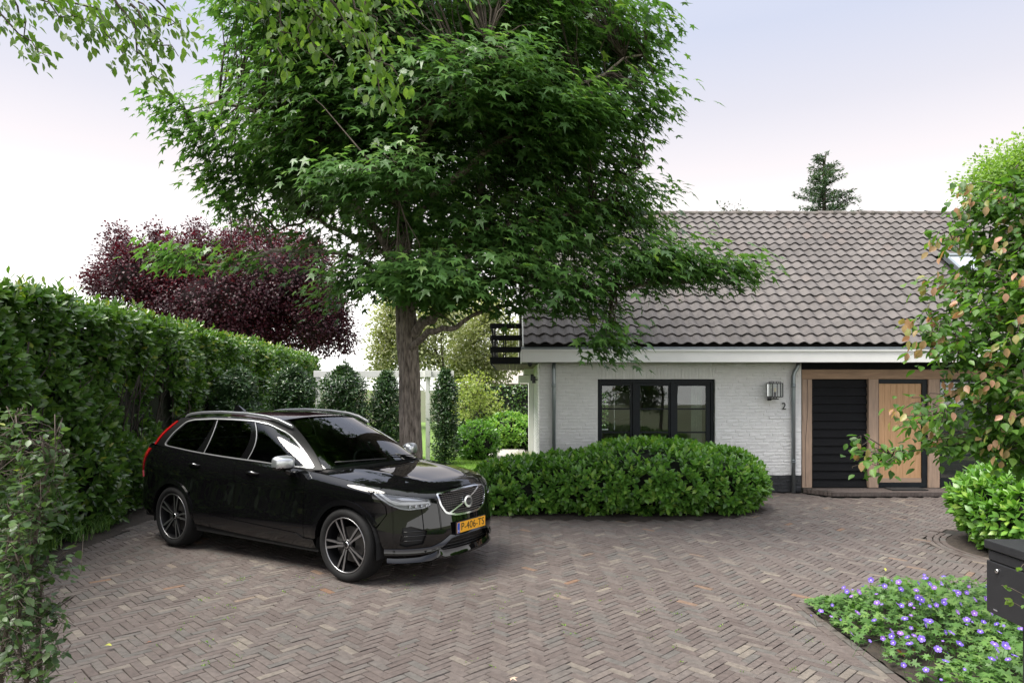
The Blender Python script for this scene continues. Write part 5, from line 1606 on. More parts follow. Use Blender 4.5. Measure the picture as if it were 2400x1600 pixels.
# ---- wheel wells, floor, dark inner shell, cabin
liner = plain('liner_black', (.004, .004, .004), .9)
for cx in (AXF, AXR):
    for sg in (1, -1):
        mb = MB()
        n = 20; V = []
        for i in range(n + 1):
            a = math.pi * i / n
            for y in (.52, .925): V.append((cx + .425 * math.cos(a), y * sg, AZ + .425 * math.sin(a) - (.10 if i in (0, n) else 0)))
        mb.add(V, [(2 * i, 2 * i + 1, 2 * i + 3, 2 * i + 2) for i in range(n)])
        mb.add([(cx + .425 * math.cos(math.pi * i / n), .52 * sg, AZ + .425 * math.sin(math.pi * i / n)) for i in range(n + 1)] + [(cx - .425, .52 * sg, .2), (cx + .425, .52 * sg, .2)], [tuple(range(n + 3))])
        mb.build('wheel_well_liner', liner, car)
mb = MB()
mb.box(.12, 4.75, -.52, .52, .235, .62); mb.box(AXF + .43, AXR - .43, -.89, .89, .245, .50); mb.box(.25, AXF - .44, -.60, .60, .27, .75); mb.box(AXR + .44, 4.7, -.80, .80, .30, 1.1)
mb.box(.30, 1.05, -.51, .51, .62, .93); mb.box(AXF + .43, 1.46, -.85, .85, .50, 1.02); mb.box(3.5, 4.6, -.78, .78, .82, 1.14)
mb.build('underbody', bpy.data.materials['liner_black'], car)
mb = MB()
for sg in (1, -1): mb.box(1.46, 3.5, .84 * sg - .02, .84 * sg + .02, .50, 1.09)
mb.build('door_lining', M['interior'], car)
dash = MB(); dash.box(1.30, 1.62, -.78, .78, .98, 1.09); dash.box(1.55, 1.75, -.12, .12, .6, 1.08); dash.build('dashboard', M['interior'], car, bevel=.03)
for y in (-.37, .37):
    st_ = empty('front_seat', parent=car)
    MB().box(2.25, 2.75, y - .25, y + .25, .62, .80).build('cushion', M['seat'], st_, bevel=.06)
    mb = MB(); mb.add([(2.70, y - .24, .75), (2.70, y + .24, .75), (2.95, y + .22, 1.33), (2.95, y - .22, 1.33), (2.84, y - .24, .75), (2.84, y + .24, .75), (3.05, y + .22, 1.33), (3.05, y - .22, 1.33)], [(0, 1, 2, 3), (5, 4, 7, 6), (0, 4, 5, 1), (3, 2, 6, 7), (0, 3, 7, 4), (1, 5, 6, 2)]); mb.build('seat_back', M['seat'], st_, bevel=.04)
    MB().box(2.95, 3.05, y - .12, y + .12, 1.36, 1.52).build('headrest', M['seat'], st_, bevel=.035)
MB().box(3.3, 4.4, -.76, .76, .62, 1.12).build('rear_seat_bench', M['interior'], car, bevel=.05)
mb = MB(); cc = np.array([1.88, -.37, 1.03]); tt = np.linspace(0, 2 * math.pi, 29)
mb.tube([cc + np.array([.06 * math.sin(t) , .18 * math.cos(t), .17 * math.sin(t)]) for t in tt], .015, 8, False); mb.tube([cc + np.array([0, -.17, 0]), cc + np.array([-.02, 0, 0]), cc + np.array([0, .17, 0])], .018, 8); mb.tube([cc, cc + np.array([-.25, 0, -.06])], .03, 8)
mb.build('steering_wheel', M['interior'], car, True)
mb = MB(); mb.box(2.12, 2.16, -.11, .11, 1.48, 1.54); mb.build('rear_view_mirror', M['interior'], car, bevel=.01)
# ================================================================ plants
def nrmz(a): return a / (np.linalg.norm(a, axis=-1, keepdims=True) + 1e-9)

def T_oval(w=0.21, fold=0.05, curl=0.10):
    V = np.array([(0, 0, 0), (-w * .8, .28, fold), (0, .30, 0), (w * .8, .28, fold), (-w, .60, fold * .8 - curl * .25), (0, .62, -curl * .3), (w, .60, fold * .8 - curl * .25), (0, 1.0, -curl)])
    return V, np.array([(0, 2, 1), (0, 3, 2), (1, 2, 5), (1, 5, 4), (2, 3, 6), (2, 6, 5), (4, 5, 7), (5, 6, 7)])
def T_star():
    """five-pointed sweetgum leaf"""
    V = [(0, .10, 0)]; F_ = []
    tips = [(-125, .42), (-62, .62), (0, .88), (62, .62), (125, .42)]
    pts = []
    for i, (a, r_) in enumerate(tips):
        pts.append((r_ * math.sin(R(a)), .12 + r_ * math.cos(R(a)), -.10 * r_ / .8))
        if i < 4:
            b = (a + tips[i + 1][0]) / 2
            pts.append((.27 * math.sin(R(b)), .12 + .27 * math.cos(R(b)), .03))
    pts.append((0, -.02, 0))
    V += pts
    n = len(pts)
    F_ = [(0, 1 + (k + 1) % n, 1 + k) for k in range(n)]
    return np.array(V), np.array(F_)
def T_diamond(w=.3):
    V = np.array([(0, 0, 0), (-w, .45, .06), (w, .45, .06), (0, 1, -.08)])
    return V, np.array([(0, 2, 1), (1, 2, 3)])
def T_lobed():
    """wavy broad leaf (ironwood, geranium)"""
    V = [(0, .45, -.05), (0, 0, 0), (-.20, .14, .05), (-.33, .42, .06), (-.25, .66, .01), (-.15, .84, -.05), (0, 1.0, -.16), (.12, .86, -.05), (.27, .64, .03), (.31, .44, .06), (.21, .16, .05)]
    return np.array(V), np.array([(0, 1 + (k + 1) % 10, 1 + k) for k in range(10)])
def T_palmate():
    V = [(0, 0, 0)]; n = 7
    for k in range(n):
        a = R(-140 + 280 * k / (n - 1)); b = R(-140 + 280 * (k + .5) / (n - 1))
        V.append((.55 * math.sin(a), .55 * math.cos(a), -.04))
        if k < n - 1: V.append((.30 * math.sin(b), .30 * math.cos(b), .03))
    return np.array(V), np.array([(0, k + 1, k) for k in range(1, len(V) - 1)])

def frames(tip, nor):
    y = nrmz(tip); x = nrmz(np.cross(y, nor)); z = np.cross(x, y)
    return np.stack([x, y, z], axis=2)                  # columns

class Leaves:
    def __init__(self, tmpl): self.t = tmpl; self.p, self.tip, self.nor, self.s, self.r = [], [], [], [], []
    def add(self, p, tip, nor, s, r_):
        self.p.append(np.asarray(p, float)); self.tip.append(np.asarray(tip, float)); self.nor.append(np.asarray(nor, float)); self.s.append(np.asarray(s, float)); self.r.append(np.asarray(r_, float))
    def build(self, name, mat, parent, singles=0, single_name='leaf', sel=None):
        p, tip, nor, s, r_ = (np.concatenate(x) for x in (self.p, self.tip, self.nor, self.s, self.r))
        r_ = np.clip(r_, 0, .999)
        Rm = frames(tip, nor)
        TV, TF = self.t
        idx = np.arange(len(p))
        if singles:
            u = 1200 + FPX * p[:, 0] / p[:, 1]; v = HOR - FPX * (p[:, 2] - CAMZ) / p[:, 1]
            vis = (u > 10) & (u < 2390) & (v > 10) & (v < 1590)
            dist = np.linalg.norm(p - np.array([0, 0, CAMZ]), axis=1) / s
            dist[~vis] = 1e9
            if sel is not None: dist[~sel(p)] = 1e9
            pick = np.argsort(dist)[:singles]
        else: pick = np.array([], int)
        rest = np.setdiff1d(idx, pick)
        V = p[rest][:, None] + s[rest][:, None, None] * np.einsum('nij,kj->nki', Rm[rest], TV)
        k = len(TV)
        Fa = (np.arange(len(rest)) * k)[:, None, None] + TF[None]
        me = mesh_np(name, V.reshape(-1, 3), [Fa.reshape(-1, 3)], np.repeat(r_[rest], k), mat, True)
        o = add_obj(name, me, parent)
        o['kind'] = 'stuff'
        cache = {}
        for i in pick:
            q = int(r_[i] * 12)
            if q not in cache: cache[q] = mesh_np(single_name, TV, [TF], np.full(k, (q + .5) / 12), mat, True)
            l = bpy.data.objects.new(single_name, cache[q]); COL.objects.link(l); l.parent = o
            m4 = np.eye(4); m4[:3, :3] = Rm[i] * s[i]; m4[:3, 3] = p[i]
            l.matrix_local = Matrix(m4.tolist())
        return o

def shoots(L, P, D, n_leaf, size, spread=0.85, stem=0.10, rgen=None, rbias=0.0, up=0.0):
    """rosettes of leaves round shoots at P growing along D"""
    r = rgen
    n = len(P)
    a0 = r.random(n) * 6.28
    D = nrmz(D)
    ref = np.where(np.abs(D[:, 2:3]) < .9, np.array([[0, 0, 1.0]]), np.array([[1.0, 0, 0]]))
    S1 = nrmz(np.cross(D, ref)); S2 = np.cross(D, S1)
    base_r = r.random(n)
    for k in range(n_leaf):
        a = a0 + k * 2.4 + r.normal(0, .2, n)
        rad = S1 * np.cos(a)[:, None] + S2 * np.sin(a)[:, None]
        f = k / max(1, n_leaf - 1)
        tip = D * (0.30 + 0.75 * f) + rad * spread * (1.15 - .5 * f) + np.array([0, 0, up])
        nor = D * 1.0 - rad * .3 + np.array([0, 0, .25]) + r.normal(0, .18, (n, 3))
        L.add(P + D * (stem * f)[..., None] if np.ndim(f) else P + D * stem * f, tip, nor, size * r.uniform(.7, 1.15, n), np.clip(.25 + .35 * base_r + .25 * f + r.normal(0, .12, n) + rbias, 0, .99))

def branch_tube(mb, a, b, r0, r1, sag=0.0, n=6, wob=.03, r=None, seg=6):
    a, b = np.array(a, float), np.array(b, float)
    t = np.linspace(0, 1, n)
    pts = a + (b - a) * t[:, None]
    pts[:, 2] += sag * np.sin(t * math.pi)
    if r is not None: pts[1:-1] += r.normal(0, wob, (n - 2, 3))
    mb.tube(pts, r0 + (r1 - r0) * t, seg)
    return pts

def vnoise(p, seed=0):
    """cheap smooth noise from a few sines"""
    r = np.random.default_rng(seed); out = 0
    for k in range(5):
        f = r.normal(0, 1, 3) * (1.2 + k * .8); out = out + np.sin(p @ f + r.random() * 6.28) / (1 + k * .5)
    return out / 2.2

# ---------------------------------------------------------------- big sweetgum
def px(u, v, Y): return at(u * 2400 / 2352, v * 2400 / 2352, Y)      # from the 2352-wide view
gum = empty('sweetgum_tree', (-1.545, 10.5, 0))
tag(gum, 'tall sweetgum tree with star shaped leaves standing behind the black car', 'tree')
gr = np.random.default_rng(11)
GP = np.array([-1.545, 10.5, 0])
# trunk with furrowed bark
zs = np.linspace(-.05, 5.2, 150); seg = 72
cx_ = np.interp(zs, [0, 2.2, 3.3, 5.2], [0, -.035, -.10, -.16]); rad = np.interp(zs, [-.05, .15, .5, 1.2, 2.3, 2.8, 3.4, 5.2], [.285, .235, .195, .178, .168, .172, .146, .105])
aa = np.linspace(0, 2 * math.pi, seg, endpoint=False)
Zg, Ag = np.meshgrid(zs, aa, indexing='ij')
fur = np.zeros_like(Zg)
for k in range(9):
    f = gr.integers(9, 17); fur += np.abs(np.sin(Ag * f / 2 + gr.random() * 6 + .9 * np.sin(Zg * gr.uniform(1.5, 4.5) + gr.random() * 6)))
fur = fur / 9
Rg = rad[:, None] * (1 + .02 * np.sin(Ag * 3 + Zg)) - .050 * (fur - .45) - .006 * gr.random(Zg.shape)
V = np.stack([cx_[:, None] + Rg * np.cos(Ag), Rg * np.sin(Ag), Zg], axis=2).reshape(-1, 3)
i, k = np.meshgrid(np.arange(len(zs) - 1), np.arange(seg), indexing='ij'); k2 = (k + 1) % seg
Fq = np.stack([i * seg + k, i * seg + k2, (i + 1) * seg + k2, (i + 1) * seg + k], axis=-1).reshape(-1, 4)
add_obj('trunk', mesh_np('trunk', V, [Fq], None, M['bark'], True), gum)
limbs = MB()
nodes = []                                               # points on the limbs for twigs to start from
def limb(pts, r0, r1, seg=10):
    pts = np.array(pts, float); n = 14
    t = np.linspace(0, 1, len(pts)); tt = np.linspace(0, 1, n)
    P_ = np.stack([spline_basis(t, tt) @ pts[:, c] for c in range(3)], axis=1)
    P_[1:] += gr.normal(0, .025, (n - 1, 3))
    limbs.tube(P_ - GP, np.linspace(r0, r1, n), seg)
    nodes.extend(list(P_[3:]))
    return P_
tk = lambda z: GP + np.array([np.interp(z, zs, cx_), 0, z])
limb([tk(2.72), px(982, 735, 10.3), px(1018, 695, 10.1), px(1080, 560, 10.0), px(1110, 430, 10.2), px(1180, 250, 10.4)], .088, .03)
limb([tk(2.52), px(990, 762, 10.1), px(1040, 755, 9.8), px(1100, 720, 9.6), px(1200, 690, 9.4)], .055, .02)
limb([tk(3.0), px(900, 600, 10.7), px(800, 540, 10.9), px(720, 500, 11.0), px(640, 540, 11.0)], .06, .015)
limb([tk(4.9), px(880, 420, 10.6), px(900, 260, 10.7), px(920, 60, 10.8), px(940, -150, 10.9)], .12, .03)
limb([tk(3.8), px(820, 470, 10.2), px(700, 330, 9.8), px(560, 240, 9.6), px(430, 250, 9.5)], .065, .012)
limb([tk(4.2), px(980, 460, 9.8), px(1150, 320, 9.2), px(1320, 200, 8.9), px(1480, 120, 8.8)], .07, .012)
limb([tk(3.4), px(1000, 590, 10.0), px(1150, 520, 9.6), px(1350, 480, 9.4), px(1470, 380, 9.3)], .06, .012)
limb([tk(3.0), px(1010, 660, 9.9), px(1180, 640, 9.3), px(1400, 660, 9.0), px(1600, 640, 8.9), px(1710, 615, 8.8)], .055, .010)
limb([tk(3.1), px(880, 620, 10.4), px(700, 570, 9.9), px(560, 600, 9.6), px(400, 600, 9.5)], .05, .010)
limb([tk(4.6), px(850, 400, 11.2), px(740, 250, 11.6), px(640, 80, 11.8)], .06, .015)
limb([tk(4.6), px(950, 380, 11.3), px(1080, 200, 11.8), px(1250, 0, 12.0)], .06, .015)
limb([tk(3.6), px(930, 520, 9.5), px(900, 420, 8.6), px(860, 380, 8.1)], .05, .012)
limb([tk(4.4), px(960, 360, 9.4), px(1040, 200, 8.5), px(1120, 100, 8.1)], .05, .012)
# crown: clusters inside traced blobs (view px, depth, radii px, depth radius m)
blobs = [(1000, 60, 10.5, 440, 260, 2.6, 1.55), (745, 160, 10.6, 235, 230, 2.2, 1.0), (1255, 150, 10.2, 235, 220, 2.3, 1.0), (1060, 330, 10.2, 330, 180, 2.4, 1.0), (760, 360, 10.5, 270, 160, 2.2, .9),
         (1300, 400, 10.2, 185, 180, 2.2, 1.0), (680, 390, 10.2, 150, 80, 1.4, .8), (1000, 540, 10.6, 250, 80, 1.7, .7), (1220, 560, 9.9, 225, 105, 1.8, .85), (830, 645, 9.9, 120, 65, 1.0, .8), (1030, 640, 9.3, 170, 60, 1.0, .8),
         (430, 265, 9.5, 62, 34, .5, 1.1), (500, 340, 9.6, 60, 70, .6, .9), (520, 430, 9.8, 70, 60, .7, .9), (430, 592, 9.5, 100, 24, .45, 1.0), (560, 600, 9.6, 80, 34, .4, .8), (570, 480, 10.1, 80, 35, .7, .6), (700, 545, 10.0, 90, 40, .6, .5),
         (1440, 90, 9.0, 80, 95, .8, 1.0), (1470, 245, 9.0, 75, 45, .6, 1.1), (1440, 480, 9.4, 75, 60, .8, 1.0), (1480, 610, 8.9, 150, 62, .8, 1.7), (1640, 625, 8.8, 95, 30, .4, 1.9), (1320, 675, 8.9, 125, 55, .6, 1.2), (1385, 780, 8.8, 42, 62, .3, 1.8), (1180, 700, 9.5, 90, 45, .6, .8), (760, 700, 9.7, 45, 50, .4, .7), (1480, 540, 9.3, 55, 55, .6, .8),
         (1000, 695, 10.0, 75, 38, .4, 1.3), (1110, 190, 8.3, 170, 110, .8, 1.25), (1280, 260, 8.4, 120, 90, .7, 1.1), (830, 420, 8.5, 150, 40, .6, 1.3), (930, 395, 8.4, 60, 45, .5, 1.2), (950, 650, 8.9, 120, 45, .6, 1.2), (1060, 665, 8.7, 90, 45, .5, 1.2), (1180, 620, 8.8, 90, 50, .6, 1.0)]
Lg = Leaves(T_star())
cl_pts = []
for (u, v, Y, ru, rv, rd, dens) in blobs:
    ru, rv = (max(ru - 42, .55 * ru), max(rv - 26, .6 * rv)) if u < 1250 else (max(ru - 34, .8 * ru), max(rv - 18, .8 * rv))
    mpp = Y / FPX * 2400 / 2352
    c = px(u, v, Y); rr = np.array([ru * mpp, rd, rv * mpp])
    area = 4 * math.pi * ((rr[0] * rr[1]) ** 1.6 / 3 + (rr[0] * rr[2]) ** 1.6 / 3 + (rr[1] * rr[2]) ** 1.6 / 3) ** (1 / 1.6)
    n = max(5, int(area * 13.5 * dens))
    d_ = nrmz(gr.normal(0, 1, (n, 3)))
    rads = gr.random(n) ** .38
    pp = c + d_ * rr * rads[:, None]
    cl_pts.append(np.column_stack([pp, d_]))
cl_pts = np.concatenate(cl_pts)
CC = np.array([-1.2, 10.5, 5.2])
nodes = np.array(nodes)
tw = MB()
for q in cl_pts:
    p, d_ = q[:3], q[3:]
    if p[2] > 9.0 and gr.random() < .4: continue
    out = nrmz((p - np.array([-1.4, 10.5, p[2] - .3])) * np.array([1, 1, .4]))
    k = np.argmin(np.sum((nodes - p) ** 2, axis=1))
    L_ = np.linalg.norm(nodes[k] - p)
    if L_ < 2.2 and gr.random() < .55: branch_tube(tw, nodes[k] - GP, p - GP, .012, .004, .06, 5, .03, gr, 4)
    m = gr.integers(11, 20)
    size = .162
    # drooping spray: leaves spread round the twig end, blades facing up and out, tips hanging
    off = gr.normal(0, 1, (m, 3)) * np.array([.19, .19, .10])
    off += out * .10
    pos = p + off
    tip = nrmz(off * np.array([1, 1, .3]) + out * .18) * .8 + np.array([0, 0, -.50]) + gr.normal(0, .22, (m, 3))
    nor = np.array([0, 0, 1.0]) + out * .75 + gr.normal(0, .28, (m, 3))
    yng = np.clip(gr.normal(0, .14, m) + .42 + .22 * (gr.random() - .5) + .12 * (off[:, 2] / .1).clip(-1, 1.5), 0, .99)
    Lg.add(pos - GP, tip, nor, size * gr.uniform(.5, 1.1, m), yng)
# camera picks need world positions: shift back inside a helper
limbs.build('limbs', M['bark'], gum, True)
tw.build('twigs', M['twig'], gum, True)['kind'] = 'stuff'
def lift(L, off):
    L.p = [x + off for x in L.p]
lift(Lg, GP)
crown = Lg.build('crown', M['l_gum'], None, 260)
crown.parent = gum; crown.location = (-GP[0], -GP[1], 0)
print('gum leaves', sum(len(x) for x in Lg.p))

# ---------------------------------------------------------------- hedges and clipped bushes
def lumpy_box(name, mat, parent, fn, nu=40, nv=20):
    """closed dark core given by fn(u,v)->xyz"""
    V = [fn(a, b) for a in np.linspace(0, 1, nu) for b in np.linspace(0, 1, nv)]
    F_ = [(i * nv + j, (i + 1) * nv + j, (i + 1) * nv + j + 1, i * nv + j + 1) for i in range(nu - 1) for j in range(nv - 1)]
    return add_obj(name, mesh_np(name, V, [np.array(F_)], None, mat, True), parent)

hg = empty('tall_laurel_hedge', (-6.4, 12, 0))
tag(hg, 'long tall evergreen hedge running back along the driveway', 'hedge')
hr = np.random.default_rng(21)
HH = 3.02
def hedge_fn(a, b):
    """core section: a along, b round the section"""
    y = 2.2 + a * 25.5
    x0 = hedge_x(y) - .72; t = b * 4
    pts = [(x0 - .0, 0), (x0, HH - .32), (x0 - .25, HH - .18), (x0 - 1.0, HH - .25), (x0 - 1.1, 0)]
    k = min(3, int(t)); f = t - k
    p = np.array(pts[k]) * (1 - f) + np.array(pts[k + 1]) * f
    w = .06 * math.sin(y * 3.1 + b * 9) + .05 * math.sin(y * 1.3)
    return (p[0] + w, y, p[1] + (w if p[1] > 1 else 0))
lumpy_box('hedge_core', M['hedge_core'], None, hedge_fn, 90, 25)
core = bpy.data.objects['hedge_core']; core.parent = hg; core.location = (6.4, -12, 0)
LH = Leaves(T_oval(.21, .05, .12))
n = 18500
yy = 2.4 + 25 * hr.random(n) ** 1.35
tt = hr.random(n)
face = hr.random(n) < .74
zz = np.where(face, tt ** .85 * HH, HH)
bulge = .10 * np.sin(yy * 2.1) + .08 * np.sin(yy * 5.3 + zz * 2) + .10 * np.sin(zz * 3.3 + yy)
xf = np.array([hedge_x(y) for y in yy]) - .52 + bulge * .9 + .28 * np.exp(-((zz - .55) / .5) ** 2) - .14 * np.exp(-((zz - 1.45) / .45) ** 2)
xt = np.array([hedge_x(y) for y in yy]) - .55 - hr.random(n) * .9
x_ = np.where(face, xf - np.abs(hr.normal(0, .09, n)), xt)
z_ = np.where(face, zz, HH - .05 + .07 * np.sin(yy * 3.7) + .05 * np.sin(yy * 9.1) + np.abs(hr.normal(0, .05, n)))
P = np.column_stack([x_, yy, np.maximum(z_, .06)])
# gaps: bare, twiggy places in the lower half of the face
ns = vnoise(P * np.array([1, .8, 1.2]), 5)
keep = ~face | (zz > 2.0) | (ns > -1.0 + .5 * np.exp(-((zz - 1.45) / .5) ** 2))
keep &= (hr.random(n) < np.clip(1.15 - (yy - 8) * .018, .5, 1))
P, face_, yy_k = P[keep], face[keep], yy[keep]
D = np.where(face_[:, None], np.array([[.9, -.25, .45]]), np.array([[.2, -.1, 1.0]])) + hr.normal(0, .38, (len(P), 3))
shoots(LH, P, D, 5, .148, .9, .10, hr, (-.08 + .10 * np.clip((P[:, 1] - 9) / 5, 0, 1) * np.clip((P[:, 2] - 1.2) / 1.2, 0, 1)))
ns_ = 420; yt = 2.6 + 24 * hr.random(ns_) ** 1.3
Pt = np.column_stack([np.array([hedge_x(y) for y in yt]) - .5 - .6 * hr.random(ns_), yt, HH + .02 + .17 * hr.random(ns_)])
shoots(LH, Pt, np.array([[.1, -.1, 1.0]]) + hr.normal(0, .35, (ns_, 3)), 5, .115, .8, .12, hr, .15)
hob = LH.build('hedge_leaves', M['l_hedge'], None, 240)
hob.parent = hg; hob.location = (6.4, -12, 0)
tb = MB()
for k in range(70):
    y = 3.5 + 15 * hr.random(); x = hedge_x(y) - .50 - .15 * hr.random()
    a = np.array([x - .1, y, 0.0]); b = np.array([x + hr.normal(.05, .15), y + hr.normal(0, .35), 1.4 + 1.2 * hr.random()])
    pts = branch_tube(tb, a, b, .022, .010, 0, 7, .05, hr, 6)
    for q in range(3):
        s = pts[3 + q]; branch_tube(tb, s, s + np.array([hr.normal(.12, .1), hr.normal(0, .3), hr.uniform(.2, .7)]), .010, .004, 0, 5, .03, hr, 5)
tb_o = tb.build('hedge_stems', M['dark_twig'], None, True); tb_o.parent = hg; tb_o.location = (6.4, -12, 0); tb_o['kind'] = 'stuff'

def clipped_bush(name, lumps, label, cat, mat='l_laurel', size=.115, dens=105, seed=1, singles=0, n_leaf=6, rbias=0.0, core='hedge_core', group=None):
    """lumps: (cx,cy,cz,rx,ry,rz) ellipsoids; leaves on the outer surface of their union"""
    r = np.random.default_rng(seed)
    base = np.array([np.mean([l[0] for l in lumps]), np.mean([l[1] for l in lumps]), 0])
    e = empty(name, tuple(base)); tag(e, label, cat, group)
    L = Leaves(T_oval(.24, .05, .10) if size > .08 else T_diamond(.28))
    cm_ = MB()
    Ps, Ds = [], []
    for i, (cx, cy, cz, rx_, ry_, rz_) in enumerate(lumps):
        c, rr = np.array([cx, cy, cz]), np.array([rx_, ry_, rz_])
        a = 4 * math.pi * (((rx_ * ry_) ** 1.6 + (rx_ * rz_) ** 1.6 + (ry_ * rz_) ** 1.6) / 3) ** (1 / 1.6)
        d_ = nrmz(r.normal(0, 1, (int(a * dens), 3)))
        lump = 1 + .06 * vnoise(d_ * 2.5 + i, seed + i)
        p = c + d_ * rr * lump[:, None] * (1 - np.abs(r.normal(0, .05, len(d_))))[:, None]
        ok = p[:, 2] > .03
        for j, l in enumerate(lumps):
            if j != i: ok &= np.sum(((p - np.array(l[:3])) / (np.array(l[3:]) * .93)) ** 2, axis=1) > 1
        nn = nrmz(d_ / rr)
        Ps.append(p[ok]); Ds.append(nn[ok])
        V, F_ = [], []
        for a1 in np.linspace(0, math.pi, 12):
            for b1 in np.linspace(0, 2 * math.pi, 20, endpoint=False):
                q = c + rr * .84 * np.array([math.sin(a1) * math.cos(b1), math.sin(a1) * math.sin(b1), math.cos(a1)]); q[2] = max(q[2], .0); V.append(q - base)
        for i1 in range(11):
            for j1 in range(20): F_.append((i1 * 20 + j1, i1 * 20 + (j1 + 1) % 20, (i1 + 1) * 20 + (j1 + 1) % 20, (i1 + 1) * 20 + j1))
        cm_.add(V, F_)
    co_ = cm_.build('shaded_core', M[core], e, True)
    P_, D_ = np.concatenate(Ps), np.concatenate(Ds)
    shoots(L, P_, D_ * .8 + np.array([0, 0, .55]) + r.normal(0, .28, P_.shape), n_leaf, size, .85, .08, r, rbias)
    o = L.build('foliage', M[mat], None, singles)
    o.parent = e; o.location = -base
    return e

clipped_bush('laurel_bush', [(1.35, 11.3, .42, 1.3, .95, .46), (2.3, 11.2, .52, 1.35, 1.0, .54), (3.15, 11.25, .45, 1.00, .9, .50), (.25, 11.3, .32, .95, .80, .42), (-.2, 11.2, .26, .52, .66, .36), (2.0, 11.5, .56, .9, .8, .48)],
             'wide low laurel bush growing in front of the house window', 'bush', 'l_laurel', .115, 140, 31, 260, 6, .08)
clipped_bush('laurel_bush', [(6.78, 8.3, .50, 1.18, 1.08, .54), (7.7, 8.7, .5, .9, .9, .5), (6.25, 8.05, .40, .68, .78, .40)],
             'rounded glossy laurel bush behind the flower bed and mailbox', 'bush', 'l_laurel', .125, 125, 32, 220, 6, .10)
# garden behind
clipped_bush('laurel_bush', [(-.96, 19.2, .45, .55, .55, .55)], 'small round laurel bush at the edge of the lawn', 'bush', 'l_laurel', .11, 150, 33, 60)
clipped_bush('laurel_bush', [(-.15, 22.6, .55, .75, .7, .55), (.55, 22.4, .5, .6, .6, .5), (-.6, 23.2, .5, .6, .6, .5)], 'rounded laurel bushes joined behind the pale garden path', 'bush', 'l_laurel', .13, 95, 34, 0, 6, .22)
r_ = np.random.default_rng(41)
# flat clipped green wall further back
gw_ = empty('green_wall_hedge', (3.0, 26.3, 0)); tag(gw_, 'flat clipped ivy green hedge wall at the end of the garden', 'hedge')
MB().box(-5.2, 6.0, -.35, .35, 0, 2.05).build('hedge_core', M['hedge_core'], gw_)
L = Leaves(T_diamond(.34)); n = 7000
P = np.column_stack([r_.uniform(-2.3, 9.0, n), 25.9 + np.abs(r_.normal(0, .06, n)), r_.uniform(0, 2.16, n)])
L.add(P, np.array([0, -.3, -.7]) + r_.normal(0, .5, (n, 3)), np.array([0, -1, .5]) + r_.normal(0, .3, (n, 3)), r_.uniform(.07, .13, n), r_.random(n) * .8)
o = L.build('foliage', M['l_hedge'], None); o.parent = gw_; o.location = (-3.0, -26.3, 0)

def blob_tree(name, label, cat, base, trunk_h, trunk_r, blobs_, leaf, mat, n_per, size, seed, bark='twig', core=None, stems=1, shell=.5, group=None, droop=-.3):
    r = np.random.default_rng(seed)
    base = np.array(base, float)
    e = empty(name, tuple(base)); tag(e, label, cat, group)
    mb = MB(); top = np.mean([b[:3] for b in blobs_], axis=0)
    for s in range(stems):
        a = base + (np.array([r.normal(0, .12), r.normal(0, .12), 0]) if stems > 1 else 0)
        b = np.array([base[0] + (r.normal(0, .3) if stems > 1 else 0), base[1], trunk_h])
        if trunk_h > 0:
            branch_tube(mb, a - base, b - base, trunk_r, trunk_r * .7, 0, 6, .03, r, 10)
        for bl_ in blobs_:
            if stems > 1 and r.random() < .4: continue
            c = np.array(bl_[:3])
            branch_tube(mb, b - base, c - base, trunk_r * .5, trunk_r * .12, .1, 7, .08, r, 6)
            for q in range(3):
                t_ = c + r.normal(0, .5, 3) * np.array(bl_[3:6]); branch_tube(mb, c - base, t_ - base, trunk_r * .18, .006, .05, 5, .05, r, 5)
    mb.build('trunk', M[bark], e, True)
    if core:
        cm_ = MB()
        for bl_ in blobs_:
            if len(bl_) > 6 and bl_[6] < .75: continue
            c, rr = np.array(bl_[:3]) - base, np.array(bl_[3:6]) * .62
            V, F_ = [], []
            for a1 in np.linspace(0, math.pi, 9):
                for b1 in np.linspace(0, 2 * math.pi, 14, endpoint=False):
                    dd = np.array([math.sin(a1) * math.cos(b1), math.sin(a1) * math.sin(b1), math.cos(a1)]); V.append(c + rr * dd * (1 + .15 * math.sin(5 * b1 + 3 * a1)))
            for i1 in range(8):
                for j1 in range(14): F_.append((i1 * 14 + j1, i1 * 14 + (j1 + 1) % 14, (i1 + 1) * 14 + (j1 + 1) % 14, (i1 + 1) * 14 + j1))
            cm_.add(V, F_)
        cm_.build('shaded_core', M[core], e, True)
    L = Leaves(leaf)
    for bl_ in blobs_:
        c, rr = np.array(bl_[:3]), np.array(bl_[3:6]); dens = bl_[6] if len(bl_) > 6 else 1
        n = int(n_per * dens * (rr[0] * rr[2] + rr[0] * rr[1] + rr[1] * rr[2]) / 3)
        nc = max(4, n // 14)
        d_ = nrmz(r.normal(0, 1, (nc, 3))); cc_ = c + d_ * rr * (r.random(nc) ** shell)[:, None]
        k = r.integers(0, nc, n)
        off = r.normal(0, .16, (n, 3)) * (size / .1) ** .5
        p = cc_[k] + off
        p[:, 2] = np.maximum(p[:, 2], .05)
        L.add(p, off * 3 + d_[k] * .6 + np.array([0, 0, droop]) + r.normal(0, .35, (n, 3)), d_[k] * .6 + np.array([0, 0, .8]) + r.normal(0, .4, (n, 3)), size * r.uniform(.6, 1.2, n), np.clip(r.random(nc)[k] * .5 + r.random(n) * .4 + .2 * (d_[k][:, 2] > .2), 0, .99))
    o = L.build('crown', M[mat], None); o.parent = e; o.location = -base
    return e

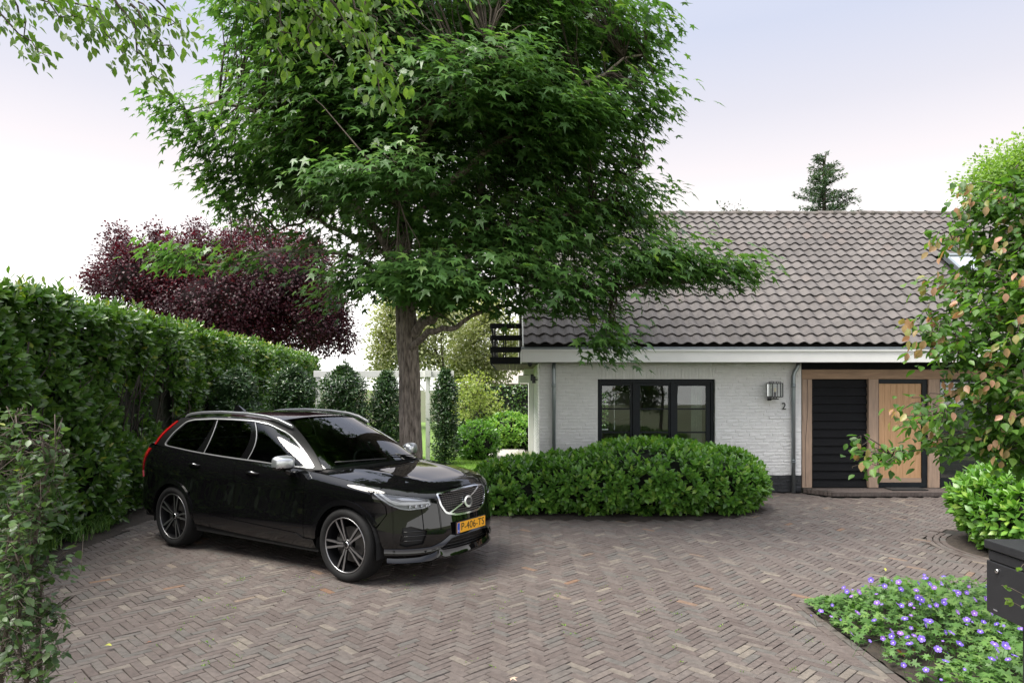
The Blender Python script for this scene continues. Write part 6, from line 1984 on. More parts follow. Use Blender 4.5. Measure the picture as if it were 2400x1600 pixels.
# purple plum behind the hedge
pb = lambda u, v, Y, ru, rv, rd, dn=1: (*px(u, v, Y), ru * Y / FPX * 1.02, rd, rv * Y / FPX * 1.02, dn)
blob_tree('purple_plum_tree', 'dark purple leaved plum tree rising behind the hedge', 'tree', (-11.2, 30, 0), 3.4, .24,
          [pb(520, 690, 30, 215, 100, 3.0), pb(330, 640, 30, 115, 70, 2.2), pb(295, 585, 30, 60, 40, 1.4, .7), pb(420, 600, 30, 120, 55, 2.2, .8), pb(640, 640, 30, 140, 100, 2.8), pb(720, 740, 30, 80, 75, 2.0), pb(520, 565, 30, 80, 35, 1.5, .6), pb(240, 650, 30, 45, 28, 1.2, .6), pb(680, 590, 30.3, 70, 60, 1.5, .7), pb(480, 770, 30, 250, 60, 2.6), pb(755, 700, 30, 50, 75, 1.5),
           pb(275, 545, 30, 28, 22, .7, .55), pb(365, 540, 30, 30, 22, .8, .5), pb(450, 530, 30, 26, 20, .7, .5), pb(570, 525, 30, 32, 22, .8, .5), pb(225, 620, 30, 22, 14, .6, .5), pb(205, 650, 30, 18, 12, .5, .5), pb(790, 770, 30, 25, 45, .9, .7), pb(620, 545, 30, 30, 25, .8, .5)],
          T_diamond(.38), 'l_purple', 3300, .125, 51, 'dark_twig', 'purple_core', shell=.5)
# pale trees far behind
blob_tree('pale_green_tree', 'pale silvery green tree far behind the pergola', 'tree', (-3.4, 34, 0), 3.0, .14,
          [pb(900, 740, 34, 50, 70, 1.2), pb(880, 820, 34, 40, 60, 1.2), pb(960, 790, 34, 70, 80, 1.5), pb(1010, 720, 34, 60, 60, 1.4), pb(920, 690, 34, 40, 40, .8)], T_diamond(.34), 'l_pale', 2000, .17, 52)
blob_tree('pale_green_tree', 'pale green tree far behind, left of the balcony', 'tree', (-1.6, 37, 0), 3.0, .14,
          [pb(1080, 780, 37, 70, 80, 1.6), pb(1120, 720, 37, 50, 50, 1.4), pb(1060, 850, 37, 70, 50, 1.4), pb(1140, 840, 37, 50, 50, 1.2), pb(1180, 790, 37.5, 40, 60, 1.2)], T_diamond(.34), 'l_pale', 2000, .17, 53)
blob_tree('background_tree', 'bright green tree beyond the roof at the frame edge', 'tree', (17.5, 24, 0), 5.0, .2,
          [pb(2330, 400, 24, 90, 60, 1.6), pb(2270, 430, 24, 60, 45, 1.2), pb(2360, 370, 24, 60, 50, 1.3), pb(2390, 450, 24, 110, 70, 1.6)], T_diamond(.3), 'l_bright', 2200, .15, 54)
blob_tree('background_tree', 'small treetop peeping over the roof ridge', 'tree', (11.0, 36, 0), 6.0, .15,
          [pb(1690, 485, 36, 28, 14, .6, .7), pb(1665, 482, 36, 12, 10, .4, .6)], T_diamond(.3), 'l_conifer', 500, .16, 55)
# conifer beyond the roof
cf = empty('conifer_tree', (13.0, 30, 0)); tag(cf, 'dark green conifer rising above the roof ridge', 'tree')
r_ = np.random.default_rng(61); mb = MB()
topZ = px(1895, 352, 30)[2]
c0 = px(1893, 480, 30)
mb.tube([(c0[0] - 13.0, 0, 0), (c0[0] - 13.0, 0, topZ - .4), (c0[0] - 12.9, 0, topZ)], [.22, .06, .01], 8); mb.build('trunk', M['twig'], cf, True)
L = Leaves(T_diamond(.16)); br = MB()
for k in range(190):
    z = topZ - .15 - (k / 190) ** .8 * 5.2
    ln = (.25 + (topZ - z) * .42) * r_.uniform(.6, 1.15)
    a = r_.random() * 6.28; d_ = np.array([math.cos(a), math.sin(a), r_.uniform(.0, .3)])
    b0 = np.array([c0[0], 30, z]); b1 = b0 + d_ * ln; b1[2] += .12
    branch_tube(br, b0 - np.array([13.0, 30, 0]), b1 - np.array([13.0, 30, 0]), .02, .006, -.08, 5, .02, r_, 4)
    m = int(60 * ln) + 18
    t = r_.random(m) ** .7
    p = b0 + (b1 - b0) * t[:, None] + r_.normal(0, .05, (m, 3)); p[:, 2] -= .05 * t
    L.add(p, d_ + r_.normal(0, .55, (m, 3)) + np.array([0, 0, -.15]), np.array([0, 0, 1.0]) + r_.normal(0, .4, (m, 3)), r_.uniform(.10, .20, m), r_.random(m))
br.build('branches', M['twig'], cf, True)['kind'] = 'stuff'
o = L.build('crown', M['l_conifer'], None); o.parent = cf; o.location = (-13.0, -30, 0)
# small Japanese maple by the path
blob_tree('japanese_maple', 'small light green multi stemmed maple beside the garden hedge', 'tree', (-.95, 23.2, 0), .5, .035,
          [pb(1090, 910, 23, 55, 28, .7), pb(1060, 940, 23, 40, 25, .6), pb(1125, 930, 23, 35, 25, .6), pb(1100, 880, 23, 30, 18, .5, .7), pb(1070, 890, 23, 25, 22, .5), pb(1140, 955, 23, 20, 14, .4, .7)], T_star(), 'l_maple', 1900, .085, 56, stems=5, droop=-.1)
# dark columnar shrubs along the pergola and behind the car
def column(u0, u1, v0, Y, seed, label, mat='l_dark', size=.10):
    """evergreen column between two photo columns"""
    u0, u1, v0 = (q * 2400 / 2352 for q in (u0, u1, v0))
    x0, x1 = (u0 - 1200) / FPX * Y, (u1 - 1200) / FPX * Y; h = CAMZ - (v0 - HOR) / FPX * Y
    c, w = (x0 + x1) / 2, (x1 - x0) / 2
    r = np.random.default_rng(seed)
    e = empty('columnar_laurel', (c, Y, 0)); tag(e, label, 'shrub', 'dark columnar evergreens along the pergola')
    mb = MB(); mb.tube([(0, 0, 0), (.03, 0, h * .5), (0, 0, h * .92)], [.035, .025, .008], 8)
    for k in range(14):
        z = r.uniform(.15, .85) * h; a = r.random() * 6.28; mb.tube([(0, 0, z), (w * .7 * math.cos(a), w * .7 * math.sin(a), z + .25)], [.010, .004], 5)
    mb.build('stem', M['dark_twig'], e, True)
    L = Leaves(T_oval(.17, .04, .15)); n = int(1150 * h * w * 2.4)
    t = r.random(n) ** .9; a0 = r.random(n) * 6.28
    prof = np.interp(t, [0, .12, .5, .85, 1], [.8, 1.0, .92, .72, .12]) * (1 + .08 * np.sin(t * 9 + seed) + .07 * np.sin(t * 23 + seed * 2) + .30 * vnoise(np.column_stack([np.cos(a0), np.sin(a0), t * h * 1.6]), seed))
    a = a0; rad_ = w * prof * r.random(n) ** .5 * np.where(r.random(n) < .14, r.uniform(1.0, 1.45, n), 1.0)
    p = np.column_stack([c + rad_ * np.cos(a), Y + rad_ * np.sin(a) * .8, .06 + t * (h - .05) + np.where(r.random(n) < .05, .18 * r.random(n), 0)])
    out = np.column_stack([np.cos(a), np.sin(a), np.zeros(n)])
    shoots(L, p, out * .6 + np.array([0, 0, .7]) + r.normal(0, .3, (n, 3)), 3, size, 1.0, .05, r, -.05, -.35)
    o = L.build('foliage', M[mat], None); o.parent = e; o.location = (-c, -Y, 0)
column(992, 1054, 852, 17.8, 71, 'dark columnar evergreen right of the big tree trunk')
column(850, 926, 858, 17.8, 72, 'dark columnar evergreen just left of the big tree trunk')
column(722, 858, 846, 17.4, 73, 'broad dark evergreen shrub under the white pergola beam')
column(612, 732, 846, 16.5, 74, 'dark evergreen shrub behind the car roof')
column(488, 612, 852, 14.5, 75, 'dark evergreen shrub behind the rear of the car roof')
# feathery grass by the house corner
def grass_clump(name, c, n, h, spread, label, cat, mat, seed, width=.012, group=None):
    r = np.random.default_rng(seed)
    V, F_, rn, k = [], [], [], 0
    for i in range(n):
        a = r.random() * 6.28; b = np.array([r.normal(0, spread * .22), r.normal(0, spread * .22), 0]); H_ = h * r.uniform(.6, 1.1); o_ = np.array([math.cos(a), math.sin(a), 0]) * spread * r.uniform(.3, 1.1)
        s = np.array([-math.sin(a), math.cos(a), 0]) * width; rv = r.random()
        for t in (0, .4, .75, 1.0):
            q = b + o_ * t ** 2 + np.array([0, 0, H_ * (t - .32 * t ** 3)])
            w = (1 - t * .9); V += [q - s * w, q + s * w]; rn += [rv, rv]
        F_ += [(k + 2 * j, k + 2 * j + 1, k + 2 * j + 3, k + 2 * j + 2) for j in range(3)]; k += 8
    e = empty(name, c); tag(e, label, cat, group)
    o = add_obj('blades', mesh_np('blades', V, [np.array(F_)], rn, M[mat], True), e); o['kind'] = 'stuff'
    return e
grass_clump('bamboo_grass', (.23, 15.0, 0), 900, .80, .42, 'feathery pale green grass clump at the house corner', 'grass plant', 'l_maple', 81, .007)
for i, y in enumerate((7.0, 7.6, 8.2, 8.75, 9.3, 9.9)):
    grass_clump('lilyturf', (hedge_x(y) - .28 + .06 * math.sin(i * 2.2), y, .02), 90, .34, .30, ['dark lilyturf tuft at the hedge foot nearest the camera', 'second dark lilyturf tuft along the hedge foot', 'third dark lilyturf tuft along the hedge foot', 'fourth lilyturf tuft, beside the rear wheel', 'fifth lilyturf tuft, half hidden by the car rear', 'last lilyturf tuft, behind the car'][i], 'grass plant', 'l_geranium', 82 + i, .006, 'lilyturf tufts along the hedge')
# lawn blades near the path
r_ = np.random.default_rng(91); n = 26000
x = r_.uniform(-3.2, .1, n); y = 13.4 + r_.random(n) * 6.2
ok = x < np.interp(y, [13.4, 15, 17.6, 19.6], [.08, .08, -.47, -1.22]); x, y = x[ok], y[ok]; n = len(x)
a = r_.random(n) * 6.28; h_ = r_.uniform(.02, .045, n); w_ = .004
b0 = np.column_stack([x, y, np.full(n, -.01)]); s_ = np.column_stack([np.cos(a), np.sin(a), np.zeros(n)]) * w_
t_ = b0 + np.column_stack([r_.normal(0, .012, n), r_.normal(0, .012, n), h_ + .012])
V = np.stack([b0 - s_, b0 + s_, t_], axis=1).reshape(-1, 3)
o = add_obj('grass_blades', mesh_np('grass_blades', V, [np.arange(3 * n).reshape(-1, 3)], np.repeat(r_.random(n), 3), M['l_grass']), lawn); o['kind'] = 'stuff'

# ---------------------------------------------------------------- pergola, far house
pg = empty('pergola', (-2.3, 18.2, 0)); tag(pg, 'white timber pergola beam and posts behind the tree', 'pergola')
def pgx(u): return (u * 2400 / 2352 - 1200) / FPX * 18.2 + 2.3
bz_b, bz_t = px(900, 884 / 1.0204, 18.2)[2], px(900, 868.5 / 1.0204, 18.2)[2]
MB().box(pgx(722), pgx(1042), -.07, .07, bz_b, bz_t).build('beam', M['white_paint'], pg, bevel=.006)
for u in (731, 983):
    MB().box(pgx(u) - .055, pgx(u) + .055, -.055, .055, 0, bz_b - .001).build('post', M['white_paint'], pg, bevel=.006)
    mb = MB(); mb.bar((pgx(u) - .06, 0, bz_b - .38), (pgx(u) - .36, 0, bz_b - .03), .05, .05, (0, 1, 0)); mb.build('brace', M['white_paint'], pg)
mb = MB(); mb.box(pgx(978) - .0, pgx(992), -.20, -.072, bz_b + .01, bz_t + .015); mb.build('beam_end', M['white_paint'], pg)
fh = empty('far_house', (-.3, 41, 0)); tag(fh, 'far neighbouring house with pale roof below the balcony', 'house')
MB().box(-1.6, 8.0, 0, 5, 0, 2.3).build('wall', M['far_wall'], fh)
mb = MB(); mb.add([(-2.0, -.4, 2.25), (8.4, -.4, 2.25), (8.4, 2.5, 4.0), (-1.0, 2.5, 4.0), (8.4, 5.4, 2.25), (-2, 5.4, 2.25)], [(0, 1, 2, 3), (3, 2, 4, 5), (0, 3, 5)]); mb.build('roof', M['far_wall'], fh)
# blue tarpaulin glimpse and an orange shrub behind the columns
blob_tree('orange_shrub', 'small orange yellow shrub glimpsed behind the dark columns', 'shrub', (-4.2, 20.5, 0), .8, .03, [pb(865, 905, 20.5, 22, 26, .4), pb(850, 940, 20.5, 26, 22, .4)], T_diamond(.3), 'l_parrot', 2400, .07, 57)
# ---------------------------------------------------------------- overhanging branches from a tree beside the camera
ot = empty('overhanging_tree', (-5.2, 2.6, 0)); tag(ot, 'nearby tree whose leafy branches hang into the top left corner', 'tree')
OB = np.array([-5.2, 2.6, 0]); orr = np.random.default_rng(101)
mb = MB(); mb.tube([(0, 0, 0), (.05, .1, 1.5), (.15, .3, 3.2), (.5, .8, 4.8), (.8, 1.2, 6.5)], [.20, .17, .15, .12, .06], 14); mb.build('trunk', M['bark'], ot, True)
bw = MB(); LO = Leaves(T_oval(.24, .05, .12))
def leaf_strand(a, b, n, size, sag=.15, rb=0.0, jit=.10, L=LO, r=orr, mbt=bw, r0=.012, base=OB, side=True, droop=-.5, hang=.05):
    a, b = np.array(a, float), np.array(b, float)
    pts = branch_tube(mbt, a - base, b - base, r0, min(.003, r0 * .5), sag, 8, .035, r, 5) + base
    t = r.random(n); k = np.clip((t * 7).astype(int), 0, 6); f = (t * 7 - k)[:, None]
    p = pts[k] * (1 - f) + pts[k + 1] * f + r.normal(0, jit, (n, 3)) * np.array([1, 1, .7])
    d_ = nrmz(pts[k + 1] - pts[k])
    sd = nrmz(np.cross(d_, np.array([0, 0, 1.0]))) * np.where(r.random(n) < .5, -1, 1)[:, None]
    tip = d_ * .6 + sd * .7 + np.array([0, 0, droop]) + r.normal(0, .28, (n, 3))
    nor = np.array([0, 0, 1.0]) + sd * .1 + r.normal(0, .35, (n, 3))
    p[:, 2] -= hang * r.random(n)
    L.add(p, tip, nor, size * r.uniform(.65, 1.15, n), np.clip(r.random(n) * .8 + rb, 0, .99))
    return pts
top1, top2 = np.array([-4.0, 4.4, 6.0]), np.array([-3.1, 4.9, 5.6])
for (u0, v0, u1, v1, Y, n) in [(-60, -60, 240, 70, 5.6, 110), (-40, -20, 110, 130, 5.6, 90), (60, -60, 300, 90, 5.4, 90), (220, -60, 410, 60, 5.5, 90), (180, -40, 280, 150, 5.6, 90), (250, -20, 380, 190, 5.5, 130), (300, 10, 410, 130, 5.5, 80), (20, -70, 60, 110, 5.7, 60), (120, -80, 200, 90, 5.6, 60), (330, -60, 420, 90, 5.6, 60)]:
    leaf_strand(px(u0, v0, Y), px(u1, v1, Y), n, .085, -.02, 0, .075)
for (u0, v0, u1, v1, Y, n) in [(560, -80, 720, 130, 4.9, 80), (620, -90, 860, 140, 4.8, 110), (700, -90, 930, 200, 4.7, 120), (640, -60, 640, 150, 4.9, 60), (760, -80, 900, 90, 4.7, 90), (560, -90, 800, 40, 4.8, 90), (820, -90, 890, 230, 4.7, 70), (1060, -60, 1080, 20, 4.8, 12), (700, -90, 760, 170, 4.8, 70), (480, -90, 600, 10, 4.9, 40), (850, -100, 930, 40, 4.7, 50)]:
    leaf_strand(px(u0, v0, Y), px(u1, v1, Y), int(n * .85), .086, -.03, .02, .07)
for (u, v, Y) in [(-60, -60, 5.6), (60, -70, 5.5), (220, -60, 5.5), (330, -60, 5.6), (560, -90, 4.9), (640, -80, 4.8), (760, -90, 4.7), (850, -95, 4.7), (1060, -60, 4.8)]:
    b = px(u, v, Y); c = (b + OB + np.array([.6, 1, 5.2])) / 2 + np.array([0, 0, .5])
    branch_tube(bw, OB * 0 + np.array([.5, .8, 4.8]), c - OB, .05, .03, .1, 6, .04, orr, 7); branch_tube(bw, c - OB, b - OB, .03, .012, .1, 6, .04, orr, 6)
bw.build('branches', M['twig'], ot, True)['kind'] = 'stuff'
o = LO.build('crown', M['l_ash'], None, 180); o.parent = ot; o.location = -OB

# ---------------------------------------------------------------- young hornbeam at the lower left corner
hb = empty('young_hornbeam', (-1.62, 2.35, 0)); tag(hb, 'young hornbeam with thin stems at the lower left corner', 'shrub')
HB = np.array([-1.62, 2.35, 0]); r2 = np.random.default_rng(111)
st = MB(); LB_ = Leaves(T_oval(.30, .06, .12))
stems = [((92, 1568, 2.32), (95, 1000, 2.35), .0095, 1.5), ((0, 1568, 2.35), (45, 1060, 2.42), .010, 1.2), ((-40, 1500, 2.4), (20, 980, 2.5), .010, 1.0), ((60, 1568, 2.2), (30, 1250, 2.25), .008, 1.0)]
for (u0, v0, Y0), (u1, v1, Y1), r0, dn in stems:
    a, b = px(u0, v0, Y0), px(u1, v1, Y1); g_ = a.copy(); g_[2] = 0
    g_[0] = HB[0] + (a[0] - HB[0]) * .6
    p0 = branch_tube(st, g_ - HB, a - HB, r0 * 1.3, r0, 0, 5, .006, r2, 7)
    pts = branch_tube(st, a - HB, b - HB, r0, .003, 0, 9, .012, r2, 7) + HB
    for k in range(8):
        for q in range(int(4 * dn)):
            s = pts[k] + (pts[k + 1] - pts[k]) * r2.random()
            ang = r2.random() * 6.28; ln = r2.uniform(.05, .17) * (1.05 - k * .06)
            e_ = s + np.array([math.cos(ang) * ln, math.sin(ang) * ln * .6, r2.uniform(.0, .10)])
            leaf_strand(s, e_, int(r2.integers(7, 13)), .040, .01, .0, .016, LB_, r2, st, .0016, HB, droop=-.12, hang=.01)
# bare twig ends on top
for (u0, v0, u1, v1) in [(95, 1090, 130, 1015), (100, 1120, 150, 1085), (40, 1080, 95, 1020), (10, 1090, 60, 1010), (5, 1000, 30, 970), (110, 1030, 128, 1000)]:
    leaf_strand(px(u0, v0, 2.38), px(u1, v1, 2.38), 7, .032, .005, .2, .006, LB_, r2, st, .003, HB, droop=0, hang=.0)
st.build('stems', M['twig'], hb, True)
o = LB_.build('foliage', M['l_hornbeam'], None, 180); o.parent = hb; o.location = -HB

# ---------------------------------------------------------------- ironwood shrub on the right
pa = empty('persian_ironwood', (4.55, 5.4, 0)); tag(pa, 'spreading ironwood shrub with leaves turning red at the right edge', 'shrub')
PB = np.array([4.55, 5.4, 0]); r3 = np.random.default_rng(121)
sb = MB(); LP = Leaves(T_lobed())
sb.tube([(0, 0, 0), (-.03, 0, .8), (.05, -.05, 1.7), (-.05, 0, 2.6), (-.25, .1, 3.5)], [.06, .05, .04, .03, .012], 10)
sb.tube([(.15, .1, 0), (.3, .1, .9), (.45, .1, 2.0), (.4, 0, 3.2)], [.05, .04, .03, .012], 8)
tips = [(2175, 425, 5.4), (2160, 480, 5.3), (2200, 465, 5.2), (2120, 555, 5.2), (2150, 545, 5.4), (2090, 650, 5.1), (2130, 640, 5.3), (2055, 755, 5.0), (2100, 720, 5.2), (2065, 805, 4.9), (2130, 790, 5.0), (2030, 955, 4.8), (2150, 890, 4.9), (1965, 1035, 4.7), (2110, 1010, 4.9), (2215, 880, 4.7),
        (2260, 1040, 4.8), (2230, 1000, 4.8), (2290, 960, 4.6), (2250, 780, 4.6), (2290, 640, 4.8), (2300, 520, 5.2), (2260, 560, 5.0), (2340, 900, 4.5), (2340, 700, 4.6), (2340, 450, 5.4), (2260, 450, 5.6), (2200, 620, 5.6), (2220, 720, 5.6), (2300, 860, 5.6), (2330, 1010, 5.3), (2340, 800, 5.5), (2320, 580, 5.6), (2210, 830, 5.2), (2340, 1040, 5.0), (2160, 700, 4.8), (2280, 940, 5.3)]
for (u, v, Y) in tips:
    b = px(u + 40 if u > 2000 else u + 15, v, Y)
    a = PB + np.array([r3.normal(-.05, .08), r3.normal(0, .08), max(.9, b[2] - r3.uniform(.05, .45))])
    L_ = np.linalg.norm(b - a)
    n = int(100 * L_)
    t0 = len(LP.p)
    pts = leaf_strand(a, b, n, .078, .10, -.25, .075, LP, r3, sb, .012, PB, droop=-.45, hang=.05)
    for k in range(int(3 + 3 * L_)):                       # side twigs
        j = r3.integers(2, 7); s = pts[j]; d_ = nrmz(pts[j + 1] - pts[j])
        sd = nrmz(np.cross(d_, np.array([0, 0, 1.0]))) * (1 if r3.random() < .5 else -1)
        e_ = s + d_ * .18 + sd * r3.uniform(.06, .26 if Y < 4.95 else .2) + np.array([0, 0, r3.normal(0, .06)])
        leaf_strand(s, e_, 18, .074, .02, -.22, .045, LP, r3, sb, .005, PB, droop=-.5, hang=.04)
    # reddened young leaves at the tip
    m = int(r3.integers(4, 9))
    p = b + r3.normal(0, .045, (m, 3)); LP.add(p, np.array([-.3, 0, -.8]) + r3.normal(0, .3, (m, 3)), np.array([-.4, -.5, .4]) + r3.normal(0, .6, (m, 3)), r3.uniform(.05, .075, m), r3.uniform(.76, .94, m))
# scatter a few red leaves on the upper crown
allp = np.concatenate(LP.p); k = r3.integers(0, len(allp), 330)
k = k[(allp[k][:, 2] > 1.7)]
p = allp[k] + r3.normal(0, .05, (len(k), 3)); LP.add(p, np.array([-.2, -.1, -.9]) + r3.normal(0, .3, (len(k), 3)), np.array([-.3, -.5, .4]) + r3.normal(0, .6, (len(k), 3)), r3.uniform(.06, .085, len(k)), r3.uniform(.72, .93, len(k)))
sb.build('branches', M['twig'], pa, True)
o = LP.build('foliage', M['l_parrot'], None, 290); o.parent = pa; o.location = -PB

# ---------------------------------------------------------------- flower bed: cranesbill
ge = empty('cranesbill_patch', (3.6, 5.0, 0)); tag(ge, 'low cranesbill patch with violet flowers in the corner bed', 'flowers')
GB = np.array([3.6, 5.0, 0]); r4 = np.random.default_rng(131)
LG = Leaves(T_palmate()); sm = MB()
def bed_h(x, y):
    """height of the leafy mound"""
    e1 = np.clip((x - BED_X - .0) / .5, 0, 1); e2 = np.clip((BED_Y + .12 - y) / .35, 0, 1)
    return (.10 + .27 * e1) * e2 ** .6 * (.85 + .25 * np.sin(x * 5.1 + 1) * np.sin(y * 4.3))
n = 9000
x = BED_X - .04 + 2.4 * r4.random(n) ** .85; y = 3.4 + (BED_Y - 3.3) * r4.random(n)
bare = (np.hypot((x - 2.95) / .20, (y - 4.72) / .15) < 1) | (np.hypot((x - 2.80) / .09, (y - 5.15) / .07) < 1) | ((x < BED_X + .10) & (y < 5.2) & (r4.random(n) < .7)) | ((x < BED_X - .9))
x, y = x[~bare], y[~bare]; n = len(x)
t = r4.random(n) ** .55; z = .02 + bed_h(x, y) * t
P = np.column_stack([x, y, z])
LG.add(P, np.column_stack([r4.normal(0, 1, n), r4.normal(0, 1, n), r4.normal(-.1, .3, n)]), np.column_stack([r4.normal(-.1, .35, n), r4.normal(-.25, .35, n), np.ones(n)]), r4.uniform(.045, .085, n), np.clip(.15 + .55 * t * r4.random(n) + .25 * r4.random(n), 0, .99))
# flowers
def flower_mesh(rv, open_=1.0):
    V, F_, k = [], [], 0
    for i in range(5):
        a = 2 * math.pi * i / 5
        for (r__, w, z) in ((.12, .10, -.10 * open_), (.55, .42, .03), (.90, .40, .10), (1.0, .14, .10)):
            for s in (-1, 1):
                V.append((r__ * math.cos(a) - s * w * math.sin(a), r__ * math.sin(a) + s * w * math.cos(a), z + (.02 if i % 2 else 0)))
        F_ += [(k + 2 * j, k + 2 * j + 1, k + 2 * j + 3, k + 2 * j + 2) for j in range(3)]; k += 8
    me = mesh_np('flower', V, [np.array(F_)], np.full(len(V), rv), M['petal'], True)
    me.materials.append(M['petal_eye'])
    bm = bmesh.new(); bm.from_mesh(me)
    vs = [bm.verts.new((.22 * math.cos(q), .22 * math.sin(q), .02)) for q in np.linspace(0, 6.283, 8)[:-1]]
    f = bm.faces.new(vs); f.material_index = 1
    bm.to_mesh(me); bm.free()
    return me
fm = [flower_mesh(v) for v in (.05, .2, .4, .6, .8, .95)]
# traced flower heads (photo px of the crop) and random fill
fl = [(530, 725), (580, 710), (500, 690), (750, 620), (835, 670), (875, 675), (940, 625), (1005, 640), (1025, 705), (1060, 685), (1140, 665), (1165, 715), (1240, 575), (1250, 605), (1185, 650), (1290, 655), (1310, 700), (1345, 745), (1395, 640), (1400, 660), (1420, 590), (1515, 718), (1630, 735), (1650, 680), (1750, 735), (1815, 680), (1705, 800), (1815, 795), (805, 830), (850, 845), (860, 790), (800, 750), (1000, 845), (1030, 855), (1115, 845), (1145, 875), (1180, 780), (1200, 840), (1260, 785), (1290, 860), (1310, 805), (1350, 850), (1430, 800), (1420, 825), (395, 850), (290, 905), (200, 945), (385, 955), (470, 985), (625, 920), (780, 990), (878, 970), (1060, 975), (1118, 945), (1260, 990), (1290, 1000), (1250, 1030), (1120, 1060), (940, 1090), (940, 1135), (1020, 1110), (1010, 1145), (1085, 1145), (1145, 1130), (860, 1155), (740, 1180), (570, 1110), (955, 1195), (1105, 1205), (1215, 1160), (1545, 915), (1575, 840), (1700, 925), (1630, 985), (1630, 1030), (1680, 1005), (1740, 1020), (1785, 1005), (1435, 1100), (1490, 1105), (1755, 1095), (1905, 1025), (1970, 1040), (1930, 1100), (1410, 1180), (1565, 1205), (1365, 1255), (1455, 1290), (1435, 1365), (1885, 1210), (1905, 1260), (1985, 1220), (2020, 1245), (2070, 1315), (1860, 1345), (1905, 1330), (2010, 1350), (1050, 1400), (1255, 1445), (1610, 1440), (1395, 1535), (2130, 1070), (1855, 920), (680, 690), (640, 730), (970, 690), (600, 720), (500, 785), (570, 770), (1100, 740), (1330, 690), (1215, 800), (1545, 765), (1770, 690), (1550, 735)]
for (cx_f, cy_f) in fl:
    u, v = 1850 + cx_f / 3.92, 1200 + cy_f / 3.92
    # march the view ray down to the top of the leafy mound
    best = None
    for Y in np.linspace(6.4, 3.6, 140):
        q = at(u, v, Y)
        hgt = float(bed_h(np.array(q[0]), np.array(q[1]))) if q[1] < BED_Y + .1 else 0.0
        if q[2] >= max(hgt, .02) + .012: best = q
        elif best is not None: break
    cand = [at(u, v, Y) for Y in np.linspace(3.7, 6.25, 120)]
    cand = [q for q in cand if .02 + float(bed_h(np.array(q[0]), np.array(q[1]))) - .03 < q[2] < .56]
    if not cand: continue
    q = min(cand, key=lambda c_: abs(c_[2] - (.05 + float(bed_h(np.array(c_[0]), np.array(c_[1]))))))
    o = bpy.data.objects.new('flower', random.choice(fm)); COL.objects.link(o); o.parent = ge
    o.location = q - GB
    o.rotation_euler = (R(random.uniform(10, 75)), R(random.uniform(-25, 25)), R(random.uniform(-60, 60)))
    s = random.choice((.010, .014, .018, .020, .022, .025)); o.scale = (s, s, s)
    b0 = np.array([q[0] + r4.normal(0, .05), q[1] + .05, .02]); sm.tube(np.array([b0, (b0 + q) / 2 + np.array([0, .02, .03]), q - np.array([0, 0, .004])]) - GB, .0016, 4)
sm.build('flower_stems', M['l_geranium'], ge)['kind'] = 'stuff'
o = LG.build('foliage', M['l_geranium'], None, 120); o.parent = ge; o.location = -GB
# fallen leaves
dl, df = T_oval(.22, .10, .25)
dme = mesh_np('fallen_leaf', dl, [df], None, M['dry_leaf'], True)
yme = mesh_np('fallen_leaf', dl, [df], None, plain('yellow_leaf', (.35, .36, .05), .5), True)
pme = mesh_np('fallen_leaf', T_star()[0], [T_star()[1]], None, plain('pale_leaf_dry', (.55, .38, .28), .6), True)
for (u, v, me, s, lab) in [(2080, 1532, dme, .13, 'curled brown leaf lying on the soil of the flower bed'), (2150, 1540, dme, .08, 'small brown leaf beside a curled one on the soil'), (1200, 1597, pme, .06, 'pale dry star leaf on the bricks at the bottom edge'), (2073, 1337, yme, .055, 'green yellow leaf on the bricks behind the violet flowers'), (262, 1522, yme, .07, 'narrow yellow leaf on the bricks beside the hornbeam'), (355, 1512, dme, .045, 'small brown leaf on the bricks left of centre'), (2312, 1525, dme, .16, 'broad brown leaf among the cranesbill')]:
    q = at(u, v, CAMZ * FPX / (v - HOR)); q[2] = .03 if u < 2000 or v < 1400 else .06
    o = add_obj('fallen_leaf', me); o.location = q; o.rotation_euler = (random.uniform(-.2, .2), random.uniform(-.2, .2), random.uniform(0, 6)); o.scale = (s, s, s)
    tag(o, lab, 'leaf', 'fallen leaves')
# moss and seedlings in the joints
LW = Leaves(T_diamond(.3)); n = 1300
cs = np.array([(r4.uniform(-3.0, 2.5), r4.uniform(4.4, 7.2)) for _ in range(110)])
k = r4.integers(0, 110, n); ang = np.where(r4.random(n) < .5, R(45), R(-45)); dd = r4.normal(0, .035, n)
P = np.column_stack([cs[k, 0] + np.cos(ang) * dd, cs[k, 1] + np.sin(ang) * dd, np.full(n, -.006)])
LW.add(P, r4.normal(0, .6, (n, 3)) + np.array([0, 0, .6]), r4.normal(0, 1, (n, 3)), r4.uniform(.006, .018, n), r4.random(n))
o = LW.build('joint_weeds', M['l_grass'], drive)

# ---------------------------------------------------------------- mailbox
mx = empty('mailbox', (2.585, 3.36, 0)); tag(mx, 'anthracite metal mailbox on a post at the right edge', 'mailbox')
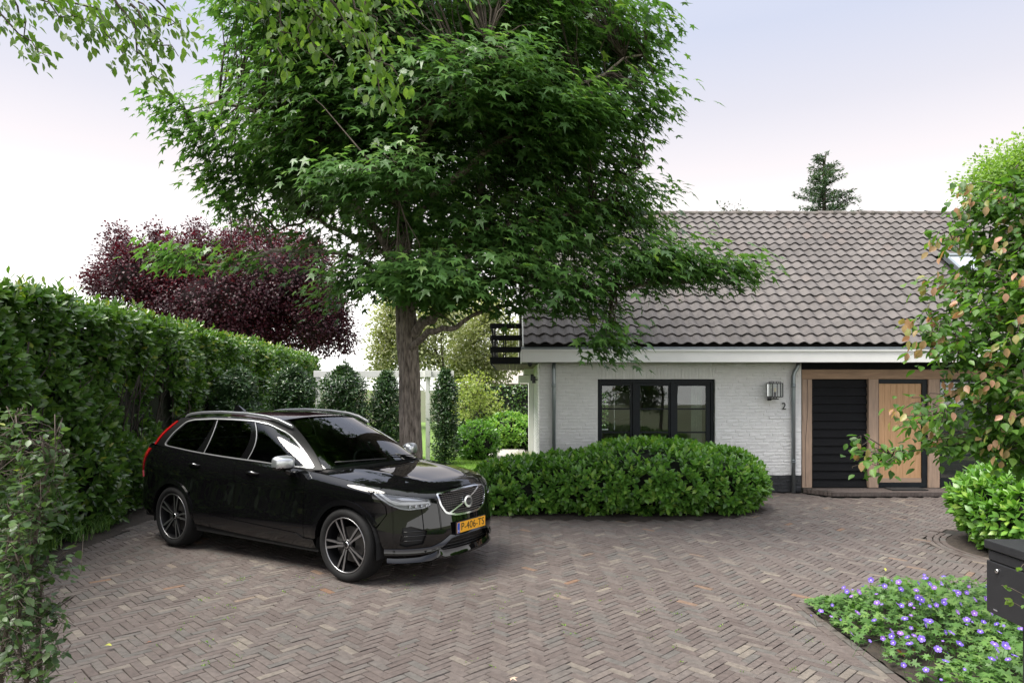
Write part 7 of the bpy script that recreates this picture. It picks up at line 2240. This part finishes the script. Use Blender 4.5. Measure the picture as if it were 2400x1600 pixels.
# local: +y away from camera along the front face, +x depth; front face looks towards -x
W_, D_, Zb, Zt = .36, .30, .757, 1.150
MB().box(0, D_, 0, W_, Zb, Zt - .115).build('box_body', M['mailbox'], mx, bevel=.006)
MB().box(.012, D_, 0.004, W_ - .004, Zt - .114, Zt - .050).build('slot_recess', M['mailbox'], mx, bevel=.003)
MB().box(.004, .011, 0.010, W_ - .010, Zt - .108, Zt - .058).build('letter_flap', M['mailbox'], mx, bevel=.003)
MB().box(-.010, D_ + .005, -.006, W_ + .006, Zt - .049, Zt - .004).build('lid', M['mailbox'], mx, bevel=.005)
mb = MB(); mb.lathe([(0, 0), (.012, 0), (.013, .004), (.010, .008), (.0, .008)], (0, 0, 0), 'x', 20); mb.V[0][:, 0] *= -1; mb.V[0] += np.array([-.001, W_ - .085, Zt - .155]); mb.build('lock', M['steel'], mx, True)
MB().box(-.0012, .001, W_ - .085, W_ - .055, Zb + .022, Zb + .028).build('maker_mark', plain('grey_mark', (.22, .22, .23), .5), mx)
MB().box(.10, .20, .13, .23, 0.0, Zb - .001).build('post', M['mailbox'], mx, bevel=.004)
# a thin twig with a few leaves in front of the mailbox
tg = empty('mailbox_twig', (2.56, 3.05, 0)); tag(tg, 'thin leafy twig reaching in front of the mailbox', 'twig')
TB = np.array([2.56, 3.05, 0]); tm = MB(); LT = Leaves(T_lobed())
a, b = px(2352, 1370, 3.0), px(2290, 1325, 3.05)
for (p0, p1) in ((px(2420, 1390, 3.0), px(2300, 1343, 3.05)), (px(2420, 1260, 3.0), px(2340, 1310, 3.0)), (px(2420, 1410, 3.0), px(2310, 1375, 3.03))):
    branch_tube(tm, p0 - TB, p1 - TB, .003, .0015, .0, 6, .006, r4, 5)
    m = 5; t = r4.random(m); p = p1 + (p0 - p1) * (t * .6)[:, None]
    LT.add(p, r4.normal(0, .6, (m, 3)) + np.array([-.4, 0, -.2]), r4.normal(0, .4, (m, 3)) + np.array([-.2, -.8, .5]), r4.uniform(.02, .035, m), r4.uniform(.3, .7, m))
base_s = px(2440, 1500, 3.0); branch_tube(tm, np.array([base_s[0], base_s[1], 0]) - TB, px(2420, 1390, 3.0) - TB, .005, .003, 0, 6, .01, r4, 5)
tm.build('stem', M['twig'], tg, True)
o = LT.build('leaves', M['l_parrot'], None); o.parent = tg; o.location = -TB
